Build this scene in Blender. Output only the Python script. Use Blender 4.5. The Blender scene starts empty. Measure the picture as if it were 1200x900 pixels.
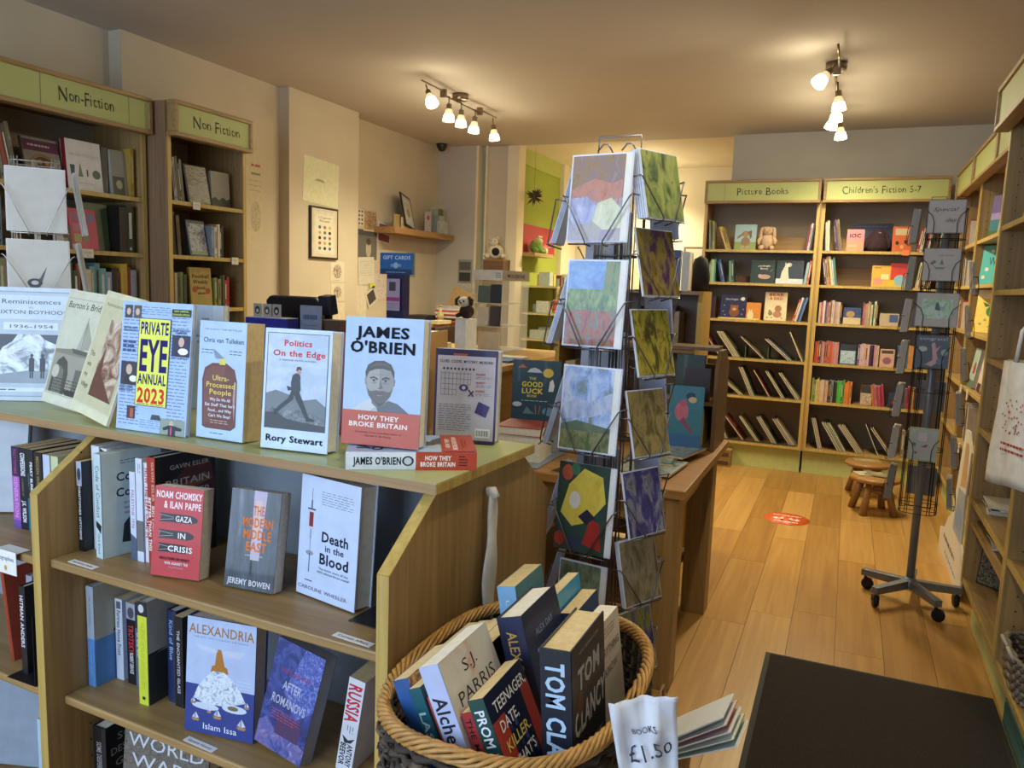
import bpy, math, random
import numpy as np
from mathutils import Matrix, Vector
random.seed(7)
SC = bpy.context.scene
COL = SC.collection
# ---------------- camera ----------------
F_PX, YAW, PITCH, ROLL, CAM_H = 911.2, -.4044367, .1268663, -.0350376, 1.5
def cam_axes():
    cy, sy = math.cos(YAW), math.sin(YAW)
    f = Vector((sy*math.cos(PITCH), cy*math.cos(PITCH), -math.sin(PITCH)))
    r = Vector((cy, -sy, 0)); d = f.cross(r)
    c, s = math.cos(ROLL), math.sin(ROLL)
    return c*r+s*d, -s*r+c*d, f
RX, DN, FW = cam_axes()
CAM = Vector((0, 0, CAM_H))
cd = bpy.data.cameras.new('camera'); co = bpy.data.objects.new('camera', cd); COL.objects.link(co)
cd.sensor_width = 36; cd.lens = F_PX/1200*36; cd.clip_start = .02
co.matrix_world = Matrix(((RX.x, -DN.x, -FW.x, 0), (RX.y, -DN.y, -FW.y, 0), (RX.z, -DN.z, -FW.z, CAM_H), (0, 0, 0, 1)))
SC.camera = co
# ---------------- world, daylight, exposure ----------------
w = bpy.data.worlds.new('world'); SC.world = w; w.use_nodes = True
w.node_tree.nodes['Background'].inputs[0].default_value = (.55, .72, 1, 1)
w.node_tree.nodes['Background'].inputs[1].default_value = 1.0
SC.view_settings.view_transform = 'Standard'; SC.view_settings.look = 'None'
SC.view_settings.exposure = 0.0; SC.view_settings.gamma = 1; SC.view_settings.use_curve_mapping = False
def light(name, kind, loc, power, color, size=.1, rot=None, spot=None, blend=.6, sizey=None):
    l = bpy.data.lights.new(name, kind); l.energy = power; l.color = color
    if kind == 'AREA':
        l.size = size
        if sizey: l.shape = 'RECTANGLE'; l.size_y = sizey
    else: l.shadow_soft_size = size
    if kind == 'SPOT': l.spot_size = spot; l.spot_blend = blend
    o = bpy.data.objects.new(name, l); COL.objects.link(o); o.location = loc
    if rot is not None: o.rotation_euler = rot
    return o
R = math.radians
# shop window behind the camera (daylight) ; lamps make their own light in their builders
light('shop_window_daylight', 'AREA', (-1.9, -1.30, 1.6), 104, (.60, .77, 1.0), 3.4, (R(84), 0, R(-4)), sizey=2.0)
WARM = (1.0, .87, .58)
LAMP_W = 4.6

# ---------------- materials ----------------
MC = {}
def srgb(c):
    if isinstance(c, str):
        c = tuple(int(c[i:i+2], 16)/255 for i in (0, 2, 4))
    return tuple((x/12.92 if x <= .04045 else ((x+.055)/1.055)**2.4) for x in c)
def newmat(name):
    m = bpy.data.materials.new(name); m.use_nodes = True
    return m, m.node_tree, m.node_tree.nodes['Principled BSDF']
def M(c, rough=.6, metal=0, var=.06, scale=30, emit=0, coat=0, alpha=1, trans=0, name=None):
    """plain material with slight procedural mottling; c = sRGB hex"""
    k = ('M', c, rough, metal, var, scale, emit, coat, alpha, trans)
    if k in MC: return MC[k]
    m, nt, b = newmat(name or 'tone_'+str(c)); L = nt.links
    col = srgb(c)
    if var > 0:
        n = nt.nodes.new('ShaderNodeTexNoise'); n.inputs['Scale'].default_value = scale; n.inputs['Detail'].default_value = 3
        tc = nt.nodes.new('ShaderNodeTexCoord'); L.new(tc.outputs['Object'], n.inputs['Vector'])
        r = nt.nodes.new('ShaderNodeValToRGB')
        r.color_ramp.elements[0].position = .3; r.color_ramp.elements[1].position = .7
        r.color_ramp.elements[0].color = (*[x*(1-var*2) for x in col], 1)
        r.color_ramp.elements[1].color = (*[min(1, x*(1+var)) for x in col], 1)
        L.new(n.outputs['Fac'], r.inputs['Fac']); L.new(r.outputs['Color'], b.inputs['Base Color'])
        if emit: L.new(r.outputs['Color'], b.inputs['Emission Color'])
    else: b.inputs['Base Color'].default_value = (*col, 1); b.inputs['Emission Color'].default_value = (*col, 1)
    b.inputs['Roughness'].default_value = rough; b.inputs['Metallic'].default_value = metal
    b.inputs['Emission Strength'].default_value = emit; b.inputs['Coat Weight'].default_value = coat
    b.inputs['Alpha'].default_value = alpha; b.inputs['Transmission Weight'].default_value = trans
    MC[k] = m; return m
def wood(c1, c2, axis='x', rough=.45, s=1.0, name='oak'):
    """streaky wood, grain running along axis (object space)"""
    k = ('W', c1, c2, axis, rough, s)
    if k in MC: return MC[k]
    m, nt, b = newmat(name); L = nt.links; N = nt.nodes.new
    tc = N('ShaderNodeTexCoord'); mp = N('ShaderNodeMapping'); L.new(tc.outputs['Object'], mp.inputs['Vector'])
    sc = [60*s, 60*s, 60*s]; sc['xyz'.index(axis)] = 2.5*s; mp.inputs['Scale'].default_value = sc
    n = N('ShaderNodeTexNoise'); n.inputs['Scale'].default_value = 1; n.inputs['Detail'].default_value = 5; n.inputs['Distortion'].default_value = .6
    L.new(mp.outputs[0], n.inputs['Vector'])
    oi = N('ShaderNodeObjectInfo'); mp2 = N('ShaderNodeVectorMath'); mp2.operation = 'SCALE'
    mx = N('ShaderNodeVectorMath'); cx = N('ShaderNodeCombineXYZ')
    for i in range(3): L.new(oi.outputs['Random'], cx.inputs[i])
    L.new(cx.outputs[0], mp2.inputs[0]); mp2.inputs[3].default_value = 7
    L.new(tc.outputs['Object'], mx.inputs[0]); L.new(mp2.outputs[0], mx.inputs[1]); L.new(mx.outputs[0], mp.inputs['Vector'])
    r = N('ShaderNodeValToRGB'); e = r.color_ramp.elements
    e[0].position = .3; e[0].color = (*srgb(c1), 1); e[1].position = .72; e[1].color = (*srgb(c2), 1)
    L.new(n.outputs['Fac'], r.inputs['Fac'])
    hs = N('ShaderNodeHueSaturation'); mr = N('ShaderNodeMapRange'); mr.inputs['To Min'].default_value = .9; mr.inputs['To Max'].default_value = 1.1
    L.new(oi.outputs['Random'], mr.inputs['Value']); L.new(mr.outputs[0], hs.inputs['Value']); L.new(r.outputs[0], hs.inputs['Color'])
    L.new(hs.outputs[0], b.inputs['Base Color'])
    bp = N('ShaderNodeBump'); bp.inputs['Strength'].default_value = .08; bp.inputs['Distance'].default_value = .002
    L.new(n.outputs['Fac'], bp.inputs['Height']); L.new(bp.outputs[0], b.inputs['Normal'])
    b.inputs['Roughness'].default_value = rough
    MC[k] = m; return m
def paint(pal, scale=14, seed=0, dist=1.5, rough=.35, coat=.3, stretch=(1, 1, 1), det=6):
    """painterly / photographic print: distorted noise through a ramp of palette colours"""
    k = ('P', tuple(pal), scale, seed, dist, rough, coat, stretch)
    if k in MC: return MC[k]
    m, nt, b = newmat('printed_picture'); L = nt.links; N = nt.nodes.new
    tc = N('ShaderNodeTexCoord'); mp = N('ShaderNodeMapping'); L.new(tc.outputs['Object'], mp.inputs['Vector'])
    mp.inputs['Location'].default_value = (seed*3.1, seed*1.7, seed*.9); mp.inputs['Scale'].default_value = stretch
    n = N('ShaderNodeTexNoise'); n.inputs['Scale'].default_value = scale; n.inputs['Detail'].default_value = det; n.inputs['Distortion'].default_value = dist
    n.inputs['Roughness'].default_value = .65
    L.new(mp.outputs[0], n.inputs['Vector'])
    r = N('ShaderNodeValToRGB'); e = r.color_ramp.elements
    lo, hi = .30, .70
    for i, c in enumerate(pal):
        p = lo+(hi-lo)*i/(len(pal)-1)
        if i < 2: x = e[i]; x.position = p
        else: x = e.new(p)
        x.color = (*srgb(c), 1)
    L.new(n.outputs['Fac'], r.inputs['Fac']); L.new(r.outputs[0], b.inputs['Base Color'])
    b.inputs['Roughness'].default_value = rough; b.inputs['Coat Weight'].default_value = coat
    MC[k] = m; return m
def woodz(a): return wood('94703f', 'b08a55', a)
OAKX, OAKY, OAKZ = (wood('8c6e43', 'ab8b58', a) for a in 'xyz')
EDGE = wood('aa8e4a', 'c6a961', 'z', .4)
GREEN_LAM = M('a9b07a', .35, var=.05, scale=8)
SIGNGREEN = M('b3ba74', .5, var=.03, scale=5)
KICK = M('c3cb86', .5, var=.03)
PAGE = M('e6e0cf', .8, var=.05, scale=90)
PAGEY = M('d8c190', .8, var=.06, scale=90)
WHITE = M('e8e8e6', .5, var=.02)
BLACK = M('14141a', .5, var=.05)
WIRE = M('4b4d52', .35, metal=.8, var=.05)
STEEL = M('8d9096', .3, metal=.9, var=.05)

# ---------------- mesh builder ----------------
class MB:
    def __init__(s): s.v = []; s.f = []; s.m = []; s.mats = []; s.sm = []; s.T = Matrix.Identity(4)
    def mi(s, m):
        if m not in s.mats: s.mats.append(m)
        return s.mats.index(m)
    def add(s, vs, fs, m, smooth=False):
        b = len(s.v); k = s.mi(m)
        s.v += [tuple(s.T @ Vector(v)) for v in vs]
        for f in fs: s.f.append(tuple(b+i for i in f)); s.m.append(k); s.sm.append(smooth)
        return s
    def box(s, x0, y0, z0, x1, y1, z1, m):
        vs = [(x, y, z) for x in (x0, x1) for y in (y0, y1) for z in (z0, z1)]
        return s.add(vs, [(0, 1, 3, 2), (4, 6, 7, 5), (0, 4, 5, 1), (2, 3, 7, 6), (0, 2, 6, 4), (1, 5, 7, 3)], m)
    def prism(s, pts, axis, a, b, m, smooth=False):
        """closed 2-d outline extruded along axis; pts are the other two coords in xyz order"""
        def p(q, t): return {'x': (t, q[0], q[1]), 'y': (q[0], t, q[1]), 'z': (q[0], q[1], t)}[axis]
        n = len(pts); vs = [p(q, a) for q in pts]+[p(q, b) for q in pts]
        area = sum(pts[i][0]*pts[(i+1) % n][1]-pts[(i+1) % n][0]*pts[i][1] for i in range(n))
        fs = [(i, (i+1) % n, n+(i+1) % n, n+i) for i in range(n)]+[tuple(range(n-1, -1, -1)), tuple(range(n, 2*n))]
        if (area < 0) != (axis == 'y'): fs = [tuple(reversed(f)) for f in fs]
        return s.add(vs, fs, m, smooth)
    def tube(s, path, r, m, n=6, closed=False):
        P = [Vector(p) for p in path]; N = len(P); rings = []; up = None
        rr = r if isinstance(r, (list, tuple)) else [r]*N
        for i in range(N):
            a = P[i-1] if (i > 0 or closed) else P[i]; b = P[(i+1) % N] if (i < N-1 or closed) else P[i]
            t = (b-a).normalized()
            if up is None: up = Vector((0, 0, 1)) if abs(t.z) < .9 else Vector((1, 0, 0))
            u = t.cross(up)
            if u.length < 1e-5: u = t.cross(Vector((.3, .9, .1)))
            u.normalize(); v = u.cross(t); up = v
            rings.append([P[i]+(u*math.cos(2*math.pi*k/n)+v*math.sin(2*math.pi*k/n))*rr[i] for k in range(n)])
        vs = [q for rg in rings for q in rg]; fs = []
        for i in range(N if closed else N-1):
            j = (i+1) % N
            for k in range(n): fs.append((i*n+k, j*n+k, j*n+(k+1) % n, i*n+(k+1) % n))
        if not closed: fs += [tuple(range(n)), tuple(range((N-1)*n+n-1, (N-1)*n-1, -1))]
        return s.add(vs, fs, m, True)
    def lathe(s, prof, m, n=16, c=(0, 0, 0), axis='z'):
        vs = []
        for (r, z) in prof:
            for k in range(n):
                a = 2*math.pi*k/n; x, y = r*math.cos(a), r*math.sin(a)
                vs.append({'z': (c[0]+x, c[1]+y, c[2]+z), 'x': (c[0]+z, c[1]+x, c[2]+y), 'y': (c[0]+y, c[1]+z, c[2]+x)}[axis])
        fs = []
        for i in range(len(prof)-1):
            for k in range(n): fs.append((i*n+k, i*n+(k+1) % n, (i+1)*n+(k+1) % n, (i+1)*n+k))
        fs += [tuple(range(n-1, -1, -1)), tuple(range((len(prof)-1)*n, len(prof)*n))]
        return s.add(vs, fs, m, True)
    def ball(s, c, r, m, n=12, k=8, sx=1, sy=1, sz=1):
        prof = [(max(1e-4, r*math.sin(math.pi*i/k)), -r*math.cos(math.pi*i/k)) for i in range(k+1)]
        T = s.T.copy(); s.T = T @ Matrix.Translation(c) @ Matrix.Diagonal((sx, sy, sz, 1)); s.lathe(prof, m, n); s.T = T
        return s
    def build(s, name, parent=None, loc=(0, 0, 0), rz=0, mat4=None, bevel=0):
        me = bpy.data.meshes.new(name); me.from_pydata(s.v, [], s.f)
        for m in s.mats: me.materials.append(m)
        me.polygons.foreach_set('material_index', s.m); me.polygons.foreach_set('use_smooth', s.sm); me.update()
        o = bpy.data.objects.new(name, me); COL.objects.link(o)
        if mat4 is not None: o.matrix_basis = mat4
        else: o.location = loc; o.rotation_euler = (0, 0, rz)
        if parent: o.parent = parent
        if bevel:
            bm = o.modifiers.new('bevel', 'BEVEL'); bm.width = bevel; bm.segments = 2; bm.limit_method = 'ANGLE'
        return o
def tag(o, label=None, cat=None, group=None, kind=None):
    if label: o['label'] = label
    if cat: o['category'] = cat
    if group: o['group'] = group
    if kind: o['kind'] = kind
    return o
def empty(name, loc=(0, 0, 0), rz=0, parent=None, mat4=None):
    o = bpy.data.objects.new(name, None); COL.objects.link(o); o.empty_display_size = .05
    if mat4 is not None: o.matrix_basis = mat4
    else: o.location = loc; o.rotation_euler = (0, 0, rz)
    if parent: o.parent = parent
    return o
def part(name, parent, m, *boxes, bevel=0, **kw):
    b = MB()
    for q in boxes: b.box(*q, m)
    return b.build(name, parent, bevel=bevel, **kw)

# ---------------- lettering ----------------
GL = {}
def glyph(ch, bold):
    k = (ch, bold)
    if k in GL: return GL[k]
    def grab(t):
        c = bpy.data.curves.new('t', 'FONT'); c.body = t; c.offset = bold; c.resolution_u = 2; c.fill_mode = 'BOTH'; c.extrude = 0
        c.size = 1
        o = bpy.data.objects.new('t', c); COL.objects.link(o)
        me = bpy.data.meshes.new_from_object(o)
        V = [tuple(v.co)[:2] for v in me.vertices]; Fc = [tuple(p.vertices) for p in me.polygons]
        bpy.data.objects.remove(o); bpy.data.curves.remove(c); bpy.data.meshes.remove(me)
        return V, Fc
    V, Fc = grab(ch)
    if ch == ' ': adv = .32; V, Fc = [], []
    else:
        V2, _ = grab(ch+'I'); V3, _ = grab('I')
        adv = (max(v[0] for v in V2)-max(v[0] for v in V3)) if V2 else .4
    GL[k] = (V, Fc, adv); return GL[k]
class Art:
    """flat print on a W x H sheet: u to the right, v up, layers stacked a hair apart. Sheet frame -> local matrix T"""
    def __init__(s, T, W, H, off=.0004): s.b = MB(); s.t = MB(); s.ts = []; s.T = T; s.W, s.H = W, H; s.z = off
    def _up(s): s.z += .00004
    def poly(s, pts, m, rel=True):
        if isinstance(m, str): m = M(m, .45, var=.04, coat=.1)
        s._up(); q = [s.T @ Vector((p[0]*s.W if rel else p[0], p[1]*s.H if rel else p[1], s.z)) for p in pts]
        area = sum(pts[i][0]*pts[(i+1) % len(pts)][1]-pts[(i+1) % len(pts)][0]*pts[i][1] for i in range(len(pts)))
        f = tuple(range(len(q)));
        if area < 0: f = f[::-1]
        s.b.add([tuple(x) for x in q], [f], m); return s
    def rect(s, u0, v0, u1, v1, m): return s.poly([(u0, v0), (u1, v0), (u1, v1), (u0, v1)], m)
    def ell(s, cu, cv, ru, rv, m, n=14, rot=0):
        c, d = math.cos(rot), math.sin(rot); k = s.W/s.H
        return s.poly([(cu+ru*math.cos(a)*c-rv*math.sin(a)*d/k, cv+rv*math.sin(a)*c+ru*math.cos(a)*d*k) for a in [2*math.pi*i/n for i in range(n)]], m)
    def line(s, u0, v0, u1, v1, wd, m):
        a, b = Vector((u0*s.W, v0*s.H)), Vector((u1*s.W, v1*s.H)); t = (b-a).normalized(); n = Vector((-t.y, t.x))*wd/2
        return s.poly([tuple(a-n), tuple(b-n), tuple(b+n), tuple(a+n)], m, rel=False)
    def text(s, t, u, v, h, m, wmax=None, bold=0, al='c', shear=0, rot=0, sx=1, gap=0):
        """baseline at v (relative), cap height h (relative to H); wmax relative width the line is squeezed/stretched to"""
        if isinstance(m, str): m = M(m, .95, var=0)
        bold = min(bold, .030); gap += bold*1.5
        size = h*s.H/.73; x = 0; out = []
        for ch in t:
            V, Fc, adv = glyph(ch, bold); out.append((x, V, Fc)); x += adv+gap
        tot = (x-gap)*size*sx; k = sx
        if wmax is not None: k = sx*wmax*s.W/max(tot, 1e-6); tot = wmax*s.W
        s.t = MB(); s.ts.append(s.t)
        off = {'c': -tot/2, 'l': 0, 'r': -tot}[al]; s._up(); c, d = math.cos(rot), math.sin(rot)
        for x0, V, Fc in out:
            if not V: continue
            vs = []
            for (a, b) in V:
                X = off+(x0+a+shear*b)*size*k; Y = b*size
                vs.append(tuple(s.T @ Vector((u*s.W+X*c-Y*d, v*s.H+X*d+Y*c, s.z))))
            s.t.add(vs, Fc, m)
        return s
    def lines(s, u0, u1, v0, v1, n, m='6a6a70', th=.25, seed=1):
        """blocks of print too small to read"""
        rnd = random.Random(seed); dv = (v1-v0)/n; m = M(m, .6, var=0); s._up()
        for i in range(n):
            y = v1-(i+.75)*dv; x = u0; end = u1-(rnd.random()*.25*(u1-u0) if i % 4 == 3 else 0)
            while x < end-.01:
                wl = min(rnd.uniform(.04, .11), end-x)
                q = [(x, y), (x+wl, y), (x+wl, y+dv*th), (x, y+dv*th)]
                s.b.add([tuple(s.T @ Vector((a*s.W, b*s.H, s.z))) for a, b in q], [(0, 1, 2, 3)], m); x += wl+.02
        return s
    def build(s, parent, art='cover_picture', title='title_print'):
        if s.b.f: s.b.build(art, parent)
        for t in (s.ts or [s.t]):
            if t.f: t.build(title, parent)
def face_front(W, H): return Matrix(((1, 0, 0, 0), (0, 0, -1, 0), (0, 1, 0, 0), (0, 0, 0, 1)))      # sheet on the plane y=0 facing -y
def face_spine(W, H, T):   # spine text runs downwards: u=-z, v=-y, normal=-x ; origin (0,T,H)
    return Matrix(((0, 0, -1, 0), (0, -1, 0, T), (-1, 0, 0, H), (0, 0, 0, 1)))
def face_spine_up(W, H, T): # upright sheet on spine: u=-y, v=z
    return Matrix(((0, 0, -1, 0), (-1, 0, 0, T), (0, 1, 0, 0), (0, 0, 0, 1)))

# ---------------- books ----------------
def tone(c, rough=.4): return M(c, rough, var=.05, scale=25, coat=.12)
def book(name, W, H, T, cover, hard=True, page=None, spine=None, mat4=None, front=None, spart=None, back=None, split=True, open_gap=0):
    """upright book: spine at x=0, front cover on y=0 facing -y, spine faces -x"""
    cm = tone(cover) if isinstance(cover, str) else cover
    sm = cm if spine is None else (tone(spine) if isinstance(spine, str) else spine)
    t = .0022 if hard else .0006; e = .003 if hard else .0003; page = page or (PAGE if hard else PAGEY)
    b = MB(); b.box(0, 0, 0, W, t, H, cm); b.box(0, T-t, 0, W, T, H, cm)
    if hard: b.prism([(0, t), (-.0015, T*.3), (-.0015, T*.7), (0, T-t), (t, T-t), (t, t)], 'z', 0, H, sm)
    else: b.box(0, t, 0, t, T-t, H, sm)
    p = b if not split else MB()
    p.box(t, t+.0002, e, W-e, T-t-.0002, H-e, page)
    o = b.build(name, mat4=mat4)
    if split: p.build('page_block', o)
    if front: A = Art(face_front(W, H), W, H); front(A); A.build(o)
    if spart:
        A = Art(face_spine(W, H, T), H, T, .0018 if hard else .0004); spart(A); A.build(o, 'spine_picture', 'spine_lettering')
    return o
def MT(x, y, z, rz=0, lean=0, tilt=0):
    """lean: degrees the top goes back (+y local); tilt: degrees sideways about the local y axis (top to +x)"""
    return Matrix.Translation((x, y, z)) @ Matrix.Rotation(R(rz), 4, 'Z') @ Matrix.Rotation(R(-lean), 4, 'X') @ Matrix.Rotation(R(tilt), 4, 'Y')
ORD = ['first', 'second', 'third', 'fourth', 'fifth', 'sixth', 'seventh', 'eighth', 'ninth', 'tenth', 'eleventh', 'twelfth', 'thirteenth', 'fourteenth', 'fifteenth', 'sixteenth', 'seventeenth', 'eighteenth', 'nineteenth', 'twentieth']+['twenty-'+q for q in ('first', 'second', 'third', 'fourth', 'fifth', 'sixth', 'seventh', 'eighth', 'ninth')]+['thirtieth']+['thirty-'+q for q in ('first', 'second', 'third', 'fourth', 'fifth', 'sixth', 'seventh', 'eighth', 'ninth')]+['fortieth']
def cname(c):
    r, g, b = (int(c[i:i+2], 16)/255 for i in (0, 2, 4)); mx, mn = max(r, g, b), min(r, g, b); d = mx-mn
    if d < .1: return 'black' if mx < .22 else 'dark grey' if mx < .42 else 'grey' if mx < .68 else 'white'
    if mx < .25: return 'near-black'
    h = (((g-b)/d) % 6 if mx == r else (b-r)/d+2 if mx == g else (r-g)/d+4)*60
    if d < .16 and mx > .75: return 'cream' if 20 < h < 90 else 'pale blue' if 170 < h < 260 else 'pale pink'
    n = 'red' if h < 14 or h > 345 else 'orange' if h < 38 else 'yellow' if h < 66 else 'green' if h < 160 else 'teal' if h < 195 else 'blue' if h < 250 else 'purple' if h < 295 else 'pink'
    if n == 'orange' and mx < .65: n = 'brown'
    return ('dark ' if mx < .42 and n != 'brown' else 'pale ' if mn > .55 else '')+n
# ================= the room =================
WALL = M('c9bda6', .85, var=.03, scale=3); WALLG = M('b9b2a4', .85, var=.03, scale=3)
GREENW = M('9aa53c', .85, var=.03, scale=3); CREAM = M('e3d6b4', .8, var=.02, scale=3)
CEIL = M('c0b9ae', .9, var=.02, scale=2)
def struct(name, m, *boxes, parent=None, kind='structure', label=None):
    b = MB()
    for q in boxes: b.box(*q, m)
    o = b.build(name, parent)
    if not parent: tag(o, label, kind=kind)
    return o
struct('ceiling', CEIL, (-4.2, -1.5, 2.87, 1.15, 7.3, 2.97), label='warm beige plaster ceiling of the shop')
struct('ceiling', M('e2d8bd', .9, var=.02, scale=2), (-4.2, 7.3, 2.885, 1.15, 10.6, 2.97), label='cream ceiling of the room beyond, its brighter lighting painted in')  # same ceiling carried on; the stronger light there is put into a whiter colour
struct('wall_left', WALL, (-4.25, -1.5, 0, -4.05, 3.37, 2.87), (-4.25, 3.37, 0, -3.95, 4.72, 2.87), (-4.25, 4.72, 0, -3.86, 5.6, 2.87), (-4.25, 5.6, 0, -4.0, 7.3, 2.87), label='cream left wall with a shallow pillar')
struct('wall_right', WALL, (1.05, -1.5, 0, 1.15, 10.6, 2.97), label='cream right wall behind the shelving')
struct('wall_back', WALLG, (-1.05, 7.22, 0, 1.05, 7.34, 2.87), label='taupe back wall above the picture book cases')
struct('wall_back', WALLG, (-4.0, 7.22, 0, -3.56, 7.30, 2.87), label='grey wall end beside the till corner')
struct('wall_back', WALL, (-3.46, 7.30, 0, -3.24, 7.42, 2.885), label='beige wall strip between doorway and cream column')
struct('trim_1', CREAM, (-3.56, 7.21, 0, -3.535, 7.32, 2.87), (-3.475, 7.25, 0, -3.455, 7.36, 2.87), (-3.56, 7.5, 2.1, -3.45, 7.52, 2.87))
struct('wall_alcove', CREAM, (-3.24, 7.27, 0, -3.12, 7.44, 2.885), label='cream column beside the green wall')
struct('wall_green', GREENW, (-3.3, 7.44, 0, -3.17, 8.6, 2.885), label='lime green wall of the room beyond')
struct('wall_green', M('b3b860', .85, var=.03), (-3.172, 7.44, 2.72, -3.15, 8.6, 2.885), label='paler green band along the top of the green wall')
struct('wall_far_left', CREAM, (-3.3, 8.6, 0, -3.12, 9.1, 2.885), (-4.2, 7.6, 0, -3.6, 7.62, 2.885))
struct('wall_far', M('ddd0b0', .85, var=.03, scale=3), (-3.3, 9.1, 0, 1.05, 9.2, 2.885))
# front wall with the shop window the daylight comes through
struct('wall_front', WALL, (-4.05, -1.5, 0, 1.05, -1.38, .55), (-4.05, -1.5, 2.65, 1.05, -1.38, 2.87), (-4.05, -1.5, .55, -3.65, -1.38, 2.65), (-.15, -1.5, .55, 1.05, -1.38, 2.65))
wf = struct('window_1', OAKX, (-3.65, -1.47, .55, -.15, -1.41, .61), (-3.65, -1.47, 2.59, -.15, -1.41, 2.65), (-3.65, -1.47, .61, -3.59, -1.41, 2.59), (-.21, -1.47, .61, -.15, -1.41, 2.59), (-1.93, -1.47, .61, -1.87, -1.41, 2.59))
GLS = M('f2f6f8', .02, var=0, trans=1, name='window_glass'); part('glass_pane', wf, GLS, (-3.59, -1.443, .61, -1.93, -1.437, 2.59)); part('glass_pane', wf, GLS, (-1.87, -1.443, .61, -.21, -1.437, 2.59))
# floor: a base and individual boards on it
fl = struct('floor', M('7d5c33', .7), (-4.2, -1.5, -.06, 1.15, 10.6, -.012), label='honey coloured wooden board floor')
PLK = [wood(a, b, 'y', .33, .55, 'board') for a, b in (('a87a3c', 'bf9350'), ('a1733a', 'ba8d4a'), ('b08446', 'c59a58'), ('9c7036', 'b48846'), ('a5783c', 'bf924e'))]
pm = {}
rnd = random.Random(11); x = -1.46; row = 0
while x < .95:
    y = 1.0-rnd.random()*.9; wd = .19
    while y < 7.2:
        ln = rnd.choice([.9, 1.25, 1.55]); k = (rnd.randrange(5), ln)
        if k not in pm:
            b = MB(); b.box(.0008, .0008, -.0115, wd-.0008, ln-.0008, 0, PLK[k[0]]); o = b.build('floorboard', fl); pm[k] = o.data
        else: o = bpy.data.objects.new('floorboard', pm[k]); COL.objects.link(o); o.parent = fl
        o.location = (x, y, 0); y += ln
    x += wd
for q in ((-4.2, -1.5, -.0118, -1.46, 10.6, 0), (-1.46, 7.2, -.0118, 1.15, 10.6, 0), (-1.46, -1.5, -.0118, 1.15, .1, 0)):
    part('board_area', fl, PLK[0], q)
# black door mat
mt = MB(); MATM, nt, b_ = newmat('coir_mat'); MC['mat'] = MATM
n = nt.nodes.new('ShaderNodeTexNoise'); n.inputs['Scale'].default_value = 380; n.inputs['Detail'].default_value = 2
tc = nt.nodes.new('ShaderNodeTexCoord'); nt.links.new(tc.outputs['Object'], n.inputs['Vector'])
r_ = nt.nodes.new('ShaderNodeValToRGB'); r_.color_ramp.elements[0].color = (*srgb('15110e'), 1); r_.color_ramp.elements[1].color = (*srgb('352b25'), 1)
r_.color_ramp.elements[0].position = .35; r_.color_ramp.elements[1].position = .7
nt.links.new(n.outputs['Fac'], r_.inputs['Fac']); nt.links.new(r_.outputs[0], b_.inputs['Base Color']); b_.inputs['Roughness'].default_value = 1
bp = nt.nodes.new('ShaderNodeBump'); bp.inputs['Strength'].default_value = .6; nt.links.new(n.outputs['Fac'], bp.inputs['Height']); nt.links.new(bp.outputs[0], b_.inputs['Normal'])
mt.box(-.185, 1.4, .004, .60, 3.27, .012, MATM)
o = mt.build('door_mat'); tag(o, 'dark brown ribbed entrance mat lying on the wooden floor', 'mat')
e = MB(); bk = M('191614', .7)
for q in ((-.205, 1.38, .001, -.185, 3.29, .008), (.60, 1.38, .001, .62, 3.29, .008), (-.185, 3.27, .001, .60, 3.29, .008), (-.185, 1.4, .001, .60, 3.27, .004)): e.box(*q, bk)
e.build('rubber_border', o)
# orange floor sticker
st = empty('floor_sticker', (-.275, 5.42, .0005)); tag(st, 'round orange distancing sticker on the floor boards', 'sticker')
b = MB(); b.lathe([(.148, 0), (.148, .0012)], M('e0622f', .4), 28); b.build('disc', st)
A = Art(Matrix.Translation((-.15, -.15, .0014)), .3, .3)
for u in (-.045, .045):
    A.ell(.5+u*2, .52, .035, .1, 'e9c9b0'); A.ell(.5+u*2, .38, .028, .05, '3a2a20')
A.poly([(.2, .47), (.3, .57), (.3, .5), (.42, .5), (.42, .44), (.3, .44), (.3, .37)], 'efe2d8'); A.poly([(.8, .47), (.7, .57), (.7, .5), (.58, .5), (.58, .44), (.7, .44), (.7, .37)], 'efe2d8')
A.lines(.2, .8, .7, .78, 1, 'efe2d8', .6); A.lines(.25, .75, .2, .28, 1, 'efe2d8', .6)
A.build(st, 'footprint_print', 'lettering')

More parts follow.
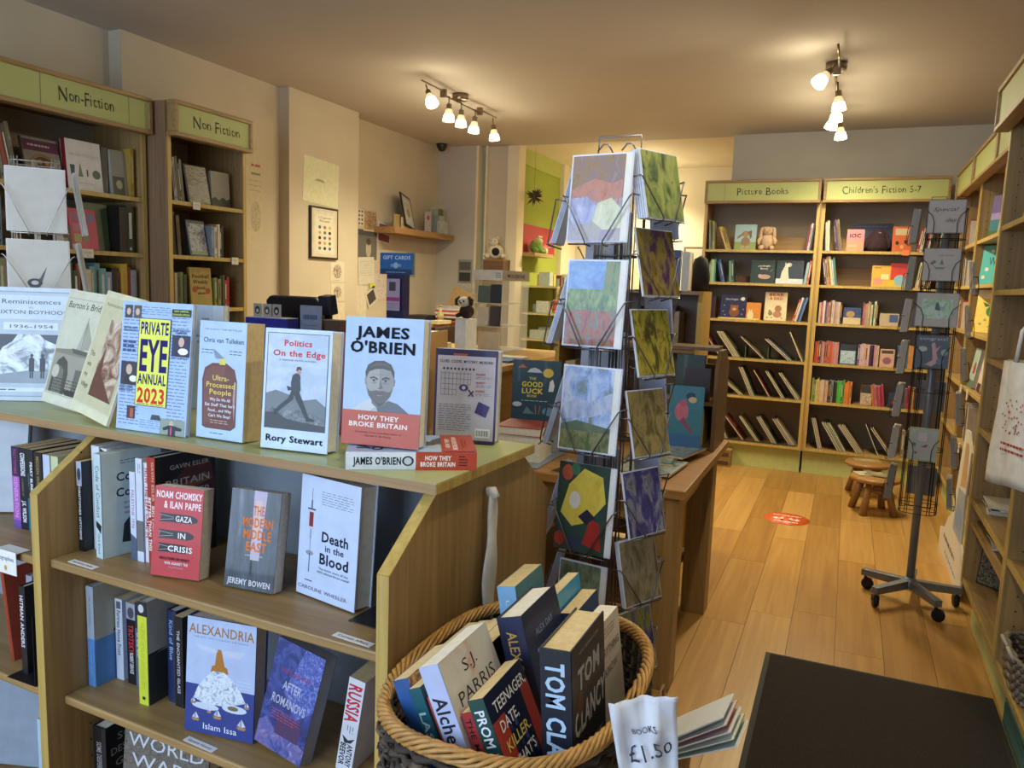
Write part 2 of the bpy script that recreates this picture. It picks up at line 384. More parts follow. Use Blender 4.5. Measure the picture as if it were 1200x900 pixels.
# ================= shelving =================
BACKP = M('a0937f', .7, var=.04, scale=4); 
def papyrus(A, t, u0, v, h, m='2c3416', wid=.6):
    """rough-edged capitals drawn taller than the small letters"""
    gl = []; x = 0
    for ch in t:
        V, Fc, adv = glyph(ch, .0); k = 1.0
        if ch.isupper(): k = 1.22
        gl.append((x, V, Fc, k)); x += adv*k*.98+.04
    size = h*A.H/.73; tot = x*size; kx = wid*A.W/tot; A._up(); m = M(m, .6, var=0)
    for x0, V, Fc, k in gl:
        if V: A.t.add([tuple(A.T @ Vector((u0*A.W+(x0+a*k+.06*math.sin(b*9))*size*kx, v*A.H+(b*k-.1*(k > 1))*size, A.z))) for a, b in V], Fc, m)
def case(name, label, mat4, W, D, shelves, head=None, top=2.43, group=None, low=0, hx=(0, 0), backm=None, holes=True, ux=None):
    """tall shelving case; local x = width, y = into the wall, z up; front edge of the sides on y=0"""
    r = empty(name, mat4=mat4); tag(r, label, 'shelving', group)
    t = .022
    for i, xx in enumerate((0, W-t)):
        part('side_panel', r, OAKZ, (xx, .002, .2, xx+t, D, top-.01))
        part('edge_strip', r, EDGE, (xx-.001, 0, .2, xx+t+.001, .004, 2.26))
    part('back_panel', r, backm or BACKP, (t, D-.012, .2, W-t, D-.003, top-.02))
    part('top_panel', r, OAKX, (t, .0, 2.30, W-t, D-.014, 2.32))
    for z in shelves:
        s = part('shelf', r, OAKX, (t+.001, .012, z-.02, W-t-.001, D-.013, z)); part('edge_strip', s, EDGE, (t+.001, .004, z-.021, W-t-.001, .012, z+.001))
    part('kickboard', r, KICK, (0, .06, 0, W, .08, .2))
    # projecting header box with a framed sign
    H0, H1, f = 2.24, top, .022; a, c = hx[0], W+hx[1]
    b = MB(); b.box(a, -.06, H0, c, 0, H0+f, OAKX); b.box(a, -.06, H1-f, c, D*.5, H1, OAKX)
    b.box(a, -.06, H0+f, a+f, 0, H1-f, OAKX); b.box(c-f, -.06, H0+f, c, 0, H1-f, OAKX); b.box(a+f, -.045, H0+f, c-f, -.03, H1-f, OAKX)
    b.build('header_box', r, bevel=.003)
    part('sign_panel', r, SIGNGREEN, (a+f, -.048, H0+f, c-f, -.045, H1-f))
    if head:
        A = Art(Matrix.Translation((a+f, -.048, H0+f)) @ face_front(1, 1), c-a-2*f, H1-H0-2*f, .001)
        for q in head[1:]: A.rect(q-.0015, 0, q+.0015, 1, '6f7440')
        papyrus(A, head[0][0], head[0][1], .34, head[0][3] if len(head[0]) > 3 else .36, wid=head[0][2]); A.build(r, 'panel_seam', 'sign_lettering')
    if holes:
        b = MB()
        for z in np.arange(.3, 2.2, .055):
            for y in (.045, D-.06):
                for xx, d in ((t+.0005, 1), (W-t-.0005, -1)): b.box(xx, y, z, xx+.0008*d, y+.005, z+.005, BLACK)
        tag(b.build('peg_holes', r), kind='stuff')
    return r
SH = [1.862, 1.585, 1.275, .945, .622, .222]
caseP = case('bookcase', 'tall oak bookcase headed Picture Books against the back wall', MT(-1.205, 6.88, 0), .92, .33, SH, (('Picture Books', .27, .47), .16))
caseC = case('bookcase', "tall oak bookcase headed Children's Fiction 5-7 in the far corner", MT(-.268, 6.88, 0), .90, .33, SH, (("Children's Fiction 5-7", .13, .66),))
part('corner_post', caseC, OAKZ, (-.014, -.008, .2, -.001, .0, 2.26))
LSH = [1.90, 1.60, 1.30, 1.0, .62, .222]
caseN1 = case('bookcase', 'wide oak bookcase headed Non-Fiction at the left edge', MT(-3.61, 2.30, 0, 90), .92, .40, LSH, (('Non-Fiction', .40, .36, .40), .30, .86), top=2.43)
caseN2 = case('bookcase', 'narrow oak bookcase headed Non Fiction beside the cream wall', MT(-3.48, 3.25, 0, 90), .60, .46, LSH, (('Non Fiction', .20, .66, .38),))
part('end_panel', caseN2, wood('7d5f45', '97795a', 'z'), (-.012, .004, 0, -.001, .45, 2.42))
RSH = [1.83, 1.55, 1.25, .93, .60, .222]
caseR1 = case('bookcase', 'near oak bookcase on the right wall with the white tote bag', MT(.58, 4.07, 0, -90), .90, .36, RSH, hx=(-.03, .0))
caseR0 = case('bookcase', 'nearest oak bookcase at the right edge of the frame', MT(.58, 3.165, 0, -90), .90, .36, RSH)
caseR2 = case('bookcase', 'far right oak bookcase with the boxed picture books, just past the near one', MT(.71, 4.975, 0, -90), .87, .32, [1.88, 1.60, 1.30, 1.04, .78, .222])
caseR3 = case('bookcase', 'middle oak bookcase along the right wall behind the card spinner', MT(.71, 5.85, 0, -90), .87, .32, [1.88, 1.60, 1.30, .95, .6, .222])
caseR4 = case('bookcase', 'farthest oak bookcase on the right wall, meeting the corner', MT(.71, 6.75, 0, -90), .87, .32, [1.88, 1.60, 1.30, .95, .6, .222])

# ================= central island =================
IS = Matrix.Translation((-.636, 1.1655, 0)) @ Matrix.Rotation(R(-2.6), 4, 'Z')
isl = empty('display_island', mat4=IS); tag(isl, 'double sided oak display island with a pale green top in the foreground', 'display unit')
part('worktop', isl, OAKX, (-2.9, 0, 1.131, 0, .415, 1.1485), bevel=.001)
part('laminate_top', isl, GREEN_LAM, (-2.9, .0015, 1.1485, -.0015, .4135, 1.15))
part('edge_strip', isl, wood('8a6b45', 'a8855a', 'x'), (-2.9, -.0012, 1.131, 0, 0, 1.149))
part('edge_strip', isl, EDGE, (0, 0, 1.131, .0012, .415, 1.149))
prof = [(-.12, .0), (-.12, 1.02), (.03, 1.131), (.385, 1.131), (.535, 1.02), (.535, 0)]
for x0, x1 in ((-.036, -.012), (-.942, -.917), (-1.848, -1.823), (-2.754, -2.73)):
    b = MB(); b.prism(prof, 'x', x0, x1, OAKZ); b.build('upright', isl, bevel=.002)
    b = MB()
    for pp in (prof[:3], prof[3:]):
        for (ya, za), (yb, zb) in zip(pp, pp[1:]):
            if (yb-ya) > 0 and yb < .3 or ya == -.12 and yb == -.12:
                d = Vector((0, yb-ya, zb-za)).normalized(); nn = Vector((0, -d.z, d.y))*.0012
                b.add([(x0, ya, za), (x1, ya, za), (x1, yb, zb), (x0, yb, zb), (x0, ya+nn.y, za+nn.z), (x1, ya+nn.y, za+nn.z), (x1, yb+nn.y, zb+nn.z), (x0, yb+nn.y, zb+nn.z)], [(4, 5, 6, 7), (0, 1, 5, 4), (2, 3, 7, 6), (0, 4, 7, 3), (1, 2, 6, 5)], EDGE)
    b.build('edge_strip', isl)
    b = MB()
    for z in np.arange(.08, 1.1, .0405):
        for xx, d in (((x0, -1),) if x0 > -.1 else ((x0, -1), (x1, 1))):
            for yy in (-.02, .11): b.box(xx, yy, z, xx+.0006*d, yy+.004, z+.004, M('3a2a1a', .8))
    tag(b.build('peg_holes', isl), kind='stuff')
S1, S2, S3 = .872, .545, .22
for bx in (-.917, -1.823, -2.73):
    for z, yf in ((S1, -.10), (S2, -.08), (S3, -.08)):
        dz = -.006 if bx < -1 else 0
        b = MB(); b.box(bx+.001, yf, z-.02+dz, bx+.880, .198, z+dz, OAKX); b.build('shelf', isl, bevel=.004)
        b = MB(); b.box(bx+.001, .222, z-.02+dz, bx+.880, .52, z+dz, OAKX); b.build('shelf', isl, bevel=.004)
    part('divider_panel', isl, M('8f97a0', .7, var=.03), (bx+.001, .20, .1, bx+.880, .22, 1.131))
    part('plinth', isl, KICK, (bx+.001, -.05, 0, bx+.880, -.03, .09))
# shelf label strips
def strip(x, y, z, txt, w=.085, rz=0):
    b = MB(); b.box(0, 0, 0, w, .016, .0008, WHITE); o = b.build('shelf_label', mat4=IS @ MT(x, y, z+.0003, rz))
    tag(o, txt[1], 'label'); A = Art(Matrix.Translation((0, 0, .0008)), w, .016); A.text(txt[0], .5, .25, .45, '33333c', wmax=.8); A.build(o, 'print', 'lettering')
strip(-.868, -.092, S1, ('International Studies', 'white paper label strip lying at the left of the upper island shelf'), rz=-2)
strip(-.155, -.088, S1, ('Current Affairs', 'white paper label strip lying at the right end of the upper island shelf'), rz=-3)
strip(-.55, -.073, S2, ('General History', 'white paper label strip on the lower island shelf under the white and blue history book'), rz=-2)

# ================= table with desktop shelves =================
tb = empty('oak_table', (-1.6, 2.77, 0)); tag(tb, 'solid oak table with thick square legs behind the card spinner', 'table')
part('tabletop', tb, wood('93683a', 'b08350', 'x', .4), (0, 0, .745, 1.11, 1.1, .78), bevel=.003)
part('apron', tb, OAKX, (.06, .05, .63, 1.05, .075, .744)); part('apron', tb, OAKX, (.06, 1.0, .63, 1.05, 1.025, .744)); part('apron', tb, OAKY, (1.02, .09, .63, 1.045, .99, .744))
for x, y in ((.02, .0), (.98, .0), (.02, .78), (.98, .78)):
    b = MB(); b.box(x, y+.01, 0, x+.11, y+.12, .744, OAKZ); b.build('leg', tb, bevel=.003)
part('lower_board', tb, wood('5a4026', '6b4e30', 'x'), (.13, .15, .25, .98, .9, .27))
# ================= lamps =================
NICKEL = M('8a7a66', .3, metal=.9, var=.03)
SHADE = M('fff0cf', .4, var=0, emit=9, name='lit_frosted_glass')
SHADE_UP = M('e0c79a', .5, var=0, emit=1.0, name='frosted_glass_neck')
def track_light(x, y0, y1, spots, label, canopy, power=1.0, ceil=2.87, ax='y'):
    r = empty('track_light', (x, y0, ceil)); tag(r, label, 'ceiling light', 'track lights on the ceiling')
    L_ = y1-y0; b = MB()
    b.tube([(.02, 0, -.05), (.02, L_*.27, -.05)], .006, NICKEL); b.tube([(0, L_*.27, -.065), (0, L_*.76, -.065)], .006, NICKEL); b.tube([(.02, L_*.76, -.05), (.02, L_, -.05)], .006, NICKEL)
    for q in (.27, .76): b.box(-.012, L_*q-.012, -.085, .03, L_*q+.012, -.03, NICKEL)
    b.build('rail', r)
    b = MB(); b.lathe([(.055, -.045), (.06, -.04), (.06, -.001), (.01, 0)], NICKEL, 20, c=(0, canopy*L_, 0)); b.build('canopy', r)
    for f, ty, tx in spots:
        T = Matrix.Translation((.01, f*L_, -.06)) @ Matrix.Rotation(R(ty), 4, 'X') @ Matrix.Rotation(R(tx), 4, 'Y')
        h = MB(); h.T = T; h.tube([(0, 0, 0), (0, 0, -.055)], .005, NICKEL); h.lathe([(.017, -.052), (.019, -.055), (.019, -.085), (.024, -.088)], NICKEL, 12); ho = h.build('lamp_holder', r)
        s = MB(); s.T = T; s.lathe([(.022, -.088), (.030, -.115), (.034, -.125)], SHADE_UP, 16); s.lathe([(.034, -.125), (.040, -.150), (.043, -.170), (.030, -.174)], SHADE, 16); s.build('glass_shade', ho)
        p = T @ Vector((0, 0, -.20)); d = (T.to_3x3() @ Vector((0, 0, -1)))
        lo = light('lamp_light', 'SPOT', (0, 0, 0), LAMP_W*8*power, WARM, .04, spot=R(150), blend=.8); lo.parent = r; lo.location = p
        lo.rotation_euler = d.to_track_quat('-Z', 'Y').to_euler()
        lp = light('lamp_glow', 'POINT', (0, 0, 0), LAMP_W*.55*power, WARM, .05); lp.parent = r; lp.location = T @ Vector((.0, 0, -.22))
    return r
track_light(-2.74, 4.66, 5.85, ((.06, -18, -28), (.34, 0, 0), (.5, 4, 2), (.70, 0, 5), (.96, 6, -4)), 'left five-lamp track light on the ceiling above the till', .5)
track_light(-.19, 4.62, 6.4, ((.18, -30, 32), (.42, 0, -6), (.60, 0, 2), (.76, 0, 16), (.96, 0, -6)), 'right five-lamp track light seen end-on above the aisle', .30, power=1.25)
track_light(-2.1, 7.8, 8.8, ((.1, 0, 0), (.5, 0, 0), (.9, 0, 0)), 'track light in the bright room beyond the opening', .5, power=1.7, ceil=2.885)
track_light(-.25, 1.0, 2.4, ((.1, 0, 0), (.5, 0, 0), (.9, 0, 0)), 'added unseen track light over the front of the shop', .5, power=.55)  # out of view, added to warm the spinner cards and the near right side
# dome camera
b = MB(); b.lathe([(.001, -.075), (.03, -.065), (.045, -.04), (.052, -.02), (.055, 0)], M('17171a', .15, coat=.5), 20); o = b.build('dome_camera', None, (-3.87, 7.05, 2.868)); tag(o, 'small black dome security camera on the ceiling in the till corner', 'camera')
b = MB(); b.lathe([(.058, -.008), (.058, 0)], M('2a2a2e', .5), 20); b.build('mounting_ring', o)
# ================= books on and in the island =================
def BI(x, y, z, rz=0, lean=0, tilt=0): return IS @ MT(x, y, z, rz, lean, tilt)
TOP = 1.1503
def faceout(x, y, z, rz, W, H, T, cover, label, lean=5, front=None, hard=False, group=None, name=None, tilt=0, **kw):
    o = book(name or ('hardback_book' if hard else 'paperback_book'), W, H, T, cover, hard=hard, front=front, mat4=BI(x, y, z+T*math.sin(R(lean))+W*math.sin(R(tilt)), rz, lean, tilt), **kw)
    return tag(o, label, 'book', group)
def spineout(x, y, z, rz, T, H, D, cover, label, tilt=0, spart=None, hard=True, group=None, base=None, **kw):
    c, s = math.cos(R(rz)), math.sin(R(rz)); z += T*math.sin(R(-tilt)) if tilt < 0 else 0; m = (base or IS) @ MT(x+T*c, y+T*s, z, rz+90, -tilt)
    o = book('hardback_book' if hard else 'paperback_book', D, H, T, cover, hard=hard, mat4=m, spart=spart, **kw)
    return tag(o, label, 'book', group)
PHOTO = paint(['20242a', '4a4e55', '7c8188', 'b5bac0', 'e2e6ea'], 22, 3, 1.0)
# --- the booklets at the left ---
def a_rem(A):
    A.rect(.03, .035, .97, .965, '93a0ae'); A.rect(.045, .045, .955, .955, 'b4c2d0'); A.rect(.07, .72, .93, .93, 'c9d6e2'); A.rect(.2, .625, .8, .69, 'd4dfea')
    A.text('Reminiscences', .5, .855, .042, '4d5865', wmax=.66); A.text('of a', .5, .815, .018, '4d5865'); A.text('FLIXTON BOYHOOD', .5, .765, .036, '4d5865', wmax=.84)
    A.text('1936-1954', .5, .64, .032, '4d5865', wmax=.5); A.rect(.07, .155, .93, .585, paint(['3c434c', '7f8994', 'c9d2db', 'dfe8f0', 'e6eef5'], 18, 5, 1.5))
    A.poly([(.07, .585), (.07, .28), (.13, .30), (.16, .42), (.2, .47), (.3, .52), (.36, .585)], '3a4149'); A.poly([(.93, .585), (.6, .585), (.66, .54), (.78, .5), (.85, .44), (.93, .46)], '4a525b')
    A.poly([(.07, .155), (.93, .155), (.93, .25), (.5, .27), (.07, .22)], '8d98a4')
    for u in (.52, .64): A.ell(u, .40, .018, .016, '20262e'); A.poly([(u-.03, .26), (u-.03, .37), (u, .39), (u+.03, .37), (u+.03, .26)], '262d36'); A.rect(u-.02, .2, u-.004, .27, '1c222a'); A.rect(u+.004, .2, u+.02, .27, '1c222a')
    A.rect(.07, .08, .93, .115, 'd4dfea'); A.lines(.08, .35, .088, .108, 1, '4d5865', .5)
faceout(-1.435, .075, TOP, 33, .225, .300, .008, 'c3d0dd', 'pale blue booklet about a boyhood with a grey photograph, leftmost on the island top', 8, a_rem, page=WHITE)
def a_bar(A):
    A.rect(.0, .0, 1, .075, 'dcdac2'); A.rect(.03, .085, .97, .93, 'b9b79f'); A.rect(.04, .093, .96, .922, 'd3d2bb'); A.text("Barton's Bridge", .5, .845, .058, '3d3b30', wmax=.88, shear=.18, bold=.005)
    A.rect(.04, .1, .96, .45, 'a29f90'); A.poly([(.04, .44), (.96, .44), (.96, .49), (.5, .50), (.04, .47)], '8b887a')
    A.poly([(.1, .1), (.1, .3), (.16, .38), (.26, .42), (.38, .38), (.45, .28), (.46, .1)], '55534b'); A.poly([(.16, .1), (.16, .27), (.24, .34), (.34, .3), (.38, .1)], '7b796c')
    A.ell(.16, .28, .08, .06, 'c3c2ae'); A.rect(.6, .1, .96, .33, '6e6c61'); A.poly([(.42, .14), (.5, .1), (.9, .1), (.95, .16)], '3c3b36')
    A.poly([(.5, .5), (.6, .74), (.62, .5)], 'b9b7a6'); A.poly([(.63, .5), (.62, .74), (.86, .52)], 'a9a796'); A.line(.61, .49, .61, .78, .0012, '55534b'); A.poly([(.4, .5), (.92, .49), (.86, .455), (.46, .46)], '66645a')
    A.lines(.1, .8, .11, .24, 5, '4a483f', .3)
faceout(-1.262, .118, TOP, -7, .205, .297, .006, 'd7d5bd', "cream booklet with a sailing barge over a bridge, leaning between two others", 15, a_bar, tilt=3, page=WHITE)
def a_vil(A):
    A.rect(0, 0, 1, .07, 'e3dfbd'); A.rect(.04, .08, .96, .95, 'cfc9a4'); A.text('Reminiscences of a village', .5, .88, .03, '6b6242', wmax=.8)
    for i, t in enumerate(('This', 'was', 'my', 'Village')): A.text(t, .08, .46-i*.085, .042, '3d3722', al='l', bold=.004, sx=.85)
    A.rect(.34, .16, .92, .78, paint(['5c3028', '7d5648', 'a98a76', 'd2c0a8', 'e6dcc4'], 26, 9, 1)); A.poly([(.34, .16), (.34, .3), (.42, .55), (.5, .35), (.92, .16)], '6b4034')
faceout(-1.072, .066, TOP, -13, .205, .297, .006, 'dcd6b4', 'yellowed booklet about a village, half hidden behind the blue satirical annual', 17, a_vil, tilt=5, page=WHITE)
# --- annual with the yellow title panel ---
def a_pe(A):
    A.lines(.03, .32, .04, .95, 34, '6f83a8', .28, 2); A.lines(.72, .96, .06, .93, 34, '6f83a8', .28, 4); A.lines(.34, .7, .03, .1, 4, '6f83a8', .28, 5); A.lines(.3, .7, .9, .97, 4, '6f83a8', .3, 6)
    for (u0, v0, u1, v1, m) in ((.04, .87, .15, .97, '3f3a3c'), (.17, .87, .28, .97, '5a5048'), (.03, .35, .26, .53, '2c3040'), (.15, .09, .27, .19, '4a3030'), (.74, .60, .99, .76, '27284a'), (.64, .0, .98, .12, '8f9c90')): A.rect(u0, v0, u1, v1, m)
    for u, v, q in ((.095, .92, .03), (.225, .92, .03), (.15, .47, .045), (.87, .71, .04), (.8, .085, .03)): A.ell(u, v, q, q*.9, 'd0b09a')
    A.poly([(.08, .35), (.1, .42), (.2, .42), (.23, .35)], '22242c'); A.poly([(.79, .60), (.82, .66), (.92, .66), (.96, .60)], '1c1d3a'); A.rect(.865, .61, .88, .65, 'c5303a'); A.poly([(.7, .03), (.68, .05), (.76, .075), (.84, .075), (.95, .06), (.94, .04), (.86, .04), (.86, 0), (.76, 0), (.76, .045)], '23263a'); A.rect(.79, .0, .81, .065, 'd84a78')
    A.ell(.22, .40, .06, .025, 'f2f4fa'); A.ell(.9, .64, .07, .025, 'f2f4fa'); A.poly([(.5, .1), (.52, .14), (.62, .14), (.65, .1)], '3c4048'); A.rect(.2, .1, .25, .17, 'b05a3a')
    A.lines(.04, .22, .6, .7, 3, '3a4f80', .6, 8); A.text('BETTER APPS', .14, .785, .016, '28345c', wmax=.2, bold=.01); A.text('TO DO POLITICS', .14, .765, .016, '28345c', wmax=.2, bold=.01); A.text("BOSSES TURNED", .12, .325, .016, '28345c', wmax=.2, bold=.02); A.text('KEEP OUT', .12, .3, .016, '28345c', wmax=.2, bold=.02)
    A.rect(.72, .90, .98, .955, '17201a'); A.text('NEW ARRIVAL', .85, .935, .013, 'c9e34a', wmax=.2, bold=.02); A.text('SUNAKERS SPECIAL', .85, .91, .013, 'c9e34a', wmax=.24, bold=.02)
    A.text('TRUMP ELECTION', .86, .79, .014, '28345c', wmax=.24, bold=.02); A.text('CAMPAIGN', .86, .77, .014, '28345c', wmax=.16, bold=.02); A.text('"WHAT IF MUST PT', .86, .585, .012, '28345c', wmax=.24, bold=.01)
    A.rect(.265, .2, .715, .875, '2b2456'); A.rect(.272, .205, .708, .87, 'e8ec5a')
    A.text('PRIVATE', .49, .755, .095, '251c66', wmax=.40, bold=.06); A.text('EYE', .49, .475, .245, '251c66', wmax=.40, bold=.045); A.text('ANNUAL', .49, .37, .08, '251c66', wmax=.40, bold=.05); A.text('2023', .49, .228, .115, 'd23a2a', wmax=.40, bold=.05)
    A.text('EDITED BY IAN HISLOP', .49, .209, .012, '251c66', wmax=.38, bold=.01)
faceout(-.852, .022, TOP, 3, .205, .285, .012, 'a9c4ea', 'light blue satirical annual for 2023 with purple letters on a yellow panel', 6, a_pe, hard=True)
def a_beh(A):
    A.rect(.0, .0, 1, 1, 'b9cdea'); A.rect(.8, 0, 1, 1, 'c9d9f0')
    for i, t in enumerate(('...'[:0]+'treat,', 'not for', 'human', 'bodies, only', 'experts...')): A.text(t, .74, .86-i*.055, .03, '2b3550', al='r')
faceout(-1.0, .30, TOP, 6, .165, .27, .02, 'b9cdea', 'pale blue hardback standing behind the satirical annual on the island', 2, a_beh, hard=True)
# --- bread loaf book ---
def a_ult(A):
    A.rect(0, 0, 1, 1, 'b4cdf0'); A.text("THE SUNDAY TIMES BESTSELLER", .5, .925, .013, '30405a', wmax=.8); A.text('Chris van Tulleken', .52, .82, .042, '1d2230', wmax=.86, bold=.012)
    A.poly([(.3, .77), (.42, .72), (.36, .68), (.5, .70), (.62, .76), (.56, .69), (.66, .70), (.57, .645), (.43, .645)], 'b9c8de')
    A.poly([(.12, .1), (.09, .5), (.14, .6), (.3, .645), (.6, .65), (.78, .6), (.84, .5), (.84, .12), (.74, .085), (.2, .085)], '6d3f3a')
    A.poly([(.16, .13), (.13, .5), (.18, .58), (.32, .62), (.58, .62), (.5, .35), (.3, .14)], '7a4a40'); A.poly([(.78, .5), (.76, .35), (.8, .16), (.82, .5)], 'ab8f92'); A.rect(.45, .635, .58, .685, 'd9d34a')
    for i, t in enumerate(('Ultra-', 'Processed', 'People')): A.text(t, .49, .50-i*.06, .046, 'e6d36a', wmax=(.36, .62, .48)[i], bold=.01)
    for i, t in enumerate(('Why Do We All', "Eat Stuff That Isn't", 'Food... and Why', "Can't We Stop?")): A.text(t, .49, .325-i*.046, .026, 'e8eef8', wmax=(.44, .64, .5, .48)[i], bold=.015)
    A.lines(.3, .68, .13, .17, 2, 'c9b4a8', .3); A.lines(.0+.06, .3, .72, .77, 2, '45506a', .25); A.lines(.66, .92, .72, .77, 2, '45506a', .25); A.lines(.3, .6, .04, .06, 1, '45506a', .3)
faceout(-.634, .05, TOP, 1.4, .13, .249, .052, 'b4cdf0', 'pale blue thick paperback with a brown bread loaf bag on the cover', 4, a_ult)
# --- walking man hardback ---
def a_ror(A):
    A.rect(.04, .17, .955, .965, '2b3440'); A.rect(.05, .175, .945, .96, paint(['a9b8ca', '9fb2c8', 'b9c6d6', 'c6d0dc'], 6, 2, .6, stretch=(1, 1, 2)))
    A.poly([(.05, .46), (.2, .49), (.45, .45), (.62, .42), (.8, .44), (.945, .38), (.945, .175), (.05, .175)], '6a7278'); A.poly([(.05, .36), (.3, .33), (.6, .34), (.945, .28), (.945, .175), (.05, .175)], paint(['23272b', '3c4146', '63686c', '8a8f92'], 60, 4)); A.poly([(.05, .3), (.22, .31), (.36, .26), (.6, .24), (.945, .22), (.945, .175), (.05, .175)], '2a2d31')
    A.text('Politics', .5, .86, .05, 'cf3f45', wmax=.42, bold=.022); A.text('On the Edge', .52, .775, .05, 'cf3f45', wmax=.78, bold=.022); A.text('A MEMOIR FROM WITHIN', .5, .735, .014, '4a525e', wmax=.55)
    K = '14171c'
    A.ell(.53, .655, .032, .026, 'b08c7c'); A.poly([(.49, .66), (.5, .69), (.55, .695), (.575, .67), (.56, .665), (.53, .672), (.51, .655)], K)
    A.poly([(.49, .64), (.545, .63), (.56, .6), (.545, .5), (.55, .475), (.43, .48), (.42, .56), (.44, .62)], '1d2026'); A.poly([(.36, .53), (.44, .52), (.45, .5), (.38, .49)], K); A.poly([(.53, .62), (.555, .6), (.57, .5), (.55, .48)], '2c3038')
    A.poly([(.43, .49), (.5, .49), (.46, .42), (.3, .34), (.22, .3), (.18, .315), (.25, .36), (.39, .43)], K); A.poly([(.45, .49), (.55, .49), (.6, .42), (.7, .29), (.73, .27), (.67, .262), (.56, .37), (.5, .43)], K)
    A.poly([(.17, .33), (.21, .335), (.24, .30), (.2, .285)], '0c0e12'); A.poly([(.66, .275), (.73, .28), (.8, .265), (.78, .25), (.67, .252)], '0c0e12')
    A.text('Rory Stewart', .5, .065, .055, '14171c', wmax=.86, bold=.02)
faceout(-.447, .045, TOP, 7.8, .155, .244, .042, 'c3d6ee', 'white hardback with a red title and a man striding across moorland', 5, a_ror, hard=True, spine='101014')
# --- man portrait hardback (standing) and its twin lying flat ---
def portrait(A, cu, v0, s):
    def q(p): return [(cu+x*s, v0+y*s*A.W/A.H) for x, y in p]
    P = lambda pts, c: A.poly(q(pts), c)
    P([(-.95, -.05), (-.62, .2), (-.3, .36), (.35, .36), (.62, .22), (.95, -.05)], 'aeb6be'); P([(-.1, .12), (.32, .33), (.62, .26), (1.05, -.05), (-.02, -.05)], '5b6068'); P([(-.3, .36), (-.6, .22), (-.95, -.05), (-.35, -.05), (-.12, .12)], 'c7ccd2')
    P([(-.27, .5), (-.25, .22), (-.05, .08), (.2, .2), (.28, .5)], '6f6a68'); P([(-.2, .3), (0, .12), (.18, .24), (.1, .3)], '4c4947')
    P([(-.52, .98), (-.48, 1.02), (-.46, .78), (-.5, .8)], '8d8784'); P([(.52, .98), (.48, 1.02), (.46, .78), (.5, .8)], '77716e')
    P([(-.46, 1.15), (-.48, .95), (-.45, .7), (-.38, .48), (-.24, .32), (0, .26), (.24, .32), (.38, .48), (.45, .7), (.48, .95), (.46, 1.15), (.3, 1.32), (0, 1.38), (-.3, 1.32)], '8f8a88')
    P([(-.02, 1.32), (0, .3), (-.22, .36), (-.34, .5), (-.42, .72), (-.44, .98), (-.38, 1.2)], 'a39d9a')
    P([(-.44, .74), (-.36, .46), (-.22, .29), (0, .23), (.22, .29), (.36, .46), (.44, .74), (.36, .62), (.27, .6), (.12, .64), (0, .62), (-.12, .64), (-.27, .6), (-.36, .62)], '5d5856')
    P([(-.15, .55), (-.06, .585), (0, .575), (.06, .585), (.15, .55), (.05, .515), (-.05, .515)], '6b5450'); P([(-.15, .552), (.15, .552), (.1, .54), (-.1, .54)], '2b2524'); P([(-.1, .49), (.1, .49), (.06, .46), (-.06, .46)], '837c79')
    P([(-.48, 1.0), (-.5, 1.2), (-.42, 1.42), (-.2, 1.55), (.12, 1.57), (.36, 1.46), (.48, 1.24), (.48, 1.0), (.43, 1.12), (.36, 1.26), (.1, 1.32), (-.16, 1.3), (-.36, 1.22), (-.43, 1.1)], '3f3b3a'); P([(-.36, 1.36), (-.1, 1.5), (.2, 1.48), (.36, 1.36), (.1, 1.42), (-.12, 1.4)], '55504e')
    P([(-.34, 1.03), (-.2, 1.07), (-.06, 1.0), (-.08, .96), (-.2, 1.02), (-.33, .99)], '2a2625'); P([(.34, 1.03), (.2, 1.07), (.06, 1.0), (.08, .96), (.2, 1.02), (.33, .99)], '2a2625')
    for sx in (-1, 1):
        P([(sx*.3, .93), (sx*.2, .965), (sx*.1, .93), (sx*.2, .905)], 'a9a5a3'); A.ell(cu+sx*.2*s, v0+.938*s*A.W/A.H, .042*s, .034*s*A.W/A.H, '1d1a1a'); P([(sx*.32, .955), (sx*.2, .985), (sx*.08, .955), (sx*.2, .965)], '3a3534'); P([(sx*.33, .88), (sx*.2, .87), (sx*.08, .9), (sx*.16, .84)], '76706d')
    P([(.02, .98), (.06, .8), (.12, .72), (.04, .69), (-.06, .69), (0, .74)], '6d6764'); P([(-.1, .72), (-.05, .69), (.05, .69), (.1, .72), (.06, .7), (-.06, .7)], '453f3d'); P([(-.3, 1.14), (.3, 1.14), (.28, 1.13), (-.28, 1.13)], '7b7572')
def a_obr(A, full=True):
    A.rect(0, .27, 1, 1, 'a9c3ea'); portrait(A, .47, .275, .38); A.rect(0, 0, 1, .27, 'b84a30')
    A.text('JAMES', .49, .845, .085, '0f1420', wmax=.66, bold=.055); A.text("O'BRIEN", .49, .725, .09, '0f1420', wmax=.84, bold=.055)
    A.text('HOW THEY', .47, .20, .038, 'f0e6e0', wmax=.52, bold=.035); A.text('BROKE BRITAIN', .47, .145, .038, 'f0e6e0', wmax=.76, bold=.035); A.text('The Sunday Times bestselling author of', .47, .095, .015, '3a1a14', wmax=.6); A.text('How Not To Be Wrong', .47, .068, .015, '3a1a14', wmax=.34)
faceout(-.242, .046, TOP+.0352, 10, .160, .243, .034, 'b9cdea', "white and orange hardback with a bearded man's portrait, standing upright on its twin", 4, a_obr, hard=True, page=PAGE)
W_, H_, T_ = .158, .243, .034
fo = book('hardback_book', W_, H_, T_, 'dfe3e6', hard=True, mat4=IS @ Matrix.Translation((-.196, .0, TOP)) @ Matrix.Rotation(R(33), 4, 'Z') @ Matrix(((0, 0, -1, H_), (1, 0, 0, 0), (0, -1, 0, T_), (0, 0, 0, 1))))
tag(fo, 'white and orange hardback lying flat, spine outwards, at the corner of the island', 'book')
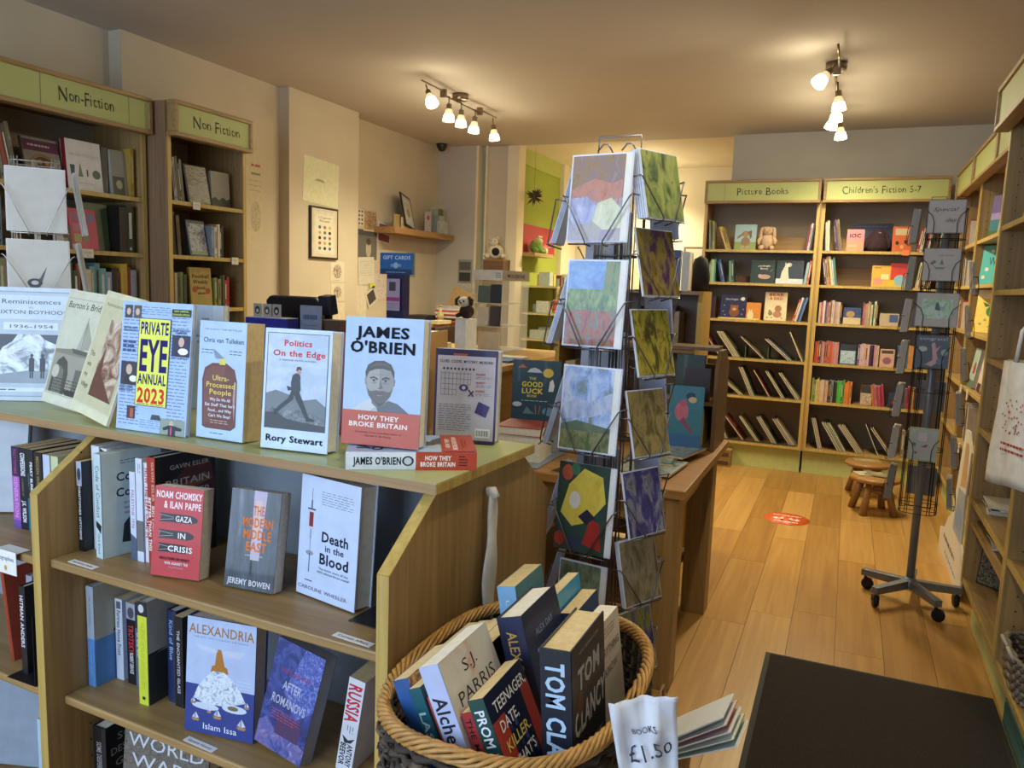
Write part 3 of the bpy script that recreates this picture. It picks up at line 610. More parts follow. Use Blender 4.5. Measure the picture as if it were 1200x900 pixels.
A = Art(face_front(W_, H_), W_, H_); a_obr(A); A.build(fo)
A = Art(face_spine(W_, H_, T_), H_, T_, .0018); A.rect(.53, -.02, 1, 1.02, 'b8452c'); A.text("JAMES O'BRIEN", .24, .3, .42, '101418', wmax=.36, bold=.05); A.ell(.47, .5, .045, .28, '2c2c30'); A.ell(.47, .5, .03, .2, 'c8ccd0')
A.text('HOW THEY', .7, .55, .26, 'f2e8e0', wmax=.2, bold=.03); A.text('BROKE BRITAIN', .7, .2, .26, 'f2e8e0', wmax=.27, bold=.03); A.lines(.86, .93, .2, .85, 4, '4a1a10', .4); A.build(fo, 'spine_picture', 'spine_lettering')
# --- books standing behind them ---
def a_back(A):
    A.rect(.0, .0, 1, 1, '3d2f72'); A.rect(.035, .03, .965, .955, 'c9c3cf'); A.rect(.0, .93, 1, 1, '2a2450'); A.poly([(.3, .93), (.5, .93), (.52, .955), (.28, .955)], 'c0503a')
    A.text('CLUES. CODES. MYSTERY. MURDER!', .5, .855, .03, '1a1830', wmax=.86, bold=.02)
    for u in np.linspace(.14, .62, 9): A.ell(u, .79, .018, .014, '2c2940', 6)
    for i in range(5):
        A.line(.1, .74-i*.058, .58, .74-i*.058, .0006, '4a4658') if i < 3 else A.line(.1, .74-i*.058, .35, .74-i*.058, .0006, '4a4658'); A.line(.1+i*.0625, .5, .1+i*.0625, .76, .0006, '4a4658')
    for u in (.41, .47, .53, .58): A.line(u, .625, u, .76, .0005, '4a4658')
    A.ell(.47, .59, .075, .035, '4a3f86'); A.ell(.47, .59, .03, .02, 'd6d2de'); A.line(.55, .57, .63, .5, .003, '3c3652'); A.line(.55, .5, .63, .56, .003, '3c3652')
    for i, t in enumerate(('WHO?', 'WHAT?', 'WHERE?')): A.text(t, .66, .73-i*.09, .022, 'b84a4a', al='l', wmax=.15, bold=.02); A.lines(.66, .92, .69-i*.09, .72-i*.09, 2, '55506a', .2, i)
    A.lines(.08, .6, .12, .42, 12, '66627a', .22, 3); A.poly([(.66, .33), (.84, .28), (.9, .4), (.72, .45)], '3a2f78')
    A.rect(.68, .06, .92, .16, 'eeeef2')
    for i in range(14): A.rect(.70+i*.014, .08, .70+i*.014+(.004 if i % 3 else .008), .14, '1a1a20')
faceout(-.202, .315, TOP, 15, .140, .204, .045, 'cfc9d8', 'purple-edged puzzle book standing back cover out behind the orange hardbacks', 3, a_back, hard=True, page=WHITE)
def s_or(A): A.rect(0, 0, 1, 1, 'a8642e'); [A.ell(.1+.09*i, .5+.12*(-1)**i, .035, .22, '7c3f1c', 8) for i in range(10)]; [A.ell(.1+.09*i, .5-.12*(-1)**i, .02, .12, 'c98a4a', 8) for i in range(10)]
spineout(-.275, .30, TOP, 10, .046, .238, .155, 'b58a52', 'ornate orange-brown hardback half hidden behind the portrait book', spart=s_or)
o = book('hardback_book', .14, .205, .035, '2c2a78', mat4=BI(-.63, .27, TOP+.002, 12, 2)); tag(o, 'deep blue book standing behind the bread loaf paperback', 'book')
o = book('hardback_book', .15, .226, .03, '8a2440', mat4=BI(-.44, .25, TOP+.002, 9, 2)); tag(o, 'crimson hardback standing behind the walking man book', 'book')

# --- upper shelf, right bay ---
def sp(t, c='f0f0f0', h=.5, u=.5, w=.7, bold=.01, extra=None):
    def f(A):
        if extra: extra(A)
        A.text(t, u, .5-h/2, h, c, wmax=w, bold=bold)
    return f
s1 = S1+.0003
spineout(-.9120, -.034, s1, 0, .017, .206, .13, '15161c', 'slim black paperback with white spine letters at the left end of the upper island shelf', spart=sp('CHRISTOPHER HITCHENS', 'e8e8ea', .42, .56, .62, .03, lambda A: (A.rect(0, 0, .27, 1, 'a9b4c8'), A.ell(.14, .5, .07, .35, '3c4458'))), hard=False)
spineout(-.893, -.010, s1, 0, .025, .240, .155, 'cdd3dc', 'plain white hardback between the black paperback and the striped one', hard=True)
def stp(A):
    A.rect(0, 0, 1, 1, 'dfe2e8')
    for i in range(12): A.poly([(i*.075, 0), (i*.075+.035, 0), (i*.075+.07, 1), (i*.075+.035, 1)], '16161c')
spineout(-.8665, -.006, s1, 0, .022, .236, .155, 'd9dde2', 'hardback with a black and white striped spine', spart=stp)
def a_cod(A):
    A.rect(0, 0, 1, 1, 'b9cdd0'); A.lines(.3, .95, .88, .93, 2, '3c4650', .25); A.text('Code of', .58, .72, .085, '18202a', wmax=.7, bold=.02); A.text('Conduct', .58, .57, .085, '18202a', wmax=.72, bold=.02); A.lines(.35, .9, .38, .53, 3, '8a96a0', .4)
    A.poly([(.3, .12), (.34, .3), (.5, .4), (.55, .33), (.62, .2), (.6, .1)], '20242c')
spineout(-.842, -.04, s1, -7, .026, .234, .14, 'b9cdd0', 'pale aqua hardback with handwritten style lettering', spart=sp('Code of Conduct', '1c2836', .55, .36, .5, .0, lambda A: (A.rect(0, 0, 1, 1, 'bcd0d3'), A.poly([(.64, .1), (.68, .9), (.76, .8), (.7, .1)], '16181e'), A.text('Chris Bryant', .86, .3, .35, '1c2836', wmax=.2))), front=a_cod)
spineout(-.768, -.012, s1, 0, .018, .198, .13, 'b9c6dc', 'pale blue paperback with red spine letters on the upper island shelf', hard=False, spart=sp('PALESTINE 1936', 'b03a4a', .5, .42, .44, .0, lambda A: (A.rect(0, 0, 1, 1, 'c6d2e6'), A.poly([(.7, 0), (.75, 1), (1, 1), (1, 0)], '4a5a70'))))
spineout(-.7485, -.010, s1, 0, .020, .230, .155, 'c3c9d6', 'white hardback with a grey photograph at the foot of its spine', spart=lambda A: (A.rect(0, 0, 1, 1, 'cdd5e4'), A.rect(.6, 0, .9, 1, '6d6f70'), A.lines(.05, .14, .3, .8, 2, '444c5c')))
spineout(-.7275, -.008, s1, 0, .016, .222, .15, 'd5d8e0', 'white paperback with bold red spine lettering', hard=False, spart=sp('HOW THE LEFT CAME IN', 'b8323a', .6, .4, .7, .02))
def a_esl(A):
    A.rect(0, 0, 1, 1, '1c1416'); A.poly([(.1, .5), (.2, .72), (.5, .86), (.9, .9), (1, .6), (.6, .62), (.3, .55)], '5a2418'); A.poly([(.2, .55), (.4, .7), (.8, .78), (.95, .7), (.6, .66)], '8a5a2a'); A.text('GAVIN ESLER', .55, .86, .045, 'cfc4b4', wmax=.66); A.text('BRITAIN', .52, .70, .07, 'cfd0d4', wmax=.76); A.text('IS BETTER', .5, .58, .07, 'cfd0d4', wmax=.8)
spineout(-.7105, -.012, s1, -3, .026, .238, .155, '2a1718', 'dark red hardback behind the bomb-covered paperback', front=a_esl, spart=lambda A: (A.rect(0, 0, 1, 1, 'a03028'), A.text('GAVIN ESLER', .22, .55, .34, 'd8a080', wmax=.36, bold=.02), A.text('BRITAIN IS', .62, .55, .34, 'e6c8b4', wmax=.36, bold=.03), A.text('BETTER THAN THIS', .62, .1, .34, 'f0e0d8', wmax=.5, bold=.03)))
def bomb(A, v, k, t, tu):
    A.poly([(.12, v+.05), (.16, v+.012), (.12, v-.05), (.42, v-.045), (.44, v+.048)], '17181f'); A.poly([(.42, v-.046), (.44, v+.05), (.78*k, v+.046), (.88*k, v+.024), (.92*k, v), (.88*k, v-.026), (.78*k, v-.046)], '17181f'); A.line(.13, v+.03, .42, v+.01, .0006, 'c9c9cc'); A.line(.13, v-.03, .42, v-.006, .0006, 'c9c9cc'); A.text(t, tu, v-.032, .065, 'f2e9ea', wmax=len(t)*.085, bold=.02)
def a_cho(A):
    A.rect(0, 0, 1, 1, 'bb2f36'); A.text('NOAM CHOMSKY', .5, .875, .078, 'f0e4e6', wmax=.94, bold=.03); A.text('& ILAN PAPPE', .58, .765, .078, 'f0e4e6', wmax=.76, bold=.03)
    bomb(A, .655, 1, 'GAZA', .62); bomb(A, .47, .93, 'IN', .6); bomb(A, .32, .86, 'CRISIS', .58)
    A.text("REFLECTIONS ON ISRAEL'S", .48, .19, .03, '17181f', wmax=.62, bold=.02); A.text('WAR AGAINST THE', .52, .14, .03, 'f0e4e6', wmax=.48, bold=.02); A.text('PALESTINIANS', .52, .10, .02, 'e0a0a0', wmax=.3)
faceout(-.652, -.058, s1, 12, .115, .186, .034, 'bb2f36', 'red paperback with three black bombs on the cover, on the upper island shelf', 7, a_cho, page=PAGE)
def a_bow(A):
    A.rect(0, 0, 1, 1, paint(['161a22', '28303c', '3c4654', '6b7684'], 14, 8, .8, stretch=(2.5, 1, .5))); A.poly([(.48, .3), (.46, 1), (.72, 1), (.66, .3)], 'b9aec4'); A.poly([(.5, .5), (.5, .9), (.64, .9), (.6, .5)], 'd6b9b0')
    for i, t in enumerate(('THE', 'MODERN', 'MIDDLE', 'EAST')): A.text(t, .58, .755-i*.122, .095, 'dc7a3c', wmax=(.22, .62, .56, .42)[i], bold=.03, sx=.7)
    A.text('A PERSONAL HISTORY', .56, .335, .018, 'd8d8de', wmax=.36, bold=.01); A.poly([(.5, .14), (.49, .25), (.51, .31), (.53, .25), (.52, .14)], '0e1014'); A.text('JEREMY BOWEN', .5, .04, .06, 'd4d4da', wmax=.86, bold=.02, sx=.8)
faceout(-.480, -.025, s1, 7, .118, .198, .030, '1c2028', 'dark paperback with orange title letters beside the white medical book', 9, a_bow, page=M('d0c6b6', .8, var=.08, scale=160))
def a_dea(A):
    A.rect(0, 0, 1, 1, 'c3d2ec'); A.lines(.36, .9, .78, .90, 6, '5a6478', .22, 3); A.line(.2, .22, .2, .9, .0012, '4a5060'); A.rect(.15, .56, .25, .72, 'c9cfd8'); A.rect(.165, .58, .235, .70, '7a1f2a'); A.line(.13, .725, .27, .725, .003, '2c3040'); A.line(.2, .72, .2, .8, .004, '555c6a'); A.rect(.185, .48, .215, .56, '9aa3b0'); A.ell(.2, .36, .07, .02, '8a93a2'); A.line(.2, .2, .2, .36, .002, '3c4250'); A.line(.14, .13, .27, .13, .002, '3c4250')
    A.text('Death', .62, .485, .085, '16203a', wmax=.46, bold=.025); A.text('in the', .62, .41, .055, '16203a', wmax=.32, bold=.015); A.text('Blood', .62, .30, .09, '16203a', wmax=.50, bold=.025); A.text('The inside story of the', .62, .25, .02, '4a5468', wmax=.5); A.text('NHS infected blood scandal', .62, .22, .02, '4a5468', wmax=.54); A.text('CAROLINE WHEELER', .45, .055, .032, '6a5a72', wmax=.84)
faceout(-.338, .028, s1, -9, .165, .240, .045, 'c3d2ec', 'large white hardback with a blood-filled syringe on the upper island shelf', 4, a_dea, hard=True, page=PAGE)
# black bookend
b = MB(); b.box(0, 0, 0, .10, .13, .0015, BLACK); b.box(.098, 0, 0, .10, .13, .17, BLACK); o = b.build('bookend', mat4=BI(-.168, -.025, s1, -3), bevel=.0005); tag(o, 'black metal bookend between the white medical book and the island upright', 'bookend')
spineout(-.064, .02, s1, 0, .023, .198, .13, 'b9cbe0', 'pale blue paperback beside the right upright of the upper island shelf', hard=False, spart=sp('SIMON MAWER', '2a5a9a', .34, .3, .5, .01, lambda A: (A.rect(0, 0, 1, 1, 'c3d4e8'), A.text('ANCESTRY', .75, .2, .5, '20242c', wmax=.45, bold=0))))
# --- lower shelf, right bay ---
s2 = S2+.0003
def a_bird(A): A.rect(0, 0, 1, 1, 'a7ab9e'); A.rect(0, 0, 1, .47, '4f86c6'); A.poly([(.3, .5), (.5, .62), (.45, .66), (.7, .6), (.8, .76), (1, .78), (1, .3), (.85, .28), (.7, .42), (.4, .34), (.6, .44)], '14161c')
spineout(-.912, -.02, s2, 0, .024, .240, .15, 'a7b4c0', 'cream and blue hardback with a black bird, left end of the lower island shelf', front=a_bird, spart=lambda A: (A.rect(0, 0, .52, 1, 'a9b8c6'), A.rect(.52, 0, 1, 1, '5b92d6'), A.lines(.1, .4, .3, .7, 1, '7d8a98'), A.lines(.6, .9, .3, .7, 1, '7fb0e6')), tilt=0)
spineout(-.884, .030, s2, 0, .024, .198, .13, 'c9d3e2', 'white paperback beside the bird covered hardback on the lower island shelf', hard=False, spart=sp('Fortress Home Front', '2a3448', .5, .42, .56, .02, lambda A: (A.rect(0, 0, 1, 1, 'd0d8e6'), A.rect(.03, .2, .12, .8, '5a6474'))))
spineout(-.857, .045, s2, 0, .012, .190, .13, '3a78b8', 'slim bright blue paperback between the white and the black one', hard=False)
spineout(-.8435, .028, s2, 0, .030, .198, .13, '14141a', 'black paperback with a red spine title and a photo of a man', hard=False, spart=sp('TROTSKY', 'c8302e', .55, .44, .34, .04, lambda A: (A.rect(0, 0, .2, 1, '9aa0ac'), A.ell(.12, .5, .07, .35, '4a4e58'), A.text('ROBERT SERVICE', .74, .3, .4, 'd8dade', wmax=.26, bold=.02))))
spineout(-.812, .026, s2, 0, .030, .205, .13, '2a3040', 'slate paperback between the black and the yellow spined books', hard=False, spart=lambda A: (A.rect(.3, 0, 1, 1, '5a6478'), A.text('The Women Who Won', .6, .5, .3, 'd6d8e0', wmax=.6), A.text('of the war', .5, .15, .25, 'd6d8e0', wmax=.3)))
def a_yel(A): A.rect(0, 0, 1, 1, 'aab0ae'); A.rect(0, 0, 1, .48, '343c40'); A.poly([(0, .47), (.4, .5), (1, .46), (1, .49), (0, .5)], '1c2024')
spineout(-.745, -.018, s2, 2, .028, .240, .155, 'b0b4b2', 'grey hardback with a lime yellow spine on the lower island shelf', front=a_yel, spart=lambda A: (A.rect(.14, 0, 1, 1, 'c9d63a'), A.rect(0, 0, .14, 1, '20242a'), A.ell(.07, .4, .04, .3, 'c9ccd4'), A.lines(.2, .85, .3, .7, 2, 'b3c02c', .5), A.rect(.92, .35, .95, .65, '16181c')))
spineout(-.700, .02, s2, 0, .028, .215, .14, '1c2c56', 'navy blue hardback beside the slim black one', spart=sp('Kind of Blue', '9ab4e0', .42, .32, .44, .0))
spineout(-.6695, .012, s2, 0, .026, .210, .13, '14161e', 'black paperback with small white spine capitals next to the navy hardback', hard=False, spart=sp('THE ENCHANTED GLASS', 'c8ccd6', .34, .5, .7, .01))
def a_ale(A):
    A.rect(0, .42, 1, 1, 'b4c6e8'); A.rect(0, 0, 1, .42, '2c3f8c'); A.text('ALEXANDRIA', .5, .86, .085, 'a5743a', wmax=.94, bold=.01, sx=.8); A.text('THE CITY THAT CHANGED THE WORLD', .5, .825, .016, '5a74b0', wmax=.8)
    A.poly([(.36, .55), (.38, .6), (.42, .61), (.44, .72), (.46, .75), (.5, .75), (.52, .72), (.56, .61), (.6, .6), (.62, .55)], 'b0742a'); A.poly([(.4, .75), (.12, .77), (.2, .73), (.4, .71), (.46, .73)], 'c6d0e6'); A.poly([(.56, .75), (.86, .76), (.78, .70), (.56, .70), (.52, .73)], 'c6d0e6')
    A.poly([(.12, .3), (.18, .4), (.3, .5), (.4, .56), (.56, .56), (.7, .5), (.8, .42), (.88, .33), (.6, .27), (.3, .26)], paint(['6b82a8', '9fb4cc', 'd6e2f0', 'eaf2fa', '7f93a8'], 90, 6)); A.ell(.72, .26, .18, .035, 'cfdcf0'); A.ell(.3, .24, .2, .03, 'cfdcf0'); A.ell(.7, .265, .08, .02, '7a6a4a')
    for u, v, s in ((.16, .12, 1), (.48, .17, 1.1), (.83, .12, 1.2), (.12, .26, .7), (.36, .2, .6), (.9, .3, .7)): A.poly([(u-.06*s, v), (u+.06*s, v), (u+.04*s, v-.02*s), (u-.04*s, v-.02*s)], 'b98a4a'); A.poly([(u, v), (u, v+.06*s), (u+.05*s, v+.01)], 'd6dcec'); A.poly([(u-.01, v), (u-.01, v+.05*s), (u-.05*s, v+.01)], 'b9c4dc')
    for i in range(6): A.line(.7+.03*i, .45+.03*(i % 3), .86+.02*i, .45+.03*(i % 3), .0008, 'dfe8f6')
    A.text('Islam Issa', .52, .045, .055, 'dfe8fa', wmax=.5, bold=.005)
faceout(-.575, -.046, s2, 10, .165, .245, .042, '2c3f8c', 'white and deep blue hardback with a golden lighthouse on an island', 4, a_ale, hard=True)
def a_rom(A):
    A.rect(0, 0, 1, 1, paint(['141c44', '1f2b68', '2a3c84', '4456a0', '20224c'], 20, 12, 2)); A.poly([(.35, .55), (.6, 1), (1, 1), (1, .5), (.7, .35)], paint(['26347a', '4a5ab0', '9aa8dc'], 60, 3, 3))
    A.poly([(0, 0), (0, .2), (.15, .27), (.4, .16), (.7, .2), (1, .14), (1, 0)], paint(['2a2c6a', '4a5aa8', '7a6a98', '8a9cd8'], 40, 5)); A.rect(.35, .16, .85, .34, '4a2c5a')
    A.text('HELEN RAPPAPORT', .52, .72, .035, 'a03a58', wmax=.62, bold=.01); A.text('AFTER', .5, .57, .085, 'b9bccc', wmax=.38, bold=.01, sx=.8); A.text('the', .5, .52, .03, 'b9bccc'); A.text('ROMANOVS', .5, .42, .085, 'b9bccc', wmax=.72, bold=.01, sx=.8); A.lines(.2, .8, .28, .38, 4, 'a04a68', .3)
o = book('paperback_book', .128, .215, .034, '26347a', hard=False, front=a_rom, page=M('8f9196', .8), mat4=IS @ MT(-.398, -.028, s2+.024, -3, 12, 7)); tag(o, 'dark blue paperback slumped against its neighbour at the right of the lower shelf', 'book')
spineout(-.215, .0, s2, 4, .036, .198, .128, 'd0d4de', 'white thick paperback with a large red spine title, leaning right', hard=False, tilt=9, spart=sp('RUSSIA', 'c03040', .8, .26, .40, .05, lambda A: (A.rect(0, 0, 1, 1, 'd6dae4'), A.lines(.5, .58, .3, .8, 3, '4a5468'), A.poly([(.62, .1), (.66, .5), (.62, .9), (.68, .7), (.7, .3)], '22283a'), A.text('ANTONY', .82, .52, .34, '16181e', wmax=.24, bold=.03), A.text('BEEVOR', .82, .1, .34, '16181e', wmax=.24, bold=.03))))
spineout(-.125, .11, s2, 0, .018, .18, .085, 'a8324a', 'crimson paperback tucked behind the leaning white one', hard=False)
spineout(-.095, .09, s2, 0, .040, .175, .10, 'cdd3dc', 'short white paperback beside the right upright on the lower island shelf', hard=False, spart=lambda A: A.lines(.05, .5, .2, .8, 3, '5a6a8a', .4))
# --- bottom shelf ---
s3 = S3+.0003
def a_son(A):
    A.rect(0, 0, 1, 1, '14141a')
    for i, t in enumerate(('SOME', 'DESPERATE', 'GLORY')): A.text(t, .5, .82-i*.13, .075, 'a8a8a4', wmax=(.6, .85, .7)[i])
    A.rect(.6, 0, 1, .4, '4a2022')
spineout(-.885, -.035, s3, 3, .04, .240, .15, '14141a', 'black hardback with thin serif capitals on the bottom island shelf', front=a_son, spart=sp('SOME DESPERATE GLORY', '9a9a98', .4, .4, .5))
def a_ww(A): A.rect(0, 0, 1, 1, paint(['3a3a3a', '55534f', '6f6a62', '8a857c'], 120, 3)); A.text('WORLD', .5, .85, .12, 'c6cdd8', wmax=.9, bold=0); A.text('WAR I', .5, .68, .12, 'c6cdd8', wmax=.8, bold=0)
faceout(-.78, -.055, s3, 6, .235, .262, .04, '4a4844', 'large grey war history hardback face out on the bottom island shelf', 6, a_ww, hard=True)
o = book('hardback_book', .155, .235, .04, '34302c', mat4=BI(-.49, -.02, s3+.005, 4, 6)); tag(o, 'dark brown hardback face out on the bottom island shelf, right of the war history', 'book')
# --- left bay ---
s1b = S1-.006+.0003; s2b = S2-.006+.0003
o = book('hardback_book', .16, .245, .02, 'aab0b8', mat4=BI(-1.43, .0, s1b+.004, 30, 10), page=WHITE); tag(o, 'white hardback leaning at the left edge beside the purple paperback', 'book')
spineout(-1.207, .003, s1b, 2, .027, .203, .135, '2a2048', 'navy and pink paperback, first upright spine of the left bay', hard=False, spart=lambda A: (A.rect(.36, 0, .9, 1, 'a85cb0'), A.rect(.9, 0, 1, 1, '6a4aa0'), A.text('POLLY TOYNBEE', .18, .3, .4, 'c05a8a', wmax=.3), A.text('GENERATION', .62, .25, .5, 'e0b0e4', wmax=.5)))
spineout(-1.179, .004, s1b, 2, .027, .203, .135, '121828', 'dark navy paperback with white block capitals in the left bay', hard=False, spart=lambda A: (A.text('CONFESSIONS', .2, .2, .6, 'e2e6ee', wmax=.28, bold=.04), A.text('a memoir of', .48, .3, .3, '9a8a60', wmax=.2), A.text('J.K. WILSON', .78, .25, .5, 'e2e6ee', wmax=.26, bold=.05)))
spineout(-1.150, .004, s1b, -1, .026, .203, .135, '0f1c26', 'black and teal paperback about gangsters in the left bay', hard=False, spart=lambda A: (A.rect(.6, 0, 1, 1, '1f6a80'), A.text('PEAKY BLINDERS', .38, .5, .35, 'e6ecee', wmax=.46, bold=.03), A.text('LEGACY', .4, .15, .25, '6a8a94', wmax=.2), A.text('PEAKY BLINDERS', .8, .4, .3, '6ab4c8', wmax=.3)))
spineout(-1.122, .004, s1b, -1, .03, .200, .135, '14161e', 'black paperback with a gold title, fourth upright spine of the left bay', hard=False, spart=sp('MIDDEN WARS', 'a88a4a', .4, .25, .4))
spineout(-1.088, .004, s1b, -1, .026, .198, .135, 'c3cbe0', 'pale lilac paperback, fifth upright spine of the left bay', hard=False)
spineout(-1.058, .004, s1b, -1, .026, .198, .135, 'c9cfa4', 'pale green paperback against the upright in the left bay', hard=False)
spineout(-1.106, -.055, s2b+.0015, 2, .02, .216, .14, '1c1c26', 'black hardback with white slanted spine lettering on the lower shelf of the left bay', spart=sp('HITMAN ANDERS', 'd6d8e0', .6, .4, .6, .02), front=lambda A: (A.text('H', .6, .6, .1, 'b0b4c0'), A.text('TEN', .5, .3, .1, 'b0b4c0', wmax=.5)))
spineout(-1.040, -.055, s2b+.0015, 3, .016, .190, .13, '9a8a6c', 'tan paperback beside the upright on the lower shelf of the left bay', hard=False, spart=sp(' ', 'e6e0d0', .4, .4, .5))
spineout(-1.068, .02, s2b+.0015, 2, .022, .21, .13, '3c6a8a', 'blue hardback behind the tan paperback in the left bay')
spineout(-1.19, -.03, s2b, 2, .012, .225, .14, 'a04028', 'slim brick red hardback leaning in the left bay lower shelf', tilt=-7)
spineout(-1.15, -.01, s2b, 2, .022, .22, .14, '9aa0ac', 'grey hardback behind the slanted lettering book in the left bay')
spineout(-1.10, -.03, s3, 2, .024, .19, .14, 'a9cbe0', 'pale blue paperback on the bottom shelf of the left bay', hard=False); spineout(-1.07, -.03, s3, 2, .022, .192, .14, 'dfe4e6', 'white and teal paperback on the bottom shelf of the left bay', hard=False, spart=lambda A: A.rect(.1, .2, .7, .8, '3a8a94'))
spineout(-1.04, -.03, s3, 2, .034, .185, .13, 'c99a5c', 'orange-tan paperback beside the upright on the bottom shelf', hard=False, spart=lambda A: A.poly([(.6, .3), (.75, .5), (.6, .7), (.68, .5)], '7a4a2a'))
o = book('hardback_book', .2, .27, .02, '8a98a8', mat4=BI(-1.33, -.03, s3+.004, 20, 8)); tag(o, 'large blue-grey hardback at the left edge of the bottom island shelf', 'book')
b = MB(); b.box(-.002, -.003, -.05, .075, -.0015, .004, WHITE); b.box(-.002, -.0015, .001, .075, .03, .002, WHITE); o = b.build('shelf_card', mat4=BI(-1.09, -.11, S1-.006)); tag(o, 'white card label with a yellow flower folded over the left bay shelf edge', 'label'); A = Art(Matrix.Translation((-.002, -.003, -.05)) @ face_front(.077, .054), .077, .054); A.text('Biographies', .5, .58, .2, '6a7290', wmax=.8); A.ell(.5, .25, .06, .12, 'c9a83a'); A.build(o, 'flower_print', 'lettering')
b = MB(); b.box(0, 0, 0, .10, .13, .0015, BLACK); b.box(.0985, 0, 0, .10, .13, .17, BLACK); o = b.build('bookend', mat4=BI(-1.117, -.085, s2b-.0001, 2)); tag(o, 'black metal bookend under the books on the lower shelf of the left bay', 'bookend')
# ================= wicker basket of second-hand paperbacks =================
def rr_path(cx, cy, ax, ay, rad, z, n=64, wob=0, ph=0, tilt=0):
    """points on a rounded rectangle (superellipse)"""
    out = []
    for i in range(n):
        a = 2*math.pi*i/n; c, s = math.cos(a), math.sin(a); e = 2/rad
        x = cx+ax*math.copysign(abs(c)**e, c)+0; y = cy+ay*math.copysign(abs(s)**e, s)
        k = 1+wob*math.cos(ph+i*math.pi)/max(ax, .01)
        out.append((cx+(x-cx)*k, cy+(y-cy)*k, z+tilt*s))
    return out
BCX, BCY, BAX, BAY, BZ = -.446, 1.142, .186, .264, .865
bk = empty('wicker_basket', (0, 0, 0)); tag(bk, 'large wicker basket with a golden plaited rim, full of used books', 'basket')
GOLD = M('b98a48', .45, var=.14, scale=60, coat=.2); DKW = M('3c3129', .8, var=.25, scale=50); DKW2 = M('54483b', .8, var=.25, scale=50)
for k in range(7):
    n = 96; base = rr_path(BCX, BCY, BAX, BAY, 2.75, BZ, n); P = []
    for i, p in enumerate(base):
        a = 2*math.pi*i/n*13+2*math.pi*k/7; d = Vector((p[0]-BCX, p[1]-BCY, 0)).normalized()
        q = Vector(p)+d*math.cos(a)*.009+Vector((0, 0, math.sin(a)*.010)); P.append(tuple(q))
    b = MB(); b.tube(P, .0038, GOLD, 5, closed=True); b.build('rim_strand', bk)
rows = 17
for j in range(rows):
    f = j/(rows-1); z = BZ-.02-f*.225; k = 1-.05*f; b = MB()
    b.tube(rr_path(BCX, BCY, BAX*k, BAY*k, 2.75, z, 72, .004, math.pi*j), [.0062+.0012*random.random() for _ in range(72)], (DKW, DKW2)[j % 2], 5, closed=True); b.build('woven_strand', bk)
b = MB(); top = rr_path(BCX, BCY, BAX-.003, BAY-.003, 2.75, BZ, 36); bot = rr_path(BCX, BCY, BAX*.94, BAY*.94, 2.75, BZ-.25, 36)
for p, q in zip(top, bot): b.tube([p, q], .005, DKW2, 5)
b.build('stakes', bk); bk.children[-1]['kind'] = 'stuff'
b = MB(); rnd = random.Random(4)
for i in range(520):
    f = rnd.random(); z = BZ-.02-f*.23; k = 1-.05*f+.012; a = 2*math.pi*rnd.random(); c, s = math.cos(a), math.sin(a); e = 2/2.75
    x = BCX+BAX*k*math.copysign(abs(c)**e, c); y = BCY+BAY*k*math.copysign(abs(s)**e, s); t = Vector((-s, c, rnd.uniform(-.6, .6))).normalized()*rnd.uniform(.008, .016); o_ = Vector((c, s, 0))*rnd.uniform(.004, .010)
    b.tube([Vector((x, y, z))-t+o_*.3, Vector((x, y, z))+o_, Vector((x, y, z))+t+o_*.2], .0032, (DKW, DKW2, M('6a5a48', .8))[i % 3], 4)
b.build('seagrass_tufts', bk); bk.children[-1]['kind'] = 'stuff'
for dz, ph in ((.0, .0), (.028, .25)):
    b = MB(); P = []
    for i in range(40):
        a = math.pi*(.92+ph*.2)+i/39*math.pi*1.05; c, s = math.cos(a), math.sin(a); e = 2/2.75; f = .35+.45*i/39-dz; k = (1-.05*f)+.045
        P.append((BCX+BAX*k*math.copysign(abs(c)**e, c), BCY+BAY*k*math.copysign(abs(s)**e, s), BZ-.02-f*.225))
    b.tube(P, .0042, GOLD, 5); b.build('golden_strand', bk)
b = MB(); b.prism([(p[0], p[1]) for p in rr_path(BCX, BCY, BAX*.94, BAY*.94, 2.75, 0, 32)], 'z', BZ-.255, BZ-.245, DKW); b.build('base', bk)
b = MB(); b.prism([(p[0], p[1]) for p in rr_path(BCX, BCY, BAX*.93, BAY*.93, 2.75, 0, 32)], 'z', BZ-.2, BZ-.19, M('4a3a2c', .9)); b.build('inner_liner', bk)
# low stool the basket stands on
sb = empty('plant_stand', (BCX, BCY, 0)); tag(sb, 'plain oak stand under the wicker basket', 'stand')
part('top_board', sb, OAKY, (-.14, -.2, .585, .14, .2, BZ-.256)); [part('leg', sb, OAKZ, (x-.018, y-.018, 0, x+.018, y+.018, .584)) for x in (-.115, .115) for y in (-.17, .17)]
def bb(P, rz, T, H, D, tilt, cover, label, spart=None, front=None, hard=False, back=0, **kw):
    m = Matrix.Translation((P[0]-.008, P[1]+.018, P[2])) @ Matrix.Rotation(R(rz), 4, 'Z') @ Matrix.Rotation(R(-tilt), 4, 'X') @ Matrix.Rotation(R(back), 4, 'Y') @ Matrix.Translation((0, 0, -H))
    o = book('hardback_book' if hard else 'paperback_book', D, H, T, cover, hard=hard, mat4=m, spart=spart, front=front, **kw)
    return tag(o, label, 'book')
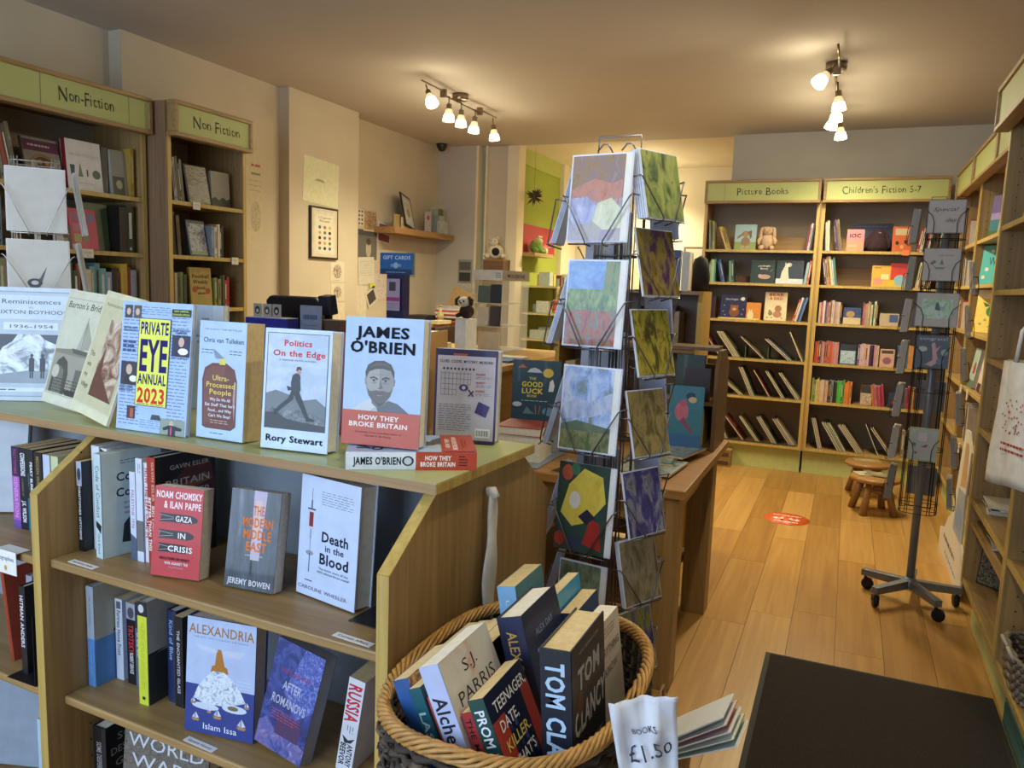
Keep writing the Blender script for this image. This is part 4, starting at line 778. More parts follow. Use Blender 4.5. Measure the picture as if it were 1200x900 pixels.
# local x runs away from the camera (+y world), the front cover faces +x world; tilt>0 leans the top to -x
def a_cla(A):
    A.rect(0, 0, 1, 1, '34343a'); A.rect(0, 0, 1, .5, '2c2c32'); A.text('THE NO. 1 BESTSELLING AUTHOR', .5, .92, .018, 'a9a9ae', wmax=.6); A.text('TOM', .5, .70, .14, 'a5a6aa', wmax=.66, bold=.03); A.text('CLANCY', .52, .44, .16, 'a5a6aa', wmax=.92, bold=.03); A.ell(.22, .62, .09, .07, '5a3a34')
    A.lines(.1, .9, .2, .3, 2, '8f9094', .4)
bb((-.306, .955, 1.0), 90, .046, .24, .155, 4, '2f3036', 'dark grey thick hardback with huge silver capitals, standing tallest at the basket front', sp('TOM CLANCY', 'b4d0ea', .62, .5, .84, .035, lambda A: A.rect(0, 0, 1, 1, '18202e')), a_cla, True, page=PAGEY)
def a_tee(A):
    A.rect(0, 0, 1, 1, '121a3a'); A.rect(.0, .0, .3, .8, 'a83a2c'); A.rect(.78, .25, 1, .85, '9a3430')
    for i in range(14): A.rect(.3+(i % 4)*.13, .2+(i//4)*.15, .36+(i % 4)*.13, .3+(i//4)*.15, ('26345c', '3f4a78', '1a2248')[i % 3])
    for i, t in enumerate(('TEENAGER,', 'DATE,', 'KILLER.', "WHAT'S")): A.text(t, .12, .84-i*.145, .085, 'e2e4ec' if i != 2 else 'd8c25a', wmax=(.84, .46, .62, .6)[i], al='l', bold=.01)
bb((-.4145, .905, .93), 90, .026, .198, .13, 24, '121a3a', 'navy thriller paperback with a question on its cover, front of the basket', sp('PROM MOM', 'e6e8ee', .6, .36, .56, .02, lambda A: A.rect(.0, 0, 1, 1, '1f4a44')), a_tee)
bb((-.4325, .905, .905), 90, .017, .185, .13, 24, 'a83234', 'red paperback with a black spine title beside the navy thriller', sp('THE MATCH', '30161a', .5, .3, .5, .02))
def a_par(A): A.rect(0, 0, 1, 1, paint(['b4585a', 'd8b0a8', 'd6d2cc', 'd9d8d4', 'dcdcd8', 'c9a49c'], 12, 8, .5)); A.text('S.J.', .5, .84, .08, '3a3236', wmax=.3); A.text('PARRIS', .5, .68, .09, '3a3236', wmax=.76); A.text('Alchemy', .5, .3, .09, '3a3236', wmax=.7, shear=.2)
bb((-.4825, .897, .968), 90, .033, .235, .155, 24, 'b9c0e0', 'pale lavender paperback with red floral cover and curly black spine script', sp('Alchemy', '24222c', .7, .42, .44, .02, lambda A: (A.rect(0, 0, 1, 1, 'b9c3e6'), A.ell(.78, .5, .1, .4, '9a8ab0'))), a_par, page=PAGE)
bb((-.492, .925, .905), 90, .024, .17, .125, 24, 'c0564e', 'salmon red slim paperback between the lavender and teal ones', sp('Before', 'e9e0d8', .6, .4, .4, .01))
bb((-.523, .92, .912), 90, .022, .18, .125, 24, '1c5a66', 'dark teal paperback near the left of the basket', sp('LAST D', 'a9c4c8', .55, .45, .5, .02))
def a_blu(A): A.rect(0, 0, 1, 1, paint(['2a4a80', '4a3a40', 'a0703a', 'd8b070', '6a8ac0'], 22, 4, 2))
bb((-.550, .93, .915), 90, .028, .18, .13, 24, '2c5a9a', 'blue paperback with a colourful cover, leftmost of the basket front row', None, a_blu)
def a_day(A): A.rect(0, 0, 1, 1, '1a2548'); A.text('ALEX DAY', .5, .8, .05, '8aa0d0', wmax=.5); A.text('THE', .5, .42, .09, 'e0e4ee', wmax=.3, bold=.02); A.text('HARMONIC', .5, .22, .11, 'e0e4ee', wmax=.9, bold=.02); A.lines(.2, .8, .62, .74, 2, '8aa0d0', .4)
bb((-.425, 1.062, .985), 90, .044, .235, .15, 16, '1a2548', 'navy hardback with gold spine letters rising behind the lavender paperback', sp('ALEX DAY', 'c9a45a', .4, .3, .4, .01, lambda A: A.text('THE', .8, .3, .5, 'd8dce8', wmax=.2)), a_day, True)
bb((-.500, 1.215, .965), 90, .036, .198, .13, 10, '5a8ea8', 'pale blue-green paperback at the back left of the basket', sp('L', 'c9dce8', .2, .15, .06, 0, lambda A: A.rect(.0, 0, .3, 1, '7aaed8')), lambda A: (A.rect(0, 0, 1, 1, '5f9298'), A.text('TO', .3, .8, .08, '1c3c48', wmax=.2)))
bb((-.335, 1.16, .935), 88, .034, .185, .13, 8, 'd9cdc2', 'cream paperback with faint grey title at the right of the basket', None, lambda A: (A.lines(.2, .8, .84, .94, 3, '8a8078'), A.text('EVERYTHING', .5, .68, .08, '7a7068', wmax=.86, bold=.01), A.text('I KNOW', .5, .5, .08, '7a7068', wmax=.6)), page=PAGE)
bb((-.425, 1.225, .96), 90, .022, .198, .125, 10, '3a9ad0', 'bright sky blue paperback rising at the back of the basket', sp('ADELE TURGENIE', 'e6f0f8', .6, .34, .5, .02))
bb((-.387, 1.222, .935), 90, .030, .19, .125, 10, '1c3a6a', 'deep blue paperback beside the sky blue one at the basket back', sp('JASON', '8ab0e0', .5, .4, .5, .02), lambda A: (A.rect(0, 0, 1, 1, '1f4478'), A.text('JACKSON', .5, .7, .1, 'b9d0ea', wmax=.7)))
bb((-.474, 1.066, .93), 90, .030, .19, .125, 16, '2a2422', 'black paperback half hidden left of the navy hardback', None, lambda A: A.rect(.1, .1, .9, .9, '3a3028'))
bb((-.503, 1.066, .915), 90, .030, .17, .13, 16, 'c9b08a', 'tan paperback showing its yellowed page edges behind the lavender one')
bb((-.533, 1.068, .905), 90, .026, .16, .125, 16, 'a9927a', 'brown paperback with pale page tops, second row of the basket')
bb((-.558, 1.07, .895), 90, .024, .15, .125, 16, 'b8b0a4', 'grey paperback with cream page tops by the island panel')
# price paper hanging on the basket
PAPR = M('d3d6de', .6, var=.05, scale=12)
pp_ = MB(); NX, NY = 12, 14; Wp, Hp = .095, .13
def crump(u, v): return .006*math.sin(u*9+v*5)+.005*math.sin(v*13-u*4)+.012*v*v+.004*math.sin(u*21)
vs = []; ed = lambda u, v: (u*Wp*(1-.22*v), -v*Hp*(1+.10*math.sin(u*7)), crump(u, v))
for side in (0, .0012):
    for j in range(NY+1):
        for i in range(NX+1): x, y, z = ed(i/NX, j/NY); vs.append((x, y, z-side))
fs = []; N1 = (NX+1)*(NY+1)
for j in range(NY):
    for i in range(NX):
        a = j*(NX+1)+i; fs.append((a, a+NX+1, a+NX+2, a+1)); fs.append(tuple(N1+q for q in (a, a+1, a+NX+2, a+NX+1)))
for i in range(NX): a = i; fs.append((a, a+1, N1+a+1, N1+a)); a = NY*(NX+1)+i; fs.append((a+1, a, N1+a, N1+a+1))
for j in range(NY): a = j*(NX+1); fs.append((a+NX+1, a, N1+a, N1+a+NX+1)); a = j*(NX+1)+NX; fs.append((a, a+NX+1, N1+a+NX+1, N1+a))
pp_.add(vs, fs, PAPR, True)
PM = Matrix.Translation((-.262, .990, .93)) @ Matrix.Rotation(R(18), 4, 'Z') @ Matrix.Rotation(R(82), 4, 'X') @ Matrix.Rotation(R(12), 4, 'Z')
o = pp_.build('price_notice', mat4=PM); tag(o, 'crumpled white paper price notice hanging on the right side of the wicker basket', 'notice')
A = Art(Matrix.Translation((.0, -Hp, .0145)), Wp, Hp); 
def price(txt, u, v, h, wd):
    A.text(txt, u, v, h, '3a3c44', wmax=wd, rot=.12)
price('BOOKS', .45, .66, .07, .36); price('£1.50', .5, .40, .15, .66)

for t_ in A.ts: t_.v = [(x, y, crump(min(1, max(0, x/Wp)), min(1, max(0, -y/Hp)))+.0065) for x, y, z in t_.v]
A.build(o, 'p', 'lettering')
# fanned booklets leaning out of the basket's back corner
for i, (c, l) in enumerate((('c9cfd6', 'silvery booklet, topmost of the fan leaning out of the basket'), ('b84a4a', 'red-edged booklet in the fan leaning out of the basket'), ('dfe3e0', 'white booklet in the middle of the fan by the basket'), ('5a8a5a', 'green-edged booklet in the fan by the basket'), ('e6e4da', 'cream booklet, lowest of the fan by the basket'))):
    m = Matrix.Translation((-.236+.004*i, 1.30, .722-.0065*i)) @ Matrix.Rotation(R(-4), 4, 'Z') @ Matrix.Rotation(R(52+2.2*i), 4, 'Y')
    b = MB(); b.box(-.0005, -.04, 0, .0005, .05, .13, M(c, .4)); b.box(-.0022, -.04, .002, -.0005, .05, .129, WHITE); o = b.build('booklet', mat4=m); tag(o, l, 'booklet', 'fanned booklets')
b = MB(); b.prism([(-.246, .54), (-.205, .54), (-.196, .685), (-.246, .70)], 'y', 1.245, 1.345, M('9a7648', .8)); o = b.build('paper_bag'); tag(o, 'brown kraft paper bag hanging at the right side of the wicker basket', 'bag'); b = MB(); b.tube([(-.246, 1.26, .69), (-.25, 1.27, .80), (-.25, 1.32, .80), (-.246, 1.33, .69)], .0025, M('8a6a44', .8), 6); b.build('handle', o)
# white cloth strap hanging from a peg on the island end
b = MB(); CL = M('cfcdc6', .9, var=.05, scale=40)
def strapprof(z): return .010+.008*math.sin((1.04-z)*9)**2
vs = []; zs = np.linspace(1.085, .78, 16)
for i, z in enumerate(zs):
    w0 = .010+.016*min(1, i/6)+.003*math.sin(i); 
    for k in range(10): a = 2*math.pi*k/10; vs.append((.012+.006*math.sin(a)*(1+.3*math.sin(i*.9+k)), .205+w0*math.cos(a)+.004*math.sin(i*.5), z))
fs = [(i*10+k, i*10+(k+1) % 10, (i+1)*10+(k+1) % 10, (i+1)*10+k) for i in range(15) for k in range(10)]+[tuple(range(9, -1, -1)), tuple(range(150, 160))]
b.add(vs, fs, CL, True); b.tube([(.002, .205, 1.09), (.012, .205, 1.094), (.018, .205, 1.08)], .010, CL, 8)
o = b.build('cloth_strap', mat4=IS @ Matrix.Translation((-.005, .0, 0))); tag(o, 'white cloth strap looped over a peg on the end panel of the island', 'strap')

# ================= card spinners =================
def greeting_card(m, w, h, n, art, label, group=None, env='d4dbee', border=.0, cat='card', gap=.0032, extra=None, portrait=True):
    b = MB(); e = M(env, .6, var=.03)
    for i in range(n): b.box(-w/2-.0006*i, .0012+gap*i, .001*i, w/2-.0006*i, .0012+gap*i+gap*.72, h-.001*(i % 2), e)
    o = b.build('greeting_card', mat4=m)
    c = MB(); c.box(-w/2+.003, 0, .003, w/2-.003, .0011, h-.003, WHITE if border else art); c.build('card_front', o)
    if border:
        A = Art(Matrix.Translation((-w/2, 0, 0)) @ face_front(w, h), w, h); A.rect(*border, art)
        if extra: extra(A)
        A.build(o, 'printed_picture', 'lettering')
    elif extra: A = Art(Matrix.Translation((-w/2, 0, 0)) @ face_front(w, h), w, h); extra(A); A.build(o, 'printed_picture', 'lettering')
    return tag(o, label, cat, group)
def FM(C, az, r, z, lean=0): 
    return Matrix.Translation((C[0]+r*math.cos(R(az)), C[1]+r*math.sin(R(az)), z)) @ Matrix.Rotation(R(az+90), 4, 'Z') @ Matrix.Rotation(R(-lean), 4, 'X')
SW = M('6f7178', .3, metal=.85, var=.04)
def pocket(parent, C, az, r, z, w, h, lean, m, rad=.0019, curved=False):
    b = MB(); b.T = Matrix.Translation((-C[0], -C[1], 0)) @ FM(C, az, r, z, lean)
    dep = -.012; bk_ = .008
    for s in (-1, 1):
        if curved: b.tube([(s*w*.52, bk_, h*.66), (s*w*.50, dep, h*.66), (s*w*.36, dep-.002, h*.52), (s*w*.29, dep-.002, h*.3), (s*w*.30, dep, 0), (s*w*.30, dep+.004, -.006), (s*w*.3, bk_, -.004)], rad, m, 5)
        else: b.tube([(s*w*.56, bk_+.01, h*.72), (s*w*.54, dep, h*.70), (s*w*.50, dep, h*.66), (s*w*.14, dep, .0), (s*w*.14, dep+.004, -.006), (s*w*.14, bk_+.01, -.006)], rad, m, 5)
    b.tube([(-w*.42, dep*.5, -.005), (w*.42, dep*.5, -.005)], rad, m, 5)
    b.build('card_pocket', parent)
def BR(pal, sc, seed, st=(1, 1, .45)): return paint(pal, sc, seed, .5, .3, .4, stretch=st, det=10)
def f1(A):
    A.rect(.03, .5, .88, .98, BR(['7a6058', '9a8060', '8a7a84', 'b09a78'], 40, 1)); A.rect(.03, .02, .88, .3, BR(['8a84a0', 'a9a0a8', '9a9478'], 40, 2))
    A.poly([(.05, .6), (.4, .72), (.7, .66), (.86, .7), (.86, .5), (.5, .46), (.05, .5)], BR(['a8685a', 'c08878', '9a7a7c'], 60, 3)); A.poly([(.03, .5), (.3, .52), (.48, .4), (.4, .22), (.1, .2), (.03, .3)], BR(['8088b8', 'a4a8d0', 'c4c6dc'], 60, 4)); A.poly([(.48, .44), (.7, .5), (.88, .36), (.88, .16), (.6, .14), (.42, .24)], BR(['a9b494', 'c9cdb0', 'dcdcc8'], 60, 5))
def f2(A):
    A.rect(.03, .62, .88, .98, BR(['4a6ab0', '5f86c8', '7fa4da', '5a7a94'], 20, 1, (1, 1, 1))); A.rect(.03, .35, .88, .66, BR(['24402c', '3f6a38', '7a944a', '8aa884'], 70, 2)); A.rect(.03, .02, .88, .42, BR(['2c2420', '7a3428', 'a8402e', '5a6a3a', '8a6a8a', 'b8503a'], 80, 3)); A.poly([(.62, .6), (.66, .98), (.88, .98), (.88, .6)], BR(['24402c', '6a8a4a', 'a0503c'], 60, 5))
def f3(A):
    A.rect(.03, .02, .88, .3, BR(['3a4a34', '5a6a44', '8a8a5c', '6a7a84'], 60, 1)); A.poly([(.03, .5), (.25, .62), (.5, .58), (.88, .72), (.88, .5), (.5, .4), (.03, .36)], BR(['7a8ab8', '9aaad4', 'b8c4e0', 'd4dcec'], 40, 2)); A.poly([(.03, .3), (.3, .36), (.88, .3), (.88, .24), (.03, .24)], BR(['4a5a48', '6a7a64'], 50, 3))
def f4(A):
    A.rect(.0, .0, .9, 1, BR(['1c2838', '2c4a40', '24302c'], 20, 1)); A.poly([(.08, .42), (.2, .75), (.45, .95), (.78, .88), (.86, .6), (.6, .36), (.3, .28)], BR(['c9a83a', 'dcc850', 'c8b04a'], 20, 2)); A.ell(.16, .88, .1, .09, BR(['a8402e', 'c0684a'], 30, 3)); A.ell(.3, .93, .08, .07, BR(['4a8a5a', '2c6a5a'], 30, 4)); A.poly([(.5, .1), (.62, .4), (.78, .36), (.84, .05)], BR(['8a2020', 'b83430'], 30, 5)); A.ell(.32, .58, .1, .1, 'd8d4c8'); A.ell(.1, .12, .1, .08, BR(['b84030', '7a2a2a'], 30, 7)); A.ell(.34, .1, .14, .08, BR(['2c4a6a', '3a2c4a'], 30, 8)); A.poly([(.4, .4), (.55, .5), (.7, .42), (.55, .32)], '1c1c34')
def f5(A): A.rect(.03, .02, .88, .5, BR(['34443a', '4a5c48', '6a7a60'], 50, 1)); A.rect(.1, .3, .5, .8, BR(['5a6a5a', '84948a'], 40, 2)); A.ell(.45, .45, .07, .06, '5a2c34')
FX = [f1, f2, f3, f4, f5]
SC1 = (-.513, 1.81)
sr = empty('card_spinner', (SC1[0], SC1[1], 0)); tag(sr, 'tall wire card spinner with art greeting cards standing between the basket and the table', 'display stand')
b = MB(); b.tube([(0, 0, .012), (0, 0, 1.80)], .011, WIRE, 10); b.build('pole', sr)
b = MB(); b.lathe([(.125, .001), (.125, .008), (.03, .016), (.012, .03)], WIRE, 24); b.build('base_plate', sr)
AZ = (-98, -26, 46, 118, 190)
def posts(parent, azs, half, r, z0, z1, m, rad=.0018, gap=.008):
    for az in azs:
        for s in (-1, 1):
            a = az+s*half; b = MB()
            for g in (-1, 1): b.tube([(r*math.cos(R(a+g*4)), r*math.sin(R(a+g*4)), z0), (r*math.cos(R(a+g*4)), r*math.sin(R(a+g*4)), z1)], rad, m, 6)
            b.build('wire_post', parent)
posts(sr, AZ, 24, .058, .45, 1.80, SW)
for z in np.arange(.5, 1.82, .215):
    b = MB(); b.tube([(.058*math.cos(2*math.pi*i/20), .058*math.sin(2*math.pi*i/20), z) for i in range(20)], .0016, SW, 5, closed=True)
    b.tube([(-.058, 0, z), (.058, 0, z)], .0016, SW, 5); b.build('wire_ring', sr)
b = MB(); b.tube([(-.052, -.03, 1.79), (-.050, -.03, 1.845), (.050, -.035, 1.845), (.052, -.035, 1.79)], .002, SW, 6)
for s in (-1, 1): b.tube([(s*.028-.018, -.05, 1.81), (s*.028-.006, -.05, 1.825), (s*.028+.006, -.05, 1.825), (s*.028+.018, -.05, 1.805)], .0018, SW, 6)
b.build('top_loop', sr)
FRONT = [(1.60, .150, .196, ['8a7f88', '9a6a58', 'b9a2a0', '8c92b4', 'b7b78e', 'c9c4c0', '7a86a8'], 9, 'tall card with soft pink and lilac patches, top of the spinner front', None),
         (1.366, .148, .198, ['3a4a30', '5a3a34', '8a3a30', '6a8a4a', '4a6ab0', '6a9ad8', '2f4a34'], 16, 'card with a red and green flower garden under blue sky, second tier front', None),
         (1.124, .148, .198, ['5a6a50', '7a8a7c', '8aa6dc', 'a9c0ea', 'c9d4ea', '7a96cc'], 8, 'card with pale blue sky and clouds over grass, third tier front', None),
         (.884, .146, .208, ['2a2030', 'a03028', 'c9b03a', 'e0d060', '2f5a48', 'c05a48', '1c2848'], 10, 'card with bold yellow, red and dark green shapes, fourth tier front', None),
         (.668, .124, .188, ['3a4a3c', '4a5c44', '6a7a5c', '8a9a80', '5a3034'], 8, 'card with a dim green park scene, fifth tier front', None)]
for i, (z, w, h, pal, sc, lab, x) in enumerate(FRONT):
    ln = 5
    greeting_card(FM(SC1, -98, .128, z, ln), w, h, 2, BR(pal, 30, i), lab, 'cards on the front of the art spinner', border=(.03, .02, .88, .98), extra=FX[i])
    pocket(sr, SC1, -98, .128, z, w*1.03, h*.75, ln, SW)
RIGHT = [(1.655, ['2c2f38', '5a6a50', '8a9a5a', 'a9b070', '3c4450'], 'card stack with a green woodland picture, top of the spinner right side', 5),
         (1.485, ['241c1c', '5a4a24', '8a7a3a', '4a2a5a', '2a2024'], 'card with a dark gold and violet picture, second tier right side', 1),
         (1.305, ['2f2a1c', '6a5a22', 'a9a03a', '4a4a20', '3a2a1a'], 'card with ochre and yellow brushwork, third tier right side', 1),
         (1.120, ['4a4228', '7a6a44', '9a8a5a', '5a5430', '6a5a3a'], 'card with brown and olive shapes, fourth tier right side', 1),
         (.930, ['14142c', '26265c', '3a3a84', '8a8a94', '1c1c44'], 'card with deep blue swirling night colours, fifth tier right side', 1),
         (.765, ['3a3624', '6a6044', '8a8068', '4a4428'], 'card stack with olive brown picture, sixth tier right side', 3),
         (.585, ['1c1c4c', '3a3a8a', '8a8a3a', '2a4a2a'], 'card with violet and yellow flowers, lowest tier right side', 1)]
for i, (z, pal, lab, n) in enumerate(RIGHT):
    greeting_card(FM(SC1, -26, .138, z, 13), .132, .155, n, BR(pal, 34, i+20), lab, 'cards on the right of the art spinner', border=(.02, .02, .98, .98), gap=.0055 if n == 5 else .0032)
    pocket(sr, SC1, -26, .134, z, .141, .13, 15, SW)
for az, zs, nm in ((190, (1.60, 1.366, 1.124, .884, .672), 'left'), (118, (1.5, 1.2, .9), 'back'), (46, (1.62, 1.40, 1.18, .96, .74), 'far right')):
    for i, z in enumerate(zs):
        greeting_card(FM(SC1, az, .155 if az == 190 else .130, z, {190: 15, 118: 5, 46: 7}[az]), .115, .19, 4 if az == 190 else 2, paint(['8a8f9a', 'b9bcc6', 'd0d4de'], 20, i+40), '%s card stack seen from behind, %s side of the art spinner, %s down' % (('pale blue', 'white', 'grey', 'lilac', 'silver')[i], nm, ORD[i]), 'cards seen from behind on the art spinner', env=('aab4cc', 'c3cce4', 'b4bcd4', 'bcc4dc', 'a9b0c4')[i])
        pocket(sr, SC1, az, .155 if az == 190 else .130, z, .14, .14, {190: 15, 118: 5, 46: 7}[az], SW)

SC2 = (.385, 4.21)
s2r = empty('card_spinner', (SC2[0], SC2[1], 0)); tag(s2r, 'grey wheeled card spinner with white greeting cards by the right hand shelves', 'display stand')
POLE = M('7c8188', .4, metal=.3, var=.04); BW = M('1c1b1c', .45, metal=.4, var=.04)
b = MB(); b.tube([(0, 0, .085), (0, 0, 1.90)], .019, POLE, 14); b.build('pole', s2r)
b = MB(); b.lathe([(.028, .075), (.035, .08), (.035, .115), (.022, .13)], POLE, 16); b.build('hub', s2r)
for k, a in enumerate((-62, 10, 82, 154, 226)):
    b = MB(); b.T = Matrix.Rotation(R(a), 4, 'Z'); b.prism([(.03, .075), (.235, .072), (.235, .105), (.03, .118)], 'y', -.018, .018, M('767a80', .4, metal=.5)); leg = b.build('leg', s2r, bevel=.002)
    c = MB(); c.T = Matrix.Rotation(R(a), 4, 'Z') @ Matrix.Translation((.218, 0, 0)) @ Matrix.Rotation(R(40+k*50), 4, 'Z')
    c.tube([(0, 0, .072), (0, 0, .05)], .008, BW, 8); c.lathe([(.005, -.011), (.027, -.011), (.030, -.006), (.030, .006), (.027, .011), (.005, .011)], BW, 18, c=(.012, 0, .030), axis='y'); c.prism([(.0, .06), (.03, .056), (.032, .03), (.012, .045), (-.01, .045)], 'y', -.014, .014, BW); c.build('castor', leg)
AZ2 = (-97, -7, 83, 173)
posts(s2r, AZ2, 32, .092, .47, 1.93, BW, .0018)
for z in (.47, .51, .78, 1.06, 1.34, 1.55, 1.78, 1.92):
    b = MB(); b.tube([(.092*math.cos(R(a)), .092*math.sin(R(a)), z) for a in [q+s for q in AZ2 for s in (-32, 32)]], .0018, BW, 5, closed=True); b.tube([(-.088, 0, z), (.088, 0, z)], .0016, BW, 5); b.build('wire_ring', s2r)
b = MB()
for s in (-1, 1): b.tube([(s*.05-.03, -.11, 1.92), (s*.05-.03, -.11, 1.965), (s*.05+.03, -.11, 1.965), (s*.05+.03, -.11, 1.92)], .0018, BW, 5)
b.build('top_loop', s2r)
G1 = M('bdb6ae', .5, var=.03)
def x1(A): A.text('Special', .45, .66, .12, '55504c', wmax=.66, shear=.35); A.text('day', .62, .34, .12, '55504c', wmax=.3, shear=.35)
def x2(A): A.poly([(.22, .55), (.35, .42), (.6, .42), (.72, .52), (.55, .36), (.35, .36)], '5a7a4a'); A.poly([(.45, .5), (.5, .68), (.56, .5)], '3c6a4a'); A.ell(.3, .58, .05, .05, '6a5a4a'); A.ell(.24, .54, .04, .04, '4a3a3a'); A.text('hello Summer', .6, .76, .06, 'a9564a', wmax=.4, shear=.3); A.ell(.5, .16, .03, .03, '9ab0b4')
def x3(A): A.rect(.13, .24, .87, .82, paint(['2a3a1c', '5a7a2c', '8aa84a', 'a9b894', '3a4a2a'], 22, 6, 1)); A.poly([(.45, .5), (.47, .7), (.52, .74), (.56, .6), (.58, .48)], '1a1e1a')
def x4(A): A.rect(.0, .0, 1, 1, '1e2226'); A.text('congrats!', .5, .86, .10, 'c9ccd0', wmax=.86); A.poly([(.45, .75), (.55, .8), (.6, .6), (.75, .72), (.62, .5), (.7, .2), (.5, .05), (.3, .1), (.52, .25), (.5, .5)], 'b98a84'); A.ell(.2, .58, .14, .08, 'a9b8a4'); A.ell(.85, .5, .1, .1, '7a9a8a'); A.ell(.75, .22, .12, .1, '4a4a6a')
def x5(A): A.rect(0, 0, 1, 1, '9aa46a'); A.rect(.04, .04, .96, .93, 'a5a8a0'); A.rect(.32, .6, .62, .85, 'b9b8b8'); A.ell(.2, .48, .07, .06, '3c7a7c'); A.line(.2, .4, .35, .3, .001, '8a5a3a'); A.poly([(.42, .42), (.6, .5), (.68, .5), (.6, .42)], '8a3a4a'); A.ell(.28, .24, .05, .04, '8a5a34')
FC = [(1.80, .150, .150, x1, 'pale grey card with looping script, top front of the wheeled spinner'), (1.585, .150, .148, x2, 'pale card with a small green sailing boat drawing, second on the wheeled spinner'), (1.375, .172, .156, x3, 'pale card with a framed green countryside photo, third on the wheeled spinner'), (1.185, .136, .150, x4, 'black congratulations card with a leaping figure, fourth on the wheeled spinner'), (.745, .122, .158, x5, 'green-bordered card with a bird drawing, low on the wheeled spinner')]
for i, (z, w, h, x, lab) in enumerate(FC):
    greeting_card(FM(SC2, -97, .150, z, 3), w, h, 2, G1, lab, 'cards on the front of the wheeled spinner', env='8f8d8a', extra=x); pocket(s2r, SC2, -97, .150, z, w*1.05, h, 3, BW, .0016, True)
for i, z in enumerate((1.76, 1.54, 1.34, 1.14, .93, .72, .52)):
    greeting_card(FM(SC2, 173, .150, z, 4), .13, .16, 6, G1, '%s sheaf of cards, left side of the wheeled spinner, %s from the top' % (('grey', 'cream', 'white', 'ivory', 'pale', 'ash grey', 'dark')[i], ORD[i]), 'side cards on the wheeled spinner', env=('b8b2a8', 'b4aca0', 'd0c9bc', 'c9c2b4', 'b8b4ac', 'c4bcb0', '8f8a82')[i], gap=.005); pocket(s2r, SC2, 173, .15, z, .138, .12, 6, BW, .0016, True)
    if i: greeting_card(FM(SC2, -7, .146, z-.01, 5), .13, .15, 4, paint(['4a4844', '7a7670', '8f8c86', '5a5a50'], 14, i), '%s card, right side of the wheeled spinner, %s from the top' % (('', 'olive', 'slate grey', 'grey-green', 'dusky', 'teal-grey', 'charcoal')[i], ORD[i-1]), 'side cards on the wheeled spinner', env='a09a90', gap=.006); pocket(s2r, SC2, -7, .146, z-.01, .138, .12, 6, BW, .0016, True)
for i, z in enumerate((.95, .52)):
    greeting_card(FM(SC2, 83, .140, z, 6), .13, .15, 2, G1, '%s card seen from behind on the far side of the wheeled spinner' % ('upper pale', 'lower pale')[i], 'side cards on the wheeled spinner', env='84868c')
# ---- small card rack at the far left (white wire) ----
SC3 = (-2.20, 1.57); s3r = empty('card_rack', (SC3[0], SC3[1], 1.15)); tag(s3r, 'white wire rack of pale greeting cards at the left edge of the frame', 'display stand')
WW = M('b9b4aa', .3, metal=.6, var=.03)
b = MB(); b.tube([(0, 0, .01), (0, 0, .66)], .008, WW, 10); b.build('pole', s3r); b = MB(); b.lathe([(.09, .001), (.09, .006), (.02, .012)], WW, 24); b.build('base_plate', s3r)
AZ3 = (-35, 55, 145, 235)
posts(s3r, AZ3, 38, .075, .05, .66, WW, .0016)
for z in (.06, .2, .34, .48, .57, .65):
    b = MB(); b.tube([(.075*math.cos(R(a)), .075*math.sin(R(a)), z) for a in [q+s for q in AZ3 for s in (-38, 38)]], .0018, WW, 5, closed=True); b.build('wire_ring', s3r)
def y1(A): A.poly([(.3, .2), (.5, .28), (.62, .5), (.56, .3), (.5, .12), (.36, .08)], '6a7078'); A.ell(.42, .2, .12, .08, '5a6068'); A.ell(.42, .2, .06, .04, 'd4d6da')
def y2(A): A.rect(0, 0, 1, 1, 'a09884'); [A.ell(.15+.2*(i % 4), .15+.22*(i//4), .04, .03, ('6a5a4a', '8a3a4a', '7a7a5a')[i % 3]) for i in range(16)]
for i, (z, w, h, x, lab) in enumerate(((1.60, .145, .18, None, 'white card in the top pocket of the rack at the left edge'), (1.43, .15, .15, y1, 'white card with a grey loop drawing in the rack at the left edge'), (1.285, .15, .13, y2, 'beige patterned card in the lowest visible pocket of the left edge rack'))):
    greeting_card(FM(SC3, -35, .128+.035*i, z, 8), w, h, 3, M('d4d2cc', .5, var=.03), lab, 'cards on the left edge rack', env='dcdcd8', extra=x); pocket(s3r, SC3, -35, .128+.035*i, z-1.15, w*1.05, h, 8, WW, .0016)
    greeting_card(FM(SC3, 55, .128, z, 8), w, h, 3, M('c9c7c0', .5, var=.03), 'pale card in the %s pocket on the right side of the left edge rack' % ('top', 'middle', 'lowest')[i], 'cards on the left edge rack', env='d4d4d0')
